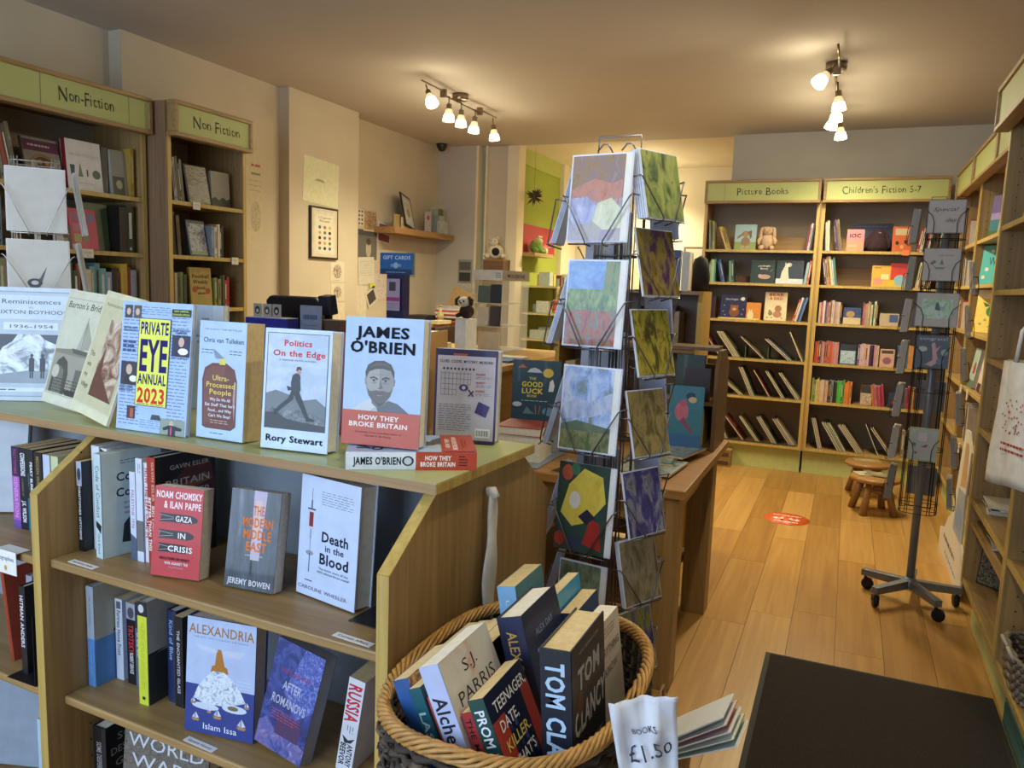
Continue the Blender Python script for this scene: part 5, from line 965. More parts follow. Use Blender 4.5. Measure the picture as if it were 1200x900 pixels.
# ================= books in the tall cases =================
CNT = {}
def sbook(M4, x, z, T, H, c, tilt=0, D=.14, y=.03, desc='', grp=None, hard=None, top=None, piv='r', name=None):
    """small spine-out book, one mesh, in a case's local frame. tilt>0 leans the top to the right"""
    cm = M(c, .45, var=.07, scale=30, coat=.15); b = MB(); t = .0012
    b.box(0, 0, 0, D, t, H, cm); b.box(0, T-t, 0, D, T, H, cm); b.box(0, t, 0, t, T-t, H, cm); b.box(t, t, .001, D-.002, T-t, H-.002, PAGE)
    if top: b.box(-.0004, T*.32, H*.3, 0, T*.68, H*.85, M(top, .5)); b.box(-.0004, T*.38, H*.06, 0, T*.62, H*.12, M(top, .5))
    if tilt < 0: m = M4 @ Matrix.Translation((x, y, z+.0006)) @ Matrix.Rotation(R(90), 4, 'Z') @ Matrix.Rotation(R(tilt), 4, 'X') @ Matrix.Translation((0, -T, 0))
    else: m = M4 @ Matrix.Translation((x+T, y, z+.0006)) @ Matrix.Rotation(R(90), 4, 'Z') @ Matrix.Rotation(R(tilt), 4, 'X')
    o = b.build(name or 'book', mat4=m); k = desc; CNT[k] = CNT.get(k, 0)+1
    return tag(o, '%s spine, %s from left, %s' % (cname(c), ORD[CNT[k]-1], desc), 'book', grp or ('books on the '+desc))
def run(M4, x0, z, cols, desc, tmin=.012, tmax=.02, hmin=.175, hmax=.2, tilt=0, x1=None, gap=.0008, D=.13, grp=None, seed=0, y=.03):
    rnd = random.Random(seed+len(cols)); n = len(cols); ts = [rnd.uniform(tmin, tmax) for _ in cols]
    if x1: k = (x1-x0-gap*n)/sum(ts)/(1); ts = [t*k for t in ts]
    x = x0
    for c, t in zip(cols, ts):
        tt = tilt
        sbook(M4, x, z, t, rnd.uniform(hmin, hmax), c, tt, D, y+rnd.uniform(0, .012), desc, grp, top=rnd.choice([None, None, 'cfc9bc', '2a2622', 'b8964a'])); x += t/math.cos(R(tilt))+gap+(.0006 if tilt else 0)
    return x
def fbook(M4, x, z, W, H, T, c, label, art=None, lean=8, y=.05, hard=True, rz=0, grp=None, **kw):
    o = book('hardback_book' if hard else 'paperback_book', W, H, T, c, hard=hard, mat4=M4 @ MT(x, y, z+.0004+(T*math.sin(R(lean))), rz, lean), front=art, split=False, **kw)
    return tag(o, label, 'book', grp)
MP, MCf = caseP.matrix_basis.copy(), caseC.matrix_basis.copy()
Px = [(-.2961, .002824), (-.281, .002831), (-.2599, .002838), (-.2383, .002848), (-.2191, .002862), (-.197, .002869)]
Cx = [(-1.1231, .002562), (-1.1005, .002569), (-1.0792, .002573), (-1.0582, .002585), (-1.0346, .002592), (-1.0063, .002596)]
def px_(i, c): return Px[i][0]+Px[i][1]*c
def cx_(i, c): return Cx[i][0]+Cx[i][1]*c
nP = ['%s shelf of the Picture Books case' % ORD[i] for i in range(6)]; nC = ["%s shelf of the Children's Fiction case" % ORD[i] for i in range(6)]
# picture books, row 1
z = SH[0]
run(MP, px_(0, 122), z, ['8a8a4a', '4a5a30', 'a9a05a'], nP[0], .012, .016, .23, .26, tilt=-3)
run(MP, px_(0, 172), z, ['c9a83a', 'd8b84a', 'a98a2a'], nP[0], .012, .014, .19, .21, tilt=-20)
def bunny(A):
    A.rect(0, .3, 1, 1, '9ab8c4'); A.rect(0, 0, 1, .3, '8a9a5a'); A.ell(.52, .3, .22, .2, '8a7358'); A.ell(.5, .62, .17, .13, '9a8468'); A.poly([(.4, .7), (.14, .52), (.1, .42), (.2, .45), (.45, .62)], '8a7358'); A.poly([(.58, .7), (.78, .78), (.8, .5), (.72, .42), (.66, .6)], '7a6348'); A.ell(.4, .12, .1, .05, 'a9937a'); A.ell(.64, .12, .1, .05, 'a9937a')
fbook(MP, px_(0, 195), z, .175, .215, .015, '9ab8c4', 'pale blue picture book with a brown rabbit, beside the plush rabbit on the top shelf', bunny)
def plush_rabbit(m, label, fur, dark, s=1, cat='soft toy'):
    F = M(fur, 1, var=.12, scale=140); r = empty('soft_toy_rabbit', mat4=m @ Matrix.Scale(s, 4)); tag(r, label, cat)
    b = MB(); b.ball((0, 0, .075), .06, F, 14, 10, 1, .8, 1.2); b.build('body', r); b = MB(); b.ball((0, -.01, .165), .042, F, 14, 10, 1, .9, .95); h = b.build('head', r)
    for s_ in (-1, 1):
        b = MB(); b.tube([(s_*.02, 0, .2), (s_*.05, -.005, .185), (s_*.058, -.012, .13), (s_*.054, -.015, .10)], [.008, .014, .017, .01], F, 8); b.build('ear', h)
        b = MB(); b.tube([(s_*.045, -.01, .12), (s_*.07, -.03, .08), (s_*.062, -.045, .05)], [.015, .016, .012], F, 8); b.build('arm', r)
        b = MB(); b.tube([(s_*.03, -.02, .03), (s_*.045, -.06, .022), (s_*.05, -.075, .026)], [.02, .021, .018], F, 8); b.build('leg', r)
        b = MB(); b.ball((s_*.016, -.046, .17), .004, BLACK, 8, 6); b.build('eye', h)
    b = MB(); b.ball((0, -.049, .157), .005, M(dark, .6), 8, 6); b.build('nose', h); return r
plush_rabbit(MP @ MT(px_(0, 288), .115, z), 'cream plush rabbit with floppy ears sitting on the top shelf of the Picture Books case', 'c9ac8c', 'a0665a', .98)
run(MP, px_(0, 398), z, ['7a2a28', 'd0c8c4', '4a4a52'], nP[0], .012, .016, .2, .235, tilt=6)
part('backing_board', caseP, wood('a07c48', 'b8925a', 'x'), (.03, .31, SH[0]+.0, .89, .316, SH[0]+.13)); part('backing_board', caseP, wood('a07c48', 'b8925a', 'x'), (.03, .31, SH[2], .89, .316, SH[2]+.12))
# row 2
z = SH[1]
run(MP, px_(1, 121), z, ['5a7a48', 'a9bc6a', 'b4c47a', '4a8a84'], nP[1], .012, .016, .17, .2)
run(MP, px_(1, 160), z, ['2a3c6a', '3a5a8a'], nP[1], .01, .013, .18, .2, tilt=-14); run(MP, px_(1, 183), z, ['5a8a5c', '2c4a3a'], nP[1], .014, .018, .18, .19, tilt=-4)
def dk1(A): A.text('goodnight', .55, .72, .08, 'd8d2c4', wmax=.5); A.text('Bunny', .55, .6, .08, 'd8d2c4', wmax=.32); A.ell(.58, .28, .26, .1, 'a98a84'); A.ell(.4, .32, .08, .07, 'b99a92'); A.line(.8, .5, .9, .6, .002, 'c9b04a')
fbook(MP, px_(1, 243), z, .195, .195, .014, '26383a', 'dark green picture book with a sleeping pink animal, second shelf of Picture Books', dk1)
def dk2(A): A.rect(0, 0, 1, .22, 'b9c4cc'); A.poly([(.15, .1), (.2, .5), (.32, .8), (.42, .85), (.44, .5), (.5, .1)], 'c9c4b4'); A.ell(.46, .82, .1, .09, 'd6cfc0'); A.poly([(.3, .8), (.32, .95), (.38, .82)], 'c9c4b4'); A.ell(.52, .8, .02, .02, '1a1a1e')
fbook(MP, px_(1, 316), z, .215, .195, .014, '1f3044', 'navy picture book with a white bear looking at the moon', dk2)
run(MP, px_(1, 394), z, ['8fb0b4', 'b85a4a'], nP[1], .016, .02, .18, .2, tilt=6)
b = MB(); b.box(0, 0, 0, .12, .1, .06, M('5a3c22', .7)); o = b.build('storage_box', mat4=MP @ MT(px_(1, 200), .15, z+.0005)); tag(o, 'small brown box in the shadow on the second shelf of Picture Books', 'box')
# row 3
z = SH[2]
run(MP, px_(2, 118), z, ['2a1c20', '3a2228', '221a24', '3c1c20'], nP[2], .014, .018, .17, .19)
def gn(A):
    A.rect(0, 0, 1, 1, '20224a'); A.text('Goodnight, You', .55, .78, .08, 'e0dcd8', wmax=.74, shear=.1); A.ell(.86, .84, .08, .08, 'e6e0c8'); A.ell(.55, .28, .2, .2, '7a4a28'); A.ell(.55, .44, .15, .13, '8a5830'); A.ell(.43, .54, .05, .05, '7a4a28'); A.ell(.67, .54, .05, .05, '7a4a28'); A.ell(.55, .4, .07, .05, 'c9a070'); [A.ell(u, v, .03, .03, '8a7ab0') for u, v in ((.12, .3), (.2, .15), (.85, .2), (.9, .4), (.15, .55))]
fbook(MP, px_(2, 153), z, .215, .205, .014, '20224a', 'midnight blue picture book with a brown bear and white title, third shelf', gn)
def orr(A): A.rect(0, 0, 1, 1, 'c9822f'); A.ell(.3, .25, .22, .25, 'e0c9a0'); A.poly([(.15, .4), (.2, .65), (.3, .45), (.38, .65), (.45, .4)], 'e0c9a0')
fbook(MP, px_(2, 231), z, .118, .145, .012, 'c9822f', 'small orange board book leaning beside the midnight blue bear book', orr, y=.03)
def bb_(A): A.text('BEAR', .5, .86, .1, 'b8503a', wmax=.66, bold=.03); A.text('& BIRD', .5, .73, .1, 'b8503a', wmax=.56, bold=.03); A.ell(.62, .42, .16, .12, '9a6a4a'); A.ell(.6, .22, .2, .12, 'a9785a'); A.ell(.28, .25, .1, .08, '8a7a5a'); A.ell(.24, .34, .05, .04, '8a7a5a'); [A.ell(u, .1, .04, .03, '8a9a5a') for u in (.15, .35, .8)]
fbook(MP, px_(2, 282), z, .178, .24, .014, 'd8c9a4', 'cream picture book with an orange title and a bear drawing, third shelf', bb_)
run(MP, px_(2, 363), z, ['c04a30', 'd6d2c8', '3a4a7a', '5a7ab0'], nP[2], .014, .018, .19, .21, tilt=14)
part('lip_strip', caseP, M('d9c88a', .5), (px_(2, 150), .02, SH[2], px_(2, 270), .026, SH[2]+.012))
# rows 4-6: sloping thin picture books between dividers
def sloped(M4, xb, z, n, H, ang, cols, desc, name='picture_book'):
    for i in range(n):
        c = cols[i % len(cols)]; T = .008; b = MB(); cm = M(c, .5, var=.08); D = .235
        b.box(0, 0, 0, D, .0012, H, cm); b.box(0, T-.0012, 0, D, T, H, cm); b.box(0, .0012, 0, .0012, T-.0012, H, M('cfc6ae', .6)); b.box(.0012, .0012, .001, D-.002, T-.0012, H-.002, PAGE)
        m = M4 @ Matrix.Translation((xb-.008-(n-1-i)*.0125/math.cos(R(ang)), .03+.004*(i % 2), z+.0006)) @ Matrix.Rotation(R(90), 4, 'Z') @ Matrix.Rotation(R(-ang), 4, 'X') @ Matrix.Translation((0, -T, 0))
        o = b.build(name, mat4=m); CNT[desc] = CNT.get(desc, 0)+1; tag(o, '%s slanted picture book, %s from left, %s' % (cname(c), ORD[CNT[desc]-1], desc), 'book', 'slanted picture books on the '+desc)
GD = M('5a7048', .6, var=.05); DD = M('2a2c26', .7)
def divider(case_, M4, x, z, h, m=GD, books=()):
    for xb, n, ang in books:      # a divider ends below the book that leans across it
        if ang > 5 and xb > x: h = min(h, max(.02, (xb-.02-n*.0165-x)/math.tan(R(ang))-.012))
        elif x < xb+.02 and x > xb-.03: h = 0
    if h > .02: part('divider', case_, m, (x, .035, z, x+.003, .26, z+h))
for i, spec in ((3, ((158, 1, 36), (216, 4, 36), (286, 1, 48), (364, 2, 50), (394, 1, 25))), (4, ((225, 2, 52), (258, 3, 25), (303, 1, 33), (344, 2, 34), (384, 2, 36))), (5, ((180, 2, 28), (230, 1, 40), (275, 2, 38), (325, 3, 34), (374, 3, 36)))):
    for j, (cx, n, ang) in enumerate(spec):
        sloped(MP, px_(i, cx)-.005, SH[i], n, .265, ang, [['8a4a48', '5a6a7a', 'a9a08a', '3a4a5a'], ['b8a878', '6a6a4a'], ['7a6a58', 'b0a890', '4a5a4a']][(i+j) % 3], nP[i])
    for cx in ((158, 222, 288, 367) if i == 3 else (150, 222, 258, 303, 343) if i == 4 else (183, 222, 268, 312)): divider(caseP, MP, px_(i, cx+ (6 if i == 3 else 2)), SH[i], .125 if i < 5 else .13, GD if i == 3 else (GD if cx == 258 else DD), [(px_(i, q[0])-.005, q[1], q[2]) for q in spec])
part('painted_shade_strip', caseP, DD, (.03, .014, SH[5]+.0, .88, .024, SH[5]+.012));  # dark strip put in for the shade along the bottom shelf front
for i in (3, 4, 5): part('retaining_strip', caseP, M('6a8060', .5), (.03, .004, SH[i]+.0, .88, .008, SH[i]+.006))
# children's fiction
z = SH[0]
run(MCf, cx_(0, 457), z, ['c9c4a8', 'd8d0b8'], nC[0], .012, .015, .23, .25, tilt=-4); run(MCf, cx_(0, 487), z, ['2a2438', '5a3a6a', '8a5a4a', '7a7a4a'], nC[0], .010, .013, .235, .26, tilt=-9)
def ioc(A): A.rect(0, 0, 1, .45, 'e08a6a'); A.text('IOC', .48, .62, .18, '1c1618', wmax=.66, bold=.05); A.lines(.1, .6, .2, .3, 2, 'f0c0a0', .4)
fbook(MCf, cx_(0, 517), z, .128, .175, .02, 'e8828a', 'pink and orange book with thick black capitals on the top shelf', ioc, y=.03)
fbook(MCf, cx_(0, 528), z, .31, .235, .012, '262c4a', 'large dark blue book standing at the back behind the purple plush', lambda A: A.lines(.1, .9, .86, .94, 1, '5a6a9a', .4), y=.2, lean=4)
def lump(m, label):
    F = M('3a242c', .95, var=.2, scale=90); r = empty('soft_toy', mat4=m); tag(r, label, 'soft toy')
    b = MB(); b.lathe([(.001, 0), (.075, .005), (.088, .04), (.078, .09), (.058, .13), (.04, .165), (.001, .18)], F, 20); b.build('body', r)
    for s_ in (-1, 1): b = MB(); b.tube([(s_*.045, 0, .14), (s_*.075, -.02, .08), (s_*.085, -.04, .03)], [.02, .026, .016], F, 8); b.build('arm', r)
    b = MB(); b.ball((0, -.055, .07), .035, M('52343c', .9, var=.1), 12, 8, 1, .7, 1.1); b.build('belly', r); b = MB(); b.ball((.005, -.042, .148), .012, M('a9a0a0', .4), 10, 6, 1.3, .6, .7); b.build('eye_patch', r)
lump(MCf @ MT(cx_(0, 607), .11, z+.0008), "dark plum rounded plush toy in the middle of the Children's Fiction top shelf")
def orn(A): A.rect(.0, 0, 1, 1, 'c9653a'); A.rect(.12, .66, .85, .92, 'c9b490'); [A.ell(u, v, .1, .08, c) for u, v, c in ((.25, .35, '3a2a2a'), (.7, .4, '4a3030'), (.5, .2, 'e0a070'))]
fbook(MCf, cx_(0, 648), z, .135, .20, .014, 'c9653a', 'orange book with a cream title box, right end of the top shelf', orn, y=.04, rz=6)
b = MB(); b.box(0, 0, -.028, .05, .0012, .012, M('e07a4a', .5)); b.box(0, .0012, .010, .05, .012, .012, M('e07a4a', .5)); o = b.build('shelf_ticket', mat4=MCf @ MT(cx_(0, 676), -.006, z)); tag(o, "small orange ticket clipped under the top shelf of Children's Fiction", 'label')
z = SH[1]
run(MCf, cx_(1, 453), z, ['6a2a2a', 'a9a07a', 'c9783a', 'd8cca0', '9ab8a4', '4a7a72'], nC[1], .012, .017, .2, .24, tilt=-9)
part('backing_board', caseC, wood('a07c48', 'c09a60', 'x'), (.08, .31, SH[1], .5, .316, SH[1]+.15)); part('backing_board', caseC, wood('a07c48', 'c09a60', 'x'), (.08, .31, SH[0], .5, .316, SH[0]+.12))
fbook(MCf, cx_(1, 588), z, .135, .17, .014, 'd8a83a', 'yellow book with a pink and white block cover on the second shelf', lambda A: (A.rect(.1, .1, .6, .4, 'e08a7a'), A.rect(.5, .35, .9, .6, 'ded0a0'), A.lines(.1, .5, .85, .92, 1, '4a3a20', .5)))
fbook(MCf, cx_(1, 640), z, .14, .19, .014, 'c9402f', 'red and yellow book with a pale blue disc on the second shelf', lambda A: (A.rect(0, 0, 1, .3, 'd8b83a'), A.ell(.5, .28, .3, .24, '8ab4c4'), A.rect(.15, .75, .85, .85, 'b83a4a')), rz=4)
RB = random.Random(31)
def cols(n, pal, s): r = random.Random(s); return [r.choice(pal) for _ in range(n)]
z = SH[2]
run(MCf, cx_(2, 434), z, ['c9b49a', 'b84a4a', 'd8d0c8', '5a3a5a', '8a5a8a', 'c99a6a', '9a6a4a', 'd6c8c0', 'a9887a', 'c0a0a0', 'cfc8bc', '2a2426'], nC[2], x1=cx_(2, 503), hmin=.165, hmax=.19)
fbook(MCf, cx_(2, 507), z, .13, .135, .03, '3a4a7a', 'blue and brown boxed book between the spines on the third shelf', lambda A: (A.rect(0, 0, 1, .4, 'c9b894'), A.ell(.4, .6, .25, .2, 'a98a6a')), lean=3, y=.04)
run(MCf, cx_(2, 562), z, ['8a4a6a', 'b87a7a', 'a9a08a', 'c99a8a', '9aa04a', 'd8d4c0', '2a6a4a', 'cfd0a8', '1c1c20'], nC[2], x1=cx_(2, 606), hmin=.165, hmax=.195, seed=3)
fbook(MCf, cx_(2, 612), z, .14, .10, .04, 'b9a888', 'low cream box of small books at the right of the third shelf', lambda A: A.rect(.5, .3, .95, .9, '4a5a8a'), lean=2, y=.04)
fbook(MCf, cx_(2, 672), z, .13, .15, .03, '3a3a4a', 'dark blue boxed book half hidden by the card spinner on the third shelf', lean=3)
z = SH[3]
run(MCf, cx_(3, 421), z, ['c0402f', 'c84a30', '3a3a3c', 'b86a6a', 'c99a8a', 'b0605a', 'a8706a', 'c0503a', 'c85a3a', 'b87a7a', 'c98a9a', 'c07a8a'], nC[3], x1=cx_(3, 492), hmin=.17, hmax=.185)
fbook(MCf, cx_(3, 496), z, .122, .165, .03, '3a5a7a', 'blue patterned boxed book in the middle of the fourth shelf', lambda A: (A.rect(0, .7, 1, 1, '2a3440'), A.rect(.05, .05, .95, .68, paint(['4a7a9a', '8ab0c4', 'c9d4d8', '3a5a7a'], 60, 3))), lean=3, y=.04)
run(MCf, cx_(3, 547), z, ['6a4a7a', 'c9b0c4', 'c9a0b4', 'd0b8a0', 'cfa4a0', 'd6b0a0', '5a2a5a', '2a1a3a', 'c48aa0', 'c9b090'], nC[3], x1=cx_(3, 608), hmin=.165, hmax=.18, seed=5)
fbook(MCf, cx_(3, 612), z, .105, .145, .03, 'c9a08a', 'pinkish book with a dark title and drawing, right of the fourth shelf', lambda A: (A.rect(.1, .75, .9, .92, '4a3a34'), A.ell(.5, .35, .3, .2, '8a5a6a')), lean=3, y=.04)
run(MCf, cx_(3, 660), z, cols(9, ['c98a4a', '4a6a8a', 'b84a3a', 'c9c0a8'], 8), nC[3], hmin=.16, hmax=.185)
z = SH[4]
run(MCf, cx_(4, 411), z, ['8aa04a', '4a7a4a', 'c9c08a', 'd8c050', 'c9a08a', 'cfc0a0', 'd6b8a0', 'b87a7a', 'c9b4a0', '2a2a34', '3a3a4a', '8a94a0', '1a1a20', '2a3a2a', '4ab040', '5ac04a', '3a8a3a', '5aa84a', 'd87a2a', 'e0862f', 'c86a2a', 'e09a5a'], nC[4], .008, .012, .17, .195, x1=cx_(4, 530))
fbook(MCf, cx_(4, 556), z, .085, .165, .03, 'a98a7a', 'brown and cream illustrated book in the middle of the fifth shelf', lambda A: (A.rect(0, .6, 1, 1, '3a342e'), A.rect(.05, .05, .95, .6, paint(['c9b494', '8a6a4a', 'e0d4b8', '4a3a3a'], 70, 3))), lean=4, y=.035)
run(MCf, cx_(4, 592), z, ['c9783a', 'b8605a', 'c98a9a', 'b03a5a', 'c05a7a', '9a2a3a', 'a83a5a'], nC[4], x1=cx_(4, 626), hmin=.165, hmax=.18, tilt=-8, seed=2)
fbook(MCf, cx_(4, 636), z, .09, .12, .025, '26344a', 'navy and red small book facing out, right of the fifth shelf', lambda A: A.poly([(.2, .2), (.8, .3), (.5, .8)], 'b84a4a'), lean=5, y=.035)
run(MCf, cx_(4, 668), z, cols(8, ['8a4a3a', 'c9a04a', '4a5a6a', 'a93a4a'], 4), nC[4], hmin=.16, hmax=.185)
for cx, n, ang, cl in ((450, 3, 15, ['a9a49a', 'c9c4b8', '7a3a3a']), (505, 2, 32, ['c9c8a0', '5a7a5a']), (520, 3, 32, ['3a6a58', '4a7a6a', 'a9c0a0']), (572, 4, 36, ['c9b48a', 'b08a5a', 'd6cdb0', '7a6a4a']), (615, 1, 24, ['5a8a84']), (655, 2, 36, ['b89a84', 'c9ac98'])):
    sloped(MCf, cx_(5, cx)-.01, SH[5], n, .262, ang, cl, nC[5])
for cx in (450, 508, 562, 622): divider(caseC, MCf, cx_(5, cx), SH[5], .12, M('4a7a7a', .6), [(cx_(5, q[0])-.01, q[1], q[2]) for q in ((450, 3, 15), (505, 2, 32), (520, 3, 32), (572, 4, 36), (596, 1, 3), (615, 1, 24), (655, 2, 36))])
run(MCf, cx_(5, 672), SH[5], cols(6, ['8a7a5a', 'a9a08a', '4a5a4a'], 4), nC[5], hmin=.2, hmax=.25)
run(MCf, cx_(0, 715), SH[0], ['8a3a34', 'c9bfa8', '3a2a2a', 'b8503a', 'd0c8b4', '2a3044'], nC[0], hmin=.17, hmax=.22, tilt=8); run(MCf, cx_(1, 712), SH[1], ['c9c09a', '8a5a3a', 'd8c890', '4a3a30', 'c9a05a'], nC[1], hmin=.17, hmax=.2, tilt=6); run(MCf, cx_(2, 725), SH[2], cols(4, ['d6c49a', 'a9502f', '4a4a5a', 'c9b45a'], 9), nC[2])
# ================= left non-fiction cases =================
M1, M2 = caseN1.matrix_basis.copy(), caseN2.matrix_basis.copy()
n1 = ['%s shelf of the Non-Fiction case' % ORD[i] for i in range(5)]; n2 = ['%s shelf of the narrow Non Fiction case' % ORD[i] for i in range(5)]
z = LSH[0]
run(M1, .09, z, ['3a4438', '2a3a34', '8a9490', '9a2a24', '2a2224', '4a4a34'], n1[0], .018, .024, .25, .28, tilt=-10, D=.2)
def pie(A): A.rect(0, .72, 1, .95, '5a2044'); A.lines(.15, .75, .8, .88, 1, 'c9a4b4', .5); A.ell(.5, .36, .42, .32, '8a6a44'); A.ell(.5, .36, .33, .25, '4a2c1a'); [A.ell(.5+.2*math.cos(a), .36+.15*math.sin(a), .07, .05, 'a9824a') for a in range(6)]
fbook(M1, .30, z, .19, .235, .02, '8a8478', 'cookery book with a plum title band and a pie photograph', pie, y=.08, rz=0, lean=12)
def how(A): A.text('HOW TO EAT', .5, .68, .06, 'b8aca4', wmax=.84); A.poly([(.1, .3), (.2, .3), (.22, .5), (.08, .5)], '2a4a5a'); A.poly([(.3, .28), (.44, .28), (.37, .56)], '6a7a68'); A.rect(.55, .3, .59, .44, '4a2a2a'); A.ell(.83, .36, .12, .09, '4a6a5a'); A.lines(.25, .75, .14, .18, 1, 'a9a09a')
fbook(M1, .505, z, .20, .255, .035, 'ddd8d4', 'white cookery book with four small drawings on the cover', how, y=.07, lean=5, spine='8a1c24')
fbook(M1, .71, z, .04, .24, .18, '26262a', 'dark cookery book partly behind the green spined book', y=.08, lean=2)
fbook(M1, .755, z, .10, .24, .03, 'a9a89c', 'grey photographic cookery book with a lime green edge', lambda A: (A.rect(0, 0, 1, 1, '8f8d82'), A.rect(.05, 0, .8, .42, '4a4c3c'), A.ell(.45, .25, .2, .1, 'a9a488')), y=.06, lean=5, page=M('9ab83a', .5))
run(M1, .853, z, ['b8963a'], n1[0], .02, .022, .255, .26, D=.2)
z = LSH[1]
run(M1, .06, z, ['2a4a5a', '3a5a7a', '5a7a9a'], n1[1], .02, .025, .22, .25, D=.2)
fbook(M1, .40, z, .10, .12, .02, '201418', 'small black book with cream block letters on the second shelf', lambda A: (A.text('MEDIEVAL', .5, .6, .2, 'c9b8a0', wmax=.8, bold=.02), A.text('TIPS', .5, .25, .2, 'c9b8a0', wmax=.6, bold=.02)), y=.05)
def pk(A): [A.rect(u, v, u+.26, v+.2, c) for u, v, c in ((.08, .7, '9a5a7a'), (.38, .72, '8a9a6a'), (.68, .7, '7a6a9a'), (.1, .44, 'b86a7a'), (.4, .45, '5a8a9a'), (.12, .18, 'a9a06a'), (.42, .18, '8a7a5a'))]; A.rect(0, 0, .25, .12, 'd6c0c8')
fbook(M1, .505, z, .155, .21, .028, 'c02a4c', 'bright pink book with small pictures leaning on a green one', pk, y=.06, lean=8)
fbook(M1, .60, z, .16, .25, .03, '4a5a3c', 'moss green large book behind the bright pink one', y=.10, lean=5)
fbook(M1, .765, z, .01, .25, .2, '1a1614', 'black cookery dictionary spine, second shelf of Non-Fiction', y=.08, lean=0) if False else None
spn = run(M1, .765, z, ['1c1614', '2c3c2c'], n1[1], .045, .05, .24, .26, D=.2)
z = LSH[2]
run(M1, .10, z, ['8a9a6a', 'b87a8a', 'c08a9a', 'a9606a', '7a3a5a', '5a6a8a', '2a3a6a', '3a4a8a', '2c3450', '4a2c20', '8a5a3a', '4a5a3a', '3a4a30', 'b0653a', 'c9b89a', '7aa09a', '5a8a8a', '6aa0a4', '8aa0b4', '2a2420', '6a3a2c', 'c9a03a', '8a3a30', '9a9aa4'], n1[2], x1=.87, hmin=.19, hmax=.25, D=.18)
run(M1, .10, LSH[3], cols(24, ['8a9a6a', '2a3a6a', 'b0653a', 'c9b89a', '4a2c20', '7a3a5a'], 5), n1[3], x1=.85, hmin=.18, hmax=.22, D=.18)
z = LSH[0]
run(M2, .052, z, ['2a2a2a', '8f9aa4', 'a9a49c', '5a5448', '4a3c30', '6a6a60'], n2[0], .012, .018, .2, .25, tilt=-6, D=.17)
fbook(M2, .19, z, .16, .225, .018, '16161a', 'black edged book with a grey seascape photograph, tilted on the narrow case top shelf', lambda A: A.rect(.08, .02, 1, .98, paint(['3a3a36', '7a7868', 'a9a694', '5a584c', 'c9c6b4'], 9, 2, 2, stretch=(1, 1, 4))), y=.05, lean=12, rz=-4)
fbook(M2, .38, z, .15, .21, .022, '8a8478', 'grey hardback with a dark skyline and red spine edge on the narrow case', lambda A: (A.poly([(0, 0), (0, .22), (.2, .28), (.4, .2), (.6, .3), (.8, .22), (1, .28), (1, 0)], '1c1c1c')), y=.06, lean=3, page=M('9a3a26', .5))
z = LSH[1]
run(M2, .045, z, ['14120f', '3a2c22', '5a4a3c'], n2[1], .02, .026, .21, .26, tilt=-4, D=.17)
fbook(M2, .20, z, .14, .21, .02, '3c4a5c', 'slate book with a mountain photograph on the narrow case second shelf', lambda A: (A.rect(.08, .04, .95, .9, paint(['2c3440', '5a6672', 'a9aeb4', '6a6472', '3c4a3a'], 20, 3)), A.rect(.1, .04, .9, .14, '7a8a6a')), y=.05, lean=11)
run(M2, .35, z, ['8a949c', 'c9c4b8', 'a98a5a', 'd6d0c4', '2c3a30', '1f2a24'], n2[1], .012, .018, .17, .2, D=.15)
z = LSH[2]
run(M2, .04, z, ['6a3a20', 'b8a894', '4a5a34', '6a7a4a', '3a4434'], n2[2], .016, .022, .17, .21, D=.15)
def fw(A): A.text('the', .4, .88, .04, '3a2a1a'); A.text('Football', .5, .74, .10, '3a2416', wmax=.8, bold=.02); A.text('Weekly', .48, .60, .10, '3a2416', wmax=.7, bold=.02); A.text('book', .5, .46, .09, '3a2416', wmax=.4, bold=.02); A.ell(.2, .46, .12, .08, '9a3a20'); A.ell(.8, .42, .12, .08, '9a3a20'); A.text('album', .5, .33, .08, '3a2416', wmax=.36)
fbook(M2, .19, z, .165, .235, .02, 'a08a48', 'mustard book with brown display lettering, third shelf of the narrow case', fw, y=.04, lean=4)
run(M2, .37, z, ['8a8a3a', '7a7a4a', '2a2a24', '3c4a30', '9a2a30', '8a2028'], n2[2], .016, .022, .16, .2, D=.15)
run(M2, .05, LSH[3], cols(20, ['8a9a6a', '2a3a6a', 'b0653a', 'c9b89a', '4a2c20'], 15), n2[3], x1=.52, hmin=.18, hmax=.22, D=.15)
def ticket(Mx, x, z, label, w=.055, h=.042):
    b = MB(); b.box(0, 0, -h+.006, w, .0012, .006, M('d6d0c0', .5)); b.box(0, .0012, .002, w, .02, .003, M('d6d0c0', .5)); o = b.build('shelf_ticket', mat4=Mx @ MT(x, -.0035, z)); tag(o, label, 'label')
    A = Art(Matrix.Translation((0, 0, -h+.006)) @ face_front(w, h), w, h); A.lines(.2, .8, .45, .75, 2, '5a5448', .3); A.ell(.5, .25, .05, .07, 'b89a3a'); A.build(o, 'print', 'lettering')
ticket(M1, .505, LSH[1], 'cream ticket with a yellow dot on the second shelf of the Non-Fiction case', .07, .045); ticket(M2, .17, LSH[0], 'cream ticket on the top shelf edge of the narrow Non Fiction case'); ticket(M2, .47, LSH[1], 'cream ticket on the second shelf edge of the narrow Non Fiction case')
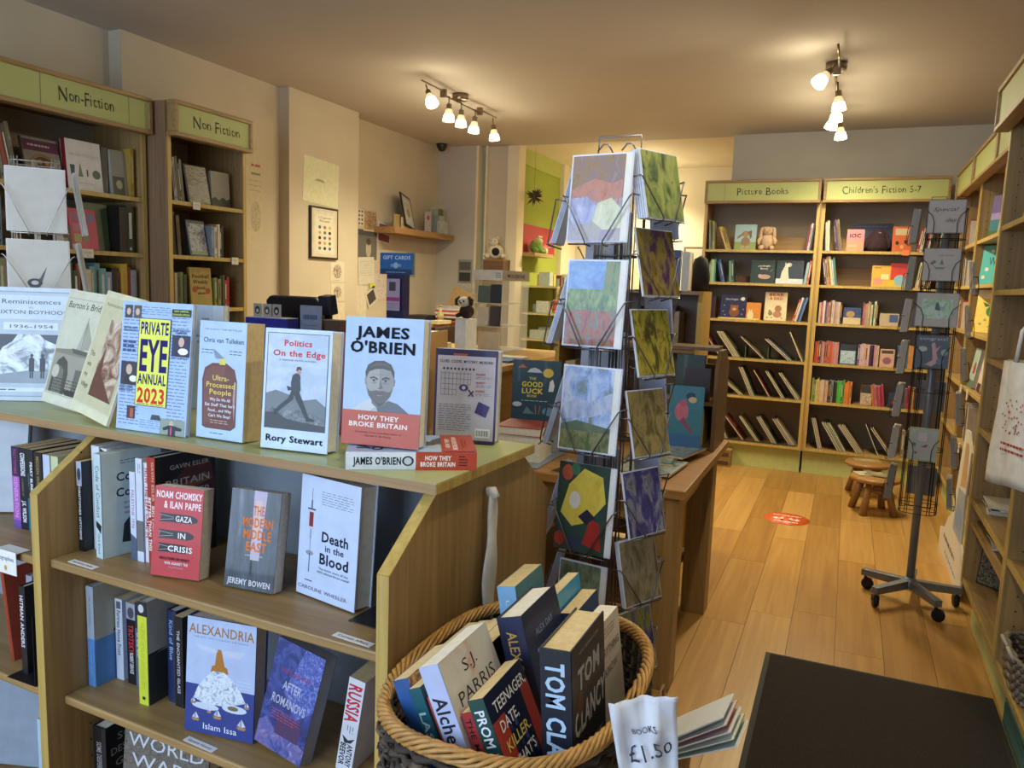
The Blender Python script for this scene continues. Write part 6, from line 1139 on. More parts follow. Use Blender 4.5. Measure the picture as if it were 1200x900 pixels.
# ================= right hand cases =================
M3, MR1 = caseR3.matrix_basis.copy(), caseR1.matrix_basis.copy()
SR = [1.88, 1.60, 1.30, .95, .6, .222]
def ocean(A): A.rect(0, .55, 1, 1, '5a4a84'); A.rect(0, .45, 1, .6, '8a7ab0'); A.rect(0, .2, 1, .45, '2a6a7a'); A.rect(0, 0, 1, .2, '3a5a3a')
fbook(M3, .10, SR[0], .20, .27, .06, '5a4a84', 'tall teal and purple landscape book on the right wall top shelf', ocean, spine='3ab0b8', y=.05, lean=3, rz=20)
fbook(M3, .42, SR[0], .18, .16, .03, 'b8a48a', 'small cream book beside the tall teal and purple one', lean=6)
def wh(A): A.rect(0, 0, 1, 1, '4aa4a4'); A.text('W', .35, .5, .22, '1c2a2c'); A.text('H', .55, .18, .22, '1c2a2c'); A.text('IO', .8, .5, .16, '2a3a3c'); [A.ell(u, v, .06, .05, 'c9c0b0') for u, v in ((.3, .85), (.7, .8), (.12, .2), (.2, .4))]
fbook(M3, .06, SR[1], .34, .245, .03, '4aa4a4', 'large turquoise board book with black capitals, facing out on the right wall', wh, y=.03, lean=4, rz=22)
def par(A): A.rect(0, 0, 1, 1, 'dcc468'); A.rect(0, .8, 1, 1, 'd8d0b8'); A.ell(.5, .5, .16, .12, '2f7a4a'); A.poly([(.3, .6), (.2, .72), (.5, .62)], '3a5a3a'); A.poly([(.6, .45), (.95, .5), (.6, .52)], '2a4a3a'); [A.ell(u, v, .05, .03, '8a9a4a') for u, v in ((.2, .2), (.5, .15), (.8, .22), (.35, .3))]
fbook(M3, .05, SR[2], .33, .27, .05, 'dcc468', 'yellow boxed picture book with a green bird, below the turquoise one', par, y=.03, lean=3, rz=22)
fbook(M3, .05, SR[3], .22, .25, .03, 'a9c0b4', 'pale green picture book with a red shape, fourth shelf of the right wall', lambda A: (A.ell(.6, .5, .2, .16, 'a83a34'), A.rect(0, 0, 1, .2, '5a7a6a')), y=.03); fbook(M3, .36, SR[3], .16, .2, .05, 'd8cfc4', 'white boxed book beside the pale green one on the right wall', lambda A: A.rect(.1, 0, .9, .25, '4a2a2a'), y=.04)
for i, (x, z) in enumerate(((.10, SR[3]), (.40, SR[3]), (.30, SR[4]))):
    b = MB(); b.box(0, -.006, -.05, .05, 0, .012, M('d9d4c8', .5)); o = b.build('shelf_ticket', mat4=M3 @ MT(x, -.006, z)); tag(o, ('white ticket left on the fourth shelf edge along the right wall', 'white ticket right on the fourth shelf edge along the right wall', 'white ticket on the fifth shelf edge along the right wall')[i], 'label')
run(M3, .1, SR[4], ['d6cfc0', '3a2a2a', '8a7a6a', 'b9b0a0', 'cfc8b8'], 'fifth shelf of the middle right wall case', .02, .03, .2, .25)
run(caseR4.matrix_basis, .1, 1.88, cols(10, ['8a4a3a', 'c9a04a', '4a5a6a', 'd0c8b4'], 4), 'top shelf of the farthest right wall case'); run(caseR4.matrix_basis, .1, 1.60, cols(12, ['8a4a3a', 'c9a04a', '4a5a6a', 'd0c8b4'], 6), 'second shelf of the farthest right wall case'); run(caseR4.matrix_basis, .1, 1.30, cols(12, ['b84a3a', 'c9c04a', '4a8a6a', 'd0c8b4'], 7), 'third shelf of the farthest right wall case')
fbook(MR1, .10, RSH[0], .22, .23, .02, 'b8ac5a', 'olive yellow book facing out on the top shelf of the near right case', lambda A: A.lines(.1, .5, .8, .9, 1, '4a4020', .5), y=.06)
def flatstack(M4, x, y, z, items, desc):
    for i, (w, d, t, c) in enumerate(items):
        o = book('booklet', w, d, t, c, hard=False, split=False, page=PAGE, mat4=M4 @ Matrix.Translation((x+.006*i, y-.008*(i % 3), z+.0005)) @ Matrix.Rotation(R(-6+4*(i % 4)), 4, 'Z') @ Matrix(((1, 0, 0, 0), (0, 0, 1, 0), (0, -1, 0, t), (0, 0, 0, 1)))); z += t+.0006
        tag(o, '%s booklet, %s from the bottom of %s' % (cname(c), ORD[i], desc), 'booklet', 'booklets in '+desc)
flatstack(MR1, .10, .05, RSH[4], [(.2, .14, .006, 'c9c4b0'), (.2, .14, .008, 'a9a05a'), (.2, .15, .006, '5a6a8a'), (.21, .14, .008, 'd6cf9a'), (.2, .14, .006, '4a4a4a'), (.2, .15, .006, 'cfcab8')], 'the lower pile in the near right case')
flatstack(MR1, .30, .05, .50, [(.2, .14, .006, '7a94b8'), (.2, .14, .006, 'c9ccd0'), (.2, .14, .006, '3a4a6a'), (.2, .14, .006, 'd0d4d8')], 'the pile in the near right bay'); part('shelf', caseR1, OAKX, (.023, .012, .478, .877, .33, .498))
flatstack(MR1, .25, .06, RSH[2], [(.18, .1, .004, 'c9c4b8'), (.17, .1, .004, 'b8b4ac'), (.18, .1, .004, 'd6d2c8')], 'the small pile above the tote bag')
flatstack(MR1, .25, .06, RSH[1], [(.15, .1, .006, 'b8b4a8')], 'a thin pile high in the near right case')
o = book('calendar', .25, .245, .012, '1e1f1c', hard=False, split=False, page=PAGE, mat4=MR1 @ MT(.08, .05, RSH[5]+.004, 48, 8), front=lambda A: A.rect(.02, .02, .98, .98, paint(['0f100e', '3c3d36', '8a8a7c', '1a1b18', '5a5a4e'], 26, 3, 2.5))); tag(o, 'dark black and grey patterned calendar leaning on the bottom shelf of the near right case', 'calendar')
# ================= table top goods =================
TZ = .7803
def lying(name, x, y, z, w, d, t, c, label, rz=0, art=None, hard=False, grp=None, cat='book'):
    o = book(name, w, d, t, c, hard=hard, split=False, mat4=Matrix.Translation((x, y, z)) @ Matrix.Rotation(R(rz), 4, 'Z') @ Matrix(((1, 0, 0, 0), (0, 0, 1, 0), (0, -1, 0, t), (0, 0, 0, 1))), front=art)
    return tag(o, label, cat, grp)
b = MB(); b.box(0, 0, 0, .42, .62, .006, M('8590a4', .4)); o = b.build('display_board', None, (-1.50, 2.80, TZ)); tag(o, 'grey-blue board lying on the oak table beside the island', 'board')
lying('hardback_book', -1.30, 2.86, TZ+.0065, .20, .20, .105, 'cfd4dc', 'thick white boxed book at the bottom of the stack on the table', 6, hard=True); 
lying('hardback_book', -1.295, 2.865, TZ+.112, .19, .19, .035, 'a93a2c', 'red book lying on the thick white one on the table', 4, lambda A: A.rect(.08, .1, .92, .9, '8a3228'), hard=True)
def gl(A):
    A.text('THE', .42, .68, .045, 'd8c84a', bold=.02); A.text('GOOD', .42, .565, .085, 'dccb4c', wmax=.44, bold=.05); A.text('LUCK', .42, .455, .085, 'dccb4c', wmax=.44, bold=.05); A.text('BOOK', .42, .395, .04, 'd8c84a', bold=.02)
    A.ell(.74, .8, .11, .075, 'd9b83a'); A.poly([(.3, .8), (.36, .86), (.46, .88), (.56, .85), (.62, .8)], 'b9c6d0'); A.poly([(.1, .87), (.2, .93), (.3, .87)], 'b8683a'); A.poly([(.76, .5), (.78, .66), (.84, .7), (.88, .6), (.86, .5)], 'd6d8d8'); A.ell(.12, .27, .1, .04, 'b0bcc6')
    A.poly([(.25, .12), (.32, .24), (.42, .16), (.5, .12)], '5a7a84'); A.line(.52, .12, .5, .26, .003, 'c9664a'); A.line(.58, .12, .6, .26, .003, 'c9664a'); A.ell(.78, .17, .13, .07, '5a84a4'); A.lines(.2, .75, .32, .36, 1, 'a9b8b4')
o = book('hardback_book', .215, .27, .02, '173a48', hard=True, front=gl, split=False, mat4=MT(-1.345, 3.14, TZ+.1235, 12, 5)); tag(o, 'dark teal hardback with yellow capitals standing on the table behind the red book', 'book')
o = book('hardback_book', .19, .28, .02, 'b89a3a', split=False, front=lambda A: A.rect(.06, .06, .94, .94, '2a4a5a'), mat4=MT(-1.10, 3.22, TZ+.0095, 6, 5)); tag(o, 'yellow bordered book standing on the table behind the art card spinner', 'book')
o = book('hardback_book', .10, .26, .03, '1c1a22', split=False, mat4=MT(-1.09, 3.30, TZ+.007, 6, 3)); tag(o, 'black book standing between the teal and the yellow bordered ones', 'book') if False else bpy.data.objects.remove(o)
o = part('white_box', None, M('a8abb0', .6), (-1.36, 3.13, TZ+.0065, -1.12, 3.25, TZ+.121)); tag(o, 'grey box under the dark teal hardback on the table', 'box')
lying('leaflet', -1.02, 2.80, TZ, .17, .11, .004, '22242a', 'dark leaflet lying near the front edge of the table', -8, lambda A: A.rect(.1, .3, .6, .7, '4a5a6a'), cat='leaflet')
for i, (x, y, w, d, t, c, rz, l) in enumerate(((-.80, 2.84, .20, .28, .006, '6a5a50', 6, 'brown magazine at the bottom front of the pile on the table corner'), (-.79, 2.93, .21, .28, .008, 'b4b8bc', -4, 'grey magazine in the pile on the table corner'), (-.80, 3.06, .20, .24, .008, '2a6a6a', 4, 'teal illustrated book in the pile on the table corner'), (-.76, 3.22, .18, .26, .010, '6a78a0', -12, 'slate blue picture book lying on top of the table pile'))):
    lying('picture_book', x, y, TZ+.0085*i+.0005, w, d, t, c, l, rz, lambda A: A.rect(.06, .06, .94, .94, paint(['4a4a44', '7a8a84', 'b4bcb4', '3a5a6a'], 16, 4)))
for i in range(3): pass
# shelf unit standing on the table
tsu = empty('table_shelf', (-1.02, 0, 0)); tag(tsu, 'small brown shelf unit with a sloping end panel standing on the table', 'shelving')
DW = wood('5f4427', '7a5a36', 'z')
pr = [(3.54, TZ+.001), (3.54, 1.16), (3.60, 1.235), (3.75, 1.235), (3.855, 1.15), (3.855, TZ+.001)]
for x0 in (0, .49):
    b = MB(); b.prism(pr, 'x', x0, x0+.018, DW); b.build('side_panel', tsu)
part('shelf', tsu, DW, (.0185, 3.555, 1.235, .4895, 3.75, 1.25)); part('shelf', tsu, DW, (.0185, 3.555, .985, .4895, 3.84, 1.0)); part('shelf', tsu, DW, (.0185, 3.555, .785, .4895, 3.84, .795)); part('back_panel', tsu, DW, (.0185, 3.842, .785, .4895, 3.852, 1.15))
MTB = Matrix.Translation((-1.02, 3.56, 0))
o = book('hardback_book', .13, .205, .03, '1f3a2a', split=False, mat4=MTB @ MT(.30, .06, 1.003, 0, 4)); tag(o, 'dark green book on the upper level of the table shelf unit', 'book')
o = book('hardback_book', .12, .15, .03, '2a1418', split=False, mat4=MTB @ MT(.345, .018, 1.003, 0, 4)); tag(o, 'black-red book in front of the dark green one in the table shelf unit', 'book')
run(MTB, .30, .795, ['b8862a', 'c9a03a', '8aa03a', 'c96a2a', 'd0b040', 'b84a2a', 'c9a83a'], 'lower level of the table shelf unit', .018, .026, .15, .17, D=.13, y=.02)
run(MTB, .05, .795, ['3a4a5a', '8a4a3a', 'c9c0a8', '2a2a2a'], 'lower left of the table shelf unit', .018, .026, .15, .17, D=.13, y=.02)
def bird(A): A.rect(0, 0, 1, 1, '3a7a94'); A.ell(.38, .58, .2, .16, 'c06a84'); A.ell(.42, .72, .1, .06, 'b85a78'); A.poly([(.45, .5), (.75, .25), (.7, .22), (.35, .42)], '8a4a6a'); A.ell(.62, .84, .14, .06, '2a3a6a'); A.ell(.68, .78, .12, .05, 'c9b48a'); A.rect(0, 0, 1, .2, '3a6aa0')
o = book('picture_book', .15, .27, .015, '2a6a84', split=False, front=bird, mat4=MT(-.70, 3.40, TZ+.0355, 3, 5)); tag(o, 'blue picture book with a pink bird, standing against the table shelf unit', 'book')
# low yellow-edged bookcase behind the table
yb = empty('low_bookcase', (-1.55, 4.25, 0)); tag(yb, 'low open bookcase with bright yellow edges behind the table', 'shelving')
YE = M('c9a53a', .45, var=.04)
for x0 in (0, .80):
    b = MB(); b.prism([(0, 0), (0, 1.44), (.03, 1.50), (.3, 1.50), (.3, 0)], 'x', x0, x0+.022, wood('a8803c', 'c09848', 'z')); b.build('side_panel', yb); part('edge_strip', yb, YE, (x0-.001, -.004, 0, x0+.023, -.0005, 1.44))
for z in (.1, .45, .82, 1.16, 1.48): part('shelf', yb, OAKX, (.0225, .01, z, .7995, .29, z+.018))
part('back_panel', yb, wood('6a4a2c', '7a5838', 'x'), (.0225, .292, .1, .7995, .3, 1.48))
MY = yb.matrix_basis.copy()
MY = Matrix.Translation((-1.55, 4.25, 0))
run(MY, .45, 1.1785, ['2a3a3a', '3a5a5a', '1c2a2c', '8a6a44', '2a2a2c', '6a5a4a', '3a4a4a', '1f2426', 'a08a60'], 'top shelf of the low yellow-edged bookcase', .02, .035, .19, .25, tilt=0, D=.15, y=.04)
run(MY, .05, 1.1785, ['a0402c', '8a5030', 'b06a3a', '4a3a2a', '8a3a2a', '3c3a34'], 'left of the top shelf of the low bookcase', .03, .045, .2, .26, D=.15, y=.04)
run(MY, .05, .8385, cols(18, ['2a3a3a', 'c9b48a', '8a4a34', '3a5a7a'], 3), 'second shelf of the low bookcase', .025, .035, .18, .25, D=.15)
o = book('hardback_book', .16, .22, .03, '1f3a7a', split=False, mat4=MY @ MT(.52, .06, 1.501, 0, 4)); tag(o, 'royal blue book standing on top of the low yellow-edged bookcase', 'book')
o = book('hardback_book', .04, .21, .10, 'd0c4a8', split=False, mat4=MY @ MT(.70, .01, 1.4985, 0, 0)); tag(o, 'cream book standing beside the royal blue one on the low bookcase', 'book')
b = MB(); b.lathe([(.001, 0), (.05, .0), (.055, .08), (.05, .13), (.035, .18), (.001, .20)], M('1c1816', .8), 16); o = b.build('dark_figurine', None, (-.785, 4.46, 1.499)); tag(o, 'dark rounded figurine on the right end of the low bookcase', 'ornament')
# ================= till corner =================
tc = empty('till_counter', (-3.35, 3.3, 0)); tag(tc, 'oak till counter hidden behind the island, carrying the till and notebooks display', 'counter')
part('worktop', tc, wood('a5814c', 'c09a5e', 'x'), (0, 0, 1.02, 1.62, 1.85, 1.05)); part('front_panel', tc, OAKX, (.04, .04, .0, 1.58, .07, 1.0195)); part('side_panel', tc, OAKY, (1.55, .075, 0, 1.58, 1.80, 1.0195)); part('side_panel', tc, OAKY, (.04, .075, 0, .07, 1.80, 1.0195))
TC = 1.0505
mo = empty('till_monitor', (-2.95, 3.72, TC)); tag(mo, 'black till screen seen from behind on the counter', 'monitor')
b = MB(); b.T = Matrix.Rotation(R(14), 4, 'X') @ Matrix.Translation((0, 0, .02)); b.prism([(-.23, .08), (-.2, .30), (-.17, .325), (.155, .325), (.18, .30), (.19, .05), (.2, .02), (-.2, .02)], 'y', 0, .035, BLACK); b.build('screen_housing', mo, bevel=.006)
b = MB(); b.prism([(-.12, .0), (-.05, .20), (.05, .20), (.12, 0)], 'y', -.10, .01, M('0f0f12', .6)); b.build('stand', mo, loc=(0, .0, 0), bevel=.004); part('base', mo, BLACK, (-.14, .02, 0, .14, .2, .015))
cdp = empty('customer_display', (-2.70, 3.64, TC)); tag(cdp, 'small dark blue customer display on a black stalk beside the till screen', 'display')
b = MB(); b.tube([(0, 0, .012), (0, 0, .25)], .022, BLACK, 8); b.build('stalk', cdp); b = MB(); b.lathe([(.06, 0), (.06, .012)], BLACK, 16); b.build('foot', cdp)
b = MB(); b.T = Matrix.Translation((0, 0, .30)) @ Matrix.Rotation(R(-16), 4, 'Z') @ Matrix.Rotation(R(10), 4, 'X'); b.box(-.045, -.035, -.055, .04, .03, .055, M('1c2440', .4)); b.build('head', cdp, bevel=.006)
o = part('cardboard_box', None, M('5a4438', .8), (-2.64, 3.47, TC, -2.50, 3.58, TC+.225)); tag(o, 'brown cardboard box beside the customer display on the till counter', 'box')
gb = empty('card_box', (-3.02, 3.33, TC)); tag(gb, 'royal blue counter box holding upright picture cards', 'box')
part('box_body', gb, M('2a2c9a', .4), (0, 0, 0, .275, .10, .225)); part('box_rim', gb, M('c9cce0', .4), (0, 0, .2255, .275, .10, .229))
for i in range(3): 
    o = part('picture_card', None, M('a9a49c', .4), (-3.0+.065*i, 3.37, TC+.23, -2.945+.065*i, 3.376, TC+.30)); A = Art(Matrix.Translation((-3.0+.065*i, 3.37, TC+.23)) @ face_front(.055, .07), .055, .07); A.ell(.5, .5, .32, .32, ('3a3a3c', '4a4644', '1c1c20')[i]); A.ell(.5, .45, .15, .15, 'd0ccc4'); A.build(o); tag(o, ('left', 'middle', 'right')[i]+' grey picture card standing in the royal blue counter box', 'card', 'picture cards in the blue box')
o = part('leaflet', None, M('8a94ac', .4), (-2.74, 3.44, TC, -2.60, 3.446, TC+.30)); tag(o, 'grey-blue leaflet standing between the blue box and the till screen', 'leaflet'); A = Art(Matrix.Translation((-2.74, 3.44, TC)) @ face_front(.14, .3), .14, .3); A.lines(.15, .8, .72, .84, 1, '4a5a84', .7); A.rect(.1, .0, .8, .2, '1c1c24'); A.lines(.15, .8, .5, .68, 3, '5a688a'); A.build(o, 'print', 'lettering')
gs = empty('gift_card_stand', (-2.38, 3.82, TC)); tag(gs, 'navy gift card stand with a blue header sign on the till counter', 'display stand')
NV = M('1c1c54', .4); part('column', gs, NV, (-.06, .01, .012, .055, .07, .50)); part('base', gs, NV, (-.08, -.04, 0, .08, .10, .012))
part('header_sign', gs, M('1f6ab0', .35, coat=.3), (-.10, .0, .485, .11, .02, .605)); A = Art(Matrix.Translation((-.10, 0, .485)) @ face_front(.21, .12), .21, .12); A.rect(0, .0, 1, .25, '14406c'); A.text('GIFT CARDS', .52, .70, .18, 'd8e6f4', wmax=.86, bold=.02); A.ell(.5, .42, .08, .14, 'a9c8e4'); A.ell(.38, .42, .05, .08, '7aa8d4'); A.ell(.62, .42, .05, .08, '7aa8d4'); A.lines(.2, .8, .05, .18, 1, '8ab8e0'); A.build(gs, 'emblem', 'lettering')
for i, (z, h, c) in enumerate(((.28, .18, 'b9a9c8'), (.09, .12, '3a6aa8'))):
    p_ = part('card_panel', gs, M(c, .35), (-.05, -.006, z, .035, .0, z+h)); A = Art(Matrix.Translation((-.05, -.006, z)) @ face_front(.085, h), .085, h)
    if i == 0: A.rect(.2, .62, .7, .9, '4a4458'); A.rect(0, .3, 1, .42, 'b03a8a'); A.lines(.1, .9, .08, .26, 3, '8a78a0')
    else: A.ell(.3, .5, .18, .2, 'b4c4d8'); A.ell(.7, .5, .18, .2, 'b4c4d8')
    A.build(p_, 'print', 'lettering')
# notebooks display
nd = empty('notebook_display', (-2.27, 4.6, TC)); tag(nd, 'clear acrylic notebook display with a white and grey header on the till counter', 'display stand')
part('header_box', nd, M('ddd9c8', .5), (0, 0, .475, .21, .45, .54)); part('header_sign', nd, M('857d74', .5), (.21, .0, .475, .213, .45, .54))
A = Art(Matrix(((0, 0, 1, .213), (1, 0, 0, 0), (0, 1, 0, .475), (0, 0, 0, 1))), .45, .065); A.text('MOLESKINE', .48, .3, .36, '2c2824', wmax=.66, bold=.02); A.build(nd, 'p', 'lettering')
A = Art(Matrix.Translation((0, 0, .475)) @ face_front(.21, .065), .21, .065); [A.ell(.80+.055*i, .3+.2*j, .02, .06, '3a3834', 8) for i in range(3) for j in range(3)]; A.build(nd, 'dot_grid')
ACR = M('dfe6e4', .08, var=0, alpha=.25, name='clear_acrylic')
for q in ((0, 0, 0, .004, .45, .475), (.206, 0, 0, .21, .45, .475)): part('acrylic_side', nd, ACR, q)
for z in (.01, .17, .32): part('acrylic_shelf', nd, M('c9ccc0', .2, alpha=.75), (.0045, .005, z, .2055, .44, z+.005))
ND = Matrix.Translation((-2.27, 4.6, TC))
for i, (x, z, w, h, c, l) in enumerate(((.02, .1755, .08, .12, 'd9d4c4', 'white notebook on the middle level of the notebook display'), (.11, .1755, .08, .13, '4a3a34', 'dark brown notebook on the middle level of the notebook display'), (.02, .3255, .08, .11, '5a6a5c', 'grey green notebook on the top level of the notebook display'), (.11, .3255, .085, .12, '2a2422', 'black notebook on the top level of the notebook display'), (.03, .0155, .15, .12, 'cfc9b0', 'cream boxed notebook at the foot of the notebook display'))):
    o = book('notebook', w, h, .02, c, split=False, mat4=ND @ MT(x, .03, z+.003, 0, 6)); tag(o, l, 'notebook')
    if False: o = book('notebook', .10, h, .02, ('8a3a34', 'c9b04a', '6a8a9a', '3c4a3a')[i], split=False, mat4=ND @ MT(.14 if i % 2 else .05, .16, z, 60, 5)); tag(o, ('red', 'yellow', 'pale blue', 'moss green')[i]+' notebook farther back in the notebook display', 'notebook')
o = part('white_box', None, M('d4d8dc', .5), (-2.16, 4.15, TC, -2.09, 4.30, TC+.235)); tag(o, 'narrow white box carrying the brown and white plush dog', 'box')
pd = empty('soft_toy_dog', (-2.125, 4.22, TC+.236)); tag(pd, 'small brown and white plush dog sitting on a narrow white box at the till', 'soft toy')
FB, FWm = M('3c2a22', 1, var=.2, scale=120), M('d0c4b4', 1, var=.1, scale=120)
b = MB(); b.ball((0, .01, .045), .045, FB, 14, 10, 1, 1, 1); b.build('body', pd); b = MB(); b.ball((-.01, -.01, .10), .036, FWm, 14, 10, 1.1, 1, .9); b.ball((-.01, -.04, .092), .016, FWm, 8, 6); h = b.build('head', pd)
for s_ in (-1, 1): b = MB(); b.tube([(s_*.028-.01, -.005, .128), (s_*.048-.01, -.01, .11), (s_*.05-.01, -.012, .08)], [.012, .015, .01], FB, 8); b.build('ear', h); b = MB(); b.ball((s_*.014-.01, -.042, .106), .006, BLACK, 8, 6); b.build('eye', h); b = MB(); b.tube([(s_*.025, 0, .03), (s_*.035, -.05, .018)], [.016, .013], FB, 8); b.build('leg', pd)
b = MB(); b.ball((-.01, -.055, .096), .006, BLACK, 8, 6); b.build('nose', h)
for i, (x, y, w, d, t, c, l) in enumerate(((-2.30, 3.95, .16, .12, .10, 'd9d0a8', 'cream box left of the white box at the till'), (-1.98, 4.1, .2, .14, .012, '3a6a9a', 'blue leaflet lying in front of the notebook display'), (-1.96, 4.25, .2, .12, .02, 'd6d2c4', 'white pad lying in front of the notebook display'))):
    o = part('box' if t > .05 else 'leaflet', None, M(c, .5), (x, y, TC, x+w, y+d, TC+t)); tag(o, l, 'box' if t > .05 else 'leaflet')
# ---- walls: pictures, papers ----
def wsheet(name, x, y0, y1, z0, z1, m, label, cat='poster', art=None, t=.0015, rot=0, grp=None):
    w, h = y1-y0, z1-z0; b = MB(); b.box(0, -w/2, -h/2, t, w/2, h/2, M(m, .6, var=.04) if isinstance(m, str) else m)
    o = b.build(name, mat4=Matrix.Translation((x+.0005, (y0+y1)/2, (z0+z1)/2)) @ Matrix.Rotation(R(rot), 4, 'X')); tag(o, label, cat, grp)
    if art: A = Art(Matrix(((0, 0, 1, t), (1, 0, 0, -w/2), (0, 1, 0, -h/2), (0, 0, 0, 1))), w, h); art(A); A.build(o, 'print', 'lettering')
    return o
def wb(A): A.poly([(.3, .5), (.4, .56), (.55, .55), (.62, .5), (.5, .5)], '9a9c84'); A.line(.2, .1, .4, .9, .001, 'c0bd9c')
wsheet('wall_sheet', -3.86, 4.88, 5.32, 2.07, 2.41, 'd9d8b4', 'crinkled pale sheet pinned above the framed print on the pillar', art=wb, rot=-3)
def fp(A):
    A.rect(.09, .06, .91, .94, 'd6d0bc'); A.rect(.16, .12, .84, .88, 'ded8c4'); A.text('I Capture', .5, .80, .05, '2c2a26', wmax=.5); A.text('Phrases', .5, .73, .05, '2c2a26', wmax=.42)
    for i in range(5):
        for j in range(3): A.ell(.3+.2*j, .62-.11*i, .055, .035, ('3a6a8a', 'b85a4a', 'c9a84a', '4a7a5a', '2a2a3a')[(i*2+j) % 5])
pf = empty('framed_print', (-3.86, 5.12, 1.85)); tag(pf, 'black framed illustrated print hanging on the pillar', 'picture')
part('frame', pf, M('1c1816', .4), (.001, -.175, -.2, .02, .175, .2)); A = Art(Matrix(((0, 0, 1, .02), (1, 0, 0, -.16), (0, 1, 0, -.185), (0, 0, 0, 1))), .32, .37); A.rect(0, 0, 1, 1, 'cfc8b2'); fp(A); A.build(pf, 'print', 'lettering')
def sk(A): A.ell(.5, .5, .3, .34, paint(['5a4440', '8a7468', 'c9bca8', 'd9cfba'], 60, 4)); A.lines(.3, .7, .05, .1, 1)
wsheet('pinned_drawing', -3.86, 5.22, 5.41, 1.475, 1.64, 'd6ceb6', 'sketch of a figure, upper of two pinned on the pillar edge', art=sk); wsheet('pinned_drawing', -3.86, 5.23, 5.41, 1.32, 1.462, 'd6ceb6', 'sketch of a figure, lower of two pinned on the pillar edge', art=sk); wsheet('pinned_note', -3.86, 5.235, 5.42, 1.16, 1.305, 'd9cfb4', 'plain note pinned below the two sketches on the pillar')
wsheet('poster', -3.95, 4.0, 4.54, 1.68, 2.36, 'c9bea0', 'tall pale poster on the wall right of the narrow bookcase', art=lambda A: (A.lines(.78, .96, .85, .9, 1, '9a4a4a', .5), A.rect(.78, .78, .95, .8, '6a7a5a'), A.ell(.86, .35, .1, .16, paint(['8a8068', 'b8ae92', 'c9bea0'], 30, 5)), A.lines(.75, .97, .6, .75, 3, 'a9a088')))
wsheet('pinned_card', -4.0, 5.75, 5.93, 1.97, 2.11, 'd6d0c4', 'black spotted card, top left of the papers by the till', 'card', lambda A: [A.ell(.15+.23*i, .12+.25*j, .07, .07, '2a2422', 8) for i in range(4) for j in range(4)])
wsheet('pinned_photo', -3.998, 5.88, 6.10, 1.93, 2.12, 'c9b49a', 'brown patterned photo pinned beside the spotted card', 'photo', lambda A: A.rect(.08, .08, .92, .92, paint(['5a4030', '9a7a5a', 'd6c4a4'], 40, 3)))
wsheet('pinned_photo', -4.0, 5.75, 6.10, 1.68, 1.94, '6a6a68', 'grey photo of a dog pinned on the till corner wall', 'photo', lambda A: (A.ell(.62, .35, .12, .3, 'b9ae98'), A.ell(.62, .6, .1, .12, '4a3c34'), A.rect(0, .8, 1, 1, '4a4c50')))
wsheet('pinned_card', -3.996, 6.10, 6.33, 1.84, 2.02, 'd6cfd2', 'white card with violet and red writing hanging from the wall shelf', 'card', lambda A: (A.rect(.1, .5, .9, .92, '6a5a84'), A.rect(.1, .08, .9, .45, '7a3a44')), rot=-6)
wsheet('pinned_note', -3.998, 5.81, 6.06, 1.46, 1.70, 'd9d4c4', 'white note with faint writing pinned under the dog photo', 'note', lambda A: A.lines(.1, .9, .3, .9, 7, 'a9a494', .15), rot=3)
wsheet('sticky_note', -3.994, 5.98, 6.07, 1.425, 1.47, 'd0cf4a', 'small yellow sticky note at the corner of a white note', 'note')
wsheet('pinned_note', -3.996, 5.66, 5.94, 1.15, 1.45, 'ddd3bc', 'large blank cream note hanging at an angle near the till', 'note', rot=-4)
wsheet('pinned_photo', -3.994, 5.93, 6.10, 1.27, 1.42, 'd0ccc0', 'tilted white bordered photo beside the large cream note', 'photo', lambda A: A.rect(.15, .15, .85, .85, '4a4644'), rot=28)
wsheet('pinned_drawing', -4.0, 6.06, 6.28, 1.30, 1.60, 'c9b4a4', 'pink and white drawing pinned behind the gift card sign', 'drawing', lambda A: A.rect(.1, .1, .9, .9, paint(['9a6a6a', 'd6cfc4', 'b8a49a'], 30, 6)), rot=8)
wsheet('pinned_note', -4.0, 5.61, 5.76, 1.63, 1.86, 'd6ccb4', 'narrow printed note at the inner corner beside the pillar', 'note', lambda A: A.lines(.2, .8, .6, .9, 3, '5a5448'))
wsheet('calendar', -4.0, 6.62, 6.79, 1.54, 1.78, '8fa098', 'pale green picture strip pinned under the wall shelf', 'poster', lambda A: (A.rect(.1, .55, .9, .9, '6a8088'), A.rect(.1, .1, .9, .45, '7a4a44')))
o = part('wall_poster', None, M('8f8b84', .6), (-3.74, 7.2165, 1.50, -3.58, 7.2185, 1.74)); tag(o, 'small grey picture notice on the wall end beside the notebooks', 'poster'); A = Art(Matrix.Translation((-3.74, 7.2165, 1.50)) @ face_front(.16, .24), .16, .24); A.rect(.1, .55, .9, .9, '5a5854'); A.rect(.1, .08, .9, .45, '34322e'); A.build(o, 'print')
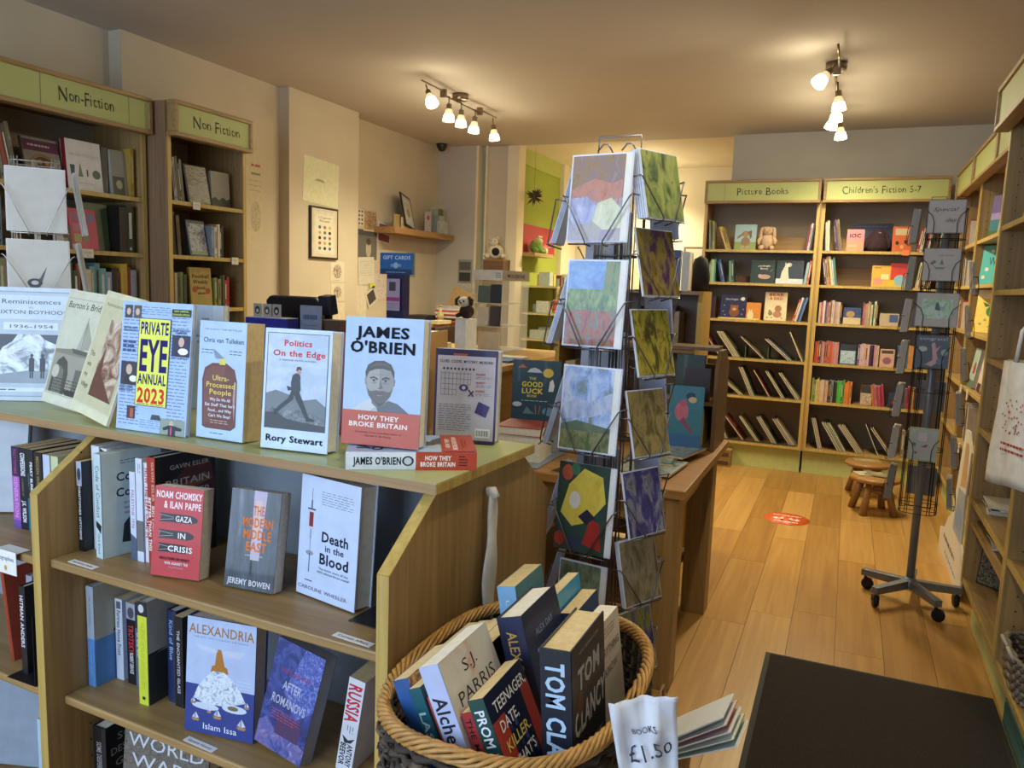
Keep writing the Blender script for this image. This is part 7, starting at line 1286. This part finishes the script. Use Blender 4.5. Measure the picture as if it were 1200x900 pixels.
# wall shelf
ws = empty('wall_shelf', (-3.998, 6.05, 1.925)); tag(ws, 'chunky oak floating shelf high in the till corner', 'shelf'); part('board', ws, wood('8a643a', 'a8804e', 'y'), (0, 0, 0, .22, 1.13, .055))
WS = 1.9805
ph = empty('photo_frame', mat4=Matrix.Translation((-3.83, 6.42, WS)) @ Matrix.Rotation(R(14), 4, 'Z') @ Matrix.Rotation(R(-14), 4, 'Y') @ Matrix.Rotation(R(-8), 4, 'X')); tag(ph, 'dark framed certificate leaning on the wall shelf', 'picture')
part('frame', ph, M('1f1a16', .4), (-.012, -.14, .012, .0, .14, .33)); A = Art(Matrix(((0, 0, 1, 0), (1, 0, 0, -.12), (0, 1, 0, .032), (0, 0, 0, 1))), .24, .28); A.rect(0, 0, 1, 1, 'b9b8b4'); A.rect(.1, .1, .9, .9, 'c9c8c0'); A.ell(.5, .45, .2, .16, '9a8a7a'); A.lines(.2, .8, .62, .8, 3, '7a7870'); A.build(ph, 'certificate', 'lettering')
for i, (y, w, h, c, l) in enumerate(((6.72, .12, .20, 'b8b0b4', 'leaflet with a red mark leaning beside the dark framed certificate'), (6.14, .10, .12, 'a9905a', 'small golden card on the left of the wall shelf'), (6.25, .08, .10, 'c9b48a', 'small cream card on the left of the wall shelf'))):
    wsheet('leaflet', -3.86+.01*i, y, y+w, WS+.001, WS+h, c, l, 'leaflet', (lambda A: A.ell(.5, .7, .2, .12, 'a83a44')) if i == 0 else None, .004)
lh = empty('leaflet_holder', (-3.88, 6.88, WS)); tag(lh, 'clear leaflet holder with green leaflets at the end of the wall shelf', 'holder')
part('acrylic_back', lh, ACR, (0, 0, 0, .004, .22, .26)); part('acrylic_front', lh, ACR, (.07, 0, 0, .074, .22, .12)); part('acrylic_base', lh, ACR, (.004, 0, 0, .07, .22, .004))
for i in range(4):
    o = part('leaflet', None, M(('9aa8a0', '6a7a4a', '8a94a0', 'b4bcb8')[i], .5), (-3.865+.015*(i//2), 6.89+.105*(i % 2), WS+.006, -3.860+.015*(i//2), 6.985+.105*(i % 2), WS+.25-.07*(i//2))); tag(o, ('upper left pale', 'upper right olive', 'lower left slate', 'lower right white')[i]+' leaflet in the clear holder on the wall shelf', 'leaflet', 'leaflets in the clear holder')
# corner desk
dk = empty('corner_desk', (-3.99, 5.95, 0)); tag(dk, 'brown corner desk heaped with papers beside the grey wall', 'desk')
part('desktop', dk, wood('8a5f34', 'a4763f', 'y'), (0, 0, 1.10, .62, 1.14, 1.13)); 
for x, y in ((.02, .02), (.54, .02), (.02, 1.06), (.54, 1.06)): part('leg', dk, OAKZ, (x, y, 0, x+.06, y+.06, 1.0995))
part('lower_shelf', dk, OAKY, (.081, .0805, .80, .539, 1.059, .82)); DK = 1.1305
rnd = random.Random(3)
zz = DK
for i, c in enumerate(('2a2a30', 'c9c4b8', '8a3a30', 'd6d0c4', 'b0503c', 'c0c4c8', 'a9b0a8')):
    t = .018 if i else .035; o = part('book_pile_item', None, M(c, .5), (-3.62+rnd.uniform(-.01, .01), 6.55, zz, -3.40, 6.80+rnd.uniform(-.02, .02), zz+t)); o.name = 'book'; zz += t+.0004; tag(o, '%s book lying %s from the bottom of the pile on the corner desk' % (cname(c), ORD[i]), 'book', 'pile on the corner desk')
o = part('envelope', None, M('a98a5a', .7), (-.13, -.1, 0, .13, .1, .004), mat4=Matrix.Translation((-3.55, 6.98, DK+.225)) @ Matrix.Rotation(R(70), 4, 'X') @ Matrix.Rotation(R(-20), 4, 'Z')); o.matrix_basis = Matrix.Translation((-3.55, 6.95, DK+.205)) @ Matrix.Rotation(R(20), 4, 'Y') @ Matrix.Rotation(R(78), 4, 'X'); tag(o, 'large brown envelope propped behind the pile on the corner desk', 'envelope')
o = part('envelope', None, M('c9c6bc', .6), (0, 0, 0, .004, .16, .2), mat4=Matrix.Translation((-3.37, 6.86, DK+.001)) @ Matrix.Rotation(R(20), 4, 'Y')); tag(o, 'white envelope leaning at the right of the desk pile', 'envelope')
for i, (x, y, w, d, t, c, l) in enumerate(((-3.95, 6.05, .3, .2, .012, 'c9b48a', 'tan folder at the left of the corner desk'), (-3.60, 6.1, .2, .25, .02, '3a4a6a', 'blue folder at the front of the corner desk'), (-3.42, 6.05, .1, .25, .03, 'd6c49a', 'cream paper block at the front edge of the corner desk'), (-3.9, 6.4, .25, .3, .05, '2a2628', 'black tray in the middle of the corner desk'), (-3.80, 6.75, .2, .2, .04, 'b8b4a8', 'grey box file at the back of the corner desk'), (-3.42, 6.34, .12, .15, .014, '8a3a34', 'red notebook at the right edge of the corner desk'))):
    o = part(l.split()[1] if l.split()[1] != 'paper' else 'paper_block', None, M(c, .6), (x, y, DK, x+w, y+d, DK+t)); tag(o, l, 'stationery')
b = MB(); b.lathe([(.03, 0), (.032, .07), (.012, .10), (.012, .14)], M('b8a46a', .3), 12); b.lathe([(.013, .14), (.013, .16)], M('c9782a', .5), 10); o = b.build('glue_bottle', None, (-3.72, 6.38, DK+.0005)); o.location = (-3.5, 6.42, DK+.0005); tag(o, 'small amber bottle with an orange cap on the corner desk', 'bottle')
# ================= room beyond =================
ac = empty('wooden_crate', (-3.40, 7.10, 0)); tag(ac, 'tall brown display crate in the alcove with a plush toy on top', 'crate')
part('crate_body', ac, wood('5a4026', '70502f', 'x'), (0, 0, 0, .22, .17, 1.73)); part('crate_lip', ac, wood('8a6434', 'a47c46', 'x'), (-.004, -.004, 1.731, .224, .17, 1.745))
pt_ = empty('soft_toy_bear', mat4=Matrix.Translation((-3.30, 7.17, 1.7455)) @ Matrix.Rotation(R(20), 4, 'Z')); tag(pt_, 'cream and black plush bear lying on the tall brown crate', 'soft toy')
FC_, FK = M('d2c6ac', 1, var=.12, scale=80), M('1a1614', 1)
b = MB(); b.ball((0, 0, .075), .075, FC_, 14, 10, 1.1, .7, 1); b.build('body', pt_); b = MB(); b.ball((.005, -.045, .075), .04, FK, 12, 8, 1, .5, 1); b.build('belly_patch', pt_); b = MB(); b.ball((-.02, -.01, .17), .048, FC_, 14, 10); h = b.build('head', pt_)
for s_ in (-1, 1): b = MB(); b.ball((s_*.038-.02, 0, .21), .017, FC_, 8, 6); b.build('ear', h); b = MB(); b.tube([(s_*.06, -.02, .05), (s_*.09, -.055, .026)], [.024, .026], FC_, 8); b.build('leg', pt_); b = MB(); b.ball((s_*.018-.02, -.052, .18), .006, FK, 8, 6); b.build('eye', h)
# starburst
sb_ = MB(); rnd = random.Random(9); SBm = M('4a3a30', .6)
for i in range(46):
    z = rnd.uniform(-1, 1); a = rnd.uniform(0, 6.28); r = math.sqrt(1-z*z); d = Vector((r*math.cos(a), r*math.sin(a), z)); L_ = rnd.uniform(.07, .115)
    sb_.tube([d*.015, d*L_*.6, d*L_], [.006, .008, .001], SBm, 4)
sb_.ball((0, 0, 0), .035, SBm, 10, 8); o = sb_.build('starburst_ornament', None, (-3.045, 7.52, 2.40)); tag(o, 'dark spiky starburst ornament hanging by the green wall', 'ornament'); o2 = MB(); o2.tube([(0, 0, .03), (0, 0, .484)], .0012, SBm, 4); o2.build('hanging_thread', o)
cv = wsheet('canvas', -3.1695, 7.50, 8.45, 1.83, 2.13, 'a82a30', 'red canvas with pale sweeping lines on the green wall', 'picture', lambda A: (A.poly([(.6, .3), (.95, .75), (.98, .7), (.68, .25)], 'b8606a'), A.poly([(.5, .2), (.99, .45), (.99, .4), (.55, .15)], 'b86a6a')), .02)
gsh = part('wall_shelf', None, OAKY, (-3.168, 7.46, 1.80, -2.99, 8.0, 1.835)); tag(gsh, 'short oak shelf under the red canvas on the green wall', 'shelf')
fg = empty('soft_toy_frog', (-3.06, 7.66, 1.8355)); tag(fg, 'green plush frog on the short shelf under the red canvas', 'soft toy'); FG = M('7aa03c', .9, var=.15, scale=60); FG2 = M('b8c47a', .9, var=.1)
b = MB(); b.ball((0, 0, .07), .07, FG, 14, 10, 1, 1, 1); b.build('body', fg); b = MB(); b.ball((.03, -.02, .12), .05, FG2, 12, 8, 1, 1, .8); h = b.build('head', fg)
for s_ in (-1, 1): b = MB(); b.tube([(0, s_*.05, .04), (.05, s_*.10, .02)], [.03, .022], FG, 8); b.build('leg', fg); b = MB(); b.ball((.05, s_*.03-.02, .165), .014, M('e0e0c0', .4), 8, 6); b.build('eye', h)
bs = part('soft_toy', None, FG2, (-3.08, 7.86, 1.8355, -3.02, 7.93, 1.90), bevel=.02); tag(bs, 'small pale green toy beside the plush frog', 'soft toy')
ls = empty('display_shelving', (-3.165, 7.5, 0)); tag(ls, 'cream gift shelving along the green wall beyond the till', 'shelving'); CS = M('c9bb84', .5)
for z in (1.50, 1.22, .95, .6, .2): part('shelf', ls, CS, (0, 0, z-.02, .42, 1.05, z))
for y in (0.0, 1.03): part('upright', ls, CS, (0, y, 0, .03, y+.02, 1.479) if y == 0 else (0, y, 0, .03, y+.02, 1.479))
rnd = random.Random(6); k = 0
for z, zn in ((1.50, 'top'), (1.22, 'second'), (.95, 'third'), (.6, 'fourth')):
    y = 7.54
    n = 0
    while y < 8.45:
        w = rnd.uniform(.06, .12); h = rnd.uniform(.06, .14 if z < 1.4 else .16); c = rnd.choice(['c9cfc0', '8a9a84', 'b86a3a', 'd6d0b8', '7a3a34', 'c9b04a', '5a6a5a', 'b4c0b0', '4a3a30'])
        o = part('gift_box', None, M(c, .5), (-2.99+rnd.uniform(-.1, .06), y, z+.0005, -2.85, y+w, z+h), bevel=.004); n += 1; tag(o, '%s gift box, %s from the near end of the %s cream shelf' % (cname(c), ORD[n-1], zn), 'gift box', 'gift boxes on the cream shelving'); y += w+rnd.uniform(.02, .06)
fx = plush_rabbit(Matrix.Translation((-2.79, 7.60, 1.2205)) @ Matrix.Rotation(R(40), 4, 'Z'), 'orange plush toy on the second cream shelf beyond the till', 'b8683a', '3a2a20', .7)
o = part('framed_poster', None, M('6a4a30', .5), (-1.80, 9.07, 1.45, -1.20, 9.095, 2.0)); tag(o, 'brown framed poster with a scalloped pale band on the far wall', 'poster'); A = Art(Matrix.Translation((-1.8, 9.07, 1.45)) @ face_front(.6, .55), .6, .55); A.rect(.04, .04, .96, .96, '8a6a50'); A.rect(.04, .7, .96, .96, 'b9b4a0'); [A.ell(.15+.18*i, .7, .09, .07, 'a98a70') for i in range(5)]; A.ell(.4, .5, .1, .1, 'b09478'); A.build(o)
ft = empty('side_table', (-2.65, 8.3, 0)); tag(ft, 'low oak table with books in the bright room beyond', 'table'); part('tabletop', ft, OAKX, (0, 0, .72, 1.3, .6, .75)); [part('leg', ft, OAKZ, (x, y, 0, x+.06, y+.06, .7195)) for x in (.02, 1.22) for y in (.02, .52)]
for i, (x, h, c) in enumerate(((.15, .22, 'c9503a'), (.45, .26, '3a3a34'), (.75, .24, 'c9b46a'), (1.0, .2, '8a3a34'))):
    o = book('hardback_book', .17, h, .03, c, split=False, mat4=Matrix.Translation((-2.65+x, 8.45, .7505)) @ Matrix.Rotation(R(-6), 4, 'X')); tag(o, '%s book standing %s from the left on the low table beyond' % (cname(c), ORD[i]), 'book', 'books on the far low table')
# ================= right side foreground =================
tg = MB(); CAN = M('ddd8ce', .9, var=.06, scale=30); nx, nz = 10, 12; vs = []
for s in (0, 1):
    for j in range(nz+1):
        for i in range(nx+1):
            u, v = i/nx, j/nz; y = (u-.5)*(.25+.06*v); bul = .022*math.sin(math.pi*u)*(.4+.6*v)+.006*math.sin(u*11+v*4)
            vs.append(((-1 if s == 0 else .35)*bul, y, -v*.40+.01*math.sin(u*5)*(v)))
fs = []; q = (nx+1)*(nz+1)
for j in range(nz):
    for i in range(nx): a = j*(nx+1)+i; fs.append((a, a+1, a+nx+2, a+nx+1)); fs.append(tuple(q+t for t in (a, a+nx+1, a+nx+2, a+1)))
for i in range(nx): a = nz*(nx+1)+i; fs.append((a, a+1, q+a+1, q+a))
for j in range(nz): a = j*(nx+1); fs.append((a, a+nx+1, q+a+nx+1, q+a)); a += nx; fs.append((a+nx+1, a, q+a, q+a+nx+1))
tg.add(vs, fs, CAN, True)
for s in (-1, 1): tg.tube([(0, s*.06, 0), (.0, s*.045, .10), (.02, 0, .16)], .007, CAN, 6)
to = tg.build('tote_bag', mat4=Matrix.Translation((.525, 2.87, 1.31)) @ Matrix.Rotation(R(20), 4, 'Z')); tag(to, 'white canvas tote bag with red print hanging from the right hand case', 'bag')
A = Art(Matrix(((0, 0, -1, -.022), (-1, 0, 0, .08), (0, 1, 0, -.3), (0, 0, 0, 1))), .18, .2); [A.ell(random.Random(i).random()*.8+.1, .35+random.Random(i+50).random()*.6, .02, .02, 'a83a34', 6) for i in range(40)]; A.lines(.15, .85, .05, .25, 2, 'a83a34', .4); A.build(to, 'red_print', 'lettering')
b = MB(); b.tube([(.572, 2.90, 1.48), (.52, 2.90, 1.465), (.515, 2.90, 1.49)], .005, STEEL, 6); b.box(.570, 2.88, 1.46, .5755, 2.92, 1.52, STEEL); o = b.build('hook', None); tag(o, 'metal hook carrying the white tote bag', 'hook')
part('hook_rail', caseR0, OAKX, (.0, -.004, 1.46, .9, .0, 1.54))
# small basket on the bottom shelf
wb2 = empty('small_basket', (.67, 2.93, .2245)); tag(wb2, 'small pale woven basket with wicker handles on the bottom right shelf', 'basket'); WK = M('8a7a68', .8, var=.2, scale=60); WK2 = M('6a5c4e', .8, var=.2, scale=60)
for j in range(9): b = MB(); b.tube(rr_path(0, 0, .075+.01*j/9, .15+.012*j/9, 4, .008+.0155*j, 44, .004, math.pi*j), .0085, (WK, WK2)[j % 2], 5, closed=True); b.build('woven_strand', wb2)
b = MB(); b.prism([(p[0], p[1]) for p in rr_path(0, 0, .072, .147, 4, 0, 24)], 'z', .001, .012, WK2); b.build('base', wb2)
for y in (-.05, .05): b = MB(); b.tube([(-.085, y-.03, .12), (-.10, y-.02, .145), (-.10, y+.02, .145), (-.085, y+.03, .12)], .007, M('b9b0a0', .6), 7); b.build('handle', wb2)
b = MB(); b.box(.624, 2.60, .001, .638, 3.12, .10, M('6aa89a', .1, var=.02, trans=.3, coat=.5)); o = b.build('glass_block', None); tag(o, 'pale turquoise translucent plastic box on the floor below the small basket', 'box')
# cardboard cut-out
so = [(0, 0), (.98, 0), (.98, .2), (.86, .26), (.84, .5), (.88, .74), (.74, .83), (.62, .82), (.56, .7), (.5, .5), (.42, .3), (.3, .26), (.18, .16), (0, .12)]
b = MB(); b.prism([(5.33-p[0], p[1]+.001) for p in so], 'x', .622, .630, M('d8d2c4', .6, var=.03)); o = b.build('cardboard_cutout', None); tag(o, 'white cardboard cut-out with a pale blue patch standing against the right shelves', 'cut-out')
A = Art(Matrix(((0, 0, -1, .622), (-1, 0, 0, 5.33), (0, 1, 0, .001), (0, 0, 0, 1))), .98, .83); A.poly([(.52, .3), (.6, .6), (.86, .62), (.86, .3)], '9aa8bc'); A.poly([(.56, .42), (.66, .5), (.84, .48), (.82, .36), (.6, .34)], '7f9cc4'); A.poly([(.64, .62), (.7, .92), (.8, .92), (.86, .66)], 'c9a47a'); A.lines(.2, .7, .12, .17, 1, '6a6470', .6); A.lines(.3, .8, .04, .1, 1, '8a8490'); A.build(o, 'print', 'lettering')
# stools
def stool(loc, rz, label):
    r = empty('wooden_stool', loc, R(rz)); tag(r, label, 'stool', 'round wooden stools'); b = MB(); b.lathe([(.001, .225), (.15, .225), (.165, .235), (.165, .25), (.155, .258), (.001, .258)], wood('8a6234', 'aa7f48', 'x', .4), 28); b.build('seat', r)
    for k in range(4):
        a = math.pi/4+k*math.pi/2; c, s = math.cos(a), math.sin(a); b = MB(); b.tube([(c*.085, s*.085, .2245), (c*.15, s*.15, .0)], [.022, .026], wood('855c30', 'a37943', 'z', .4), 10); b.build('leg', r)
    b = MB(); b.tube([(-.075, -.075, .17), (.075, .075, .17)], .012, OAKX, 8); b.tube([(-.075, .075, .15), (.075, -.075, .15)], .012, OAKX, 8); b.build('stretcher', r); return r
stool((.225, 6.42, 0), 10, 'round wooden stool closest to the picture book case'); stool((.262, 5.92, 0), 20, 'round wooden stool in front, beside the wheeled card spinner')
for i, (x, y, w, d, t, c, rz, l) in enumerate(((.16, 5.86, .2, .13, .006, 'c9bfa0', 20, 'cream booklet lying on the front wooden stool'), (.19, 5.90, .15, .12, .006, '8a8468', -12, 'olive booklet lying on the cream one on the front stool'), (.13, 6.36, .19, .13, .006, 'a98a5a', 10, 'tan booklet lying on the rear wooden stool'))): lying('booklet', x, y, .2585+(.0065 if i == 1 else 0), w, d, t, c, l, rz, lambda A: A.ell(.5, .5, .3, .2, 'b9a98a'), cat='booklet')
for i in range(2):
    bx = empty('wooden_crate', (-.96, 6.80, .001+.075*i), 0); tag(bx, ('lower', 'upper')[i]+' small carved wooden box on the floor by the picture book case', 'box'); part('box_body', bx, wood('7a5f34', '9c7c48', 'x'), (0, 0, 0, .12, .11, .068)); part('dark_panel', bx, M('4a3a1e', .7), (.015, -.002, .015, .105, 0, .05)); part('lid', bx, wood('8a6c3c', 'a98850', 'x'), (-.003, -.003, .0685, .123, .113, .073))
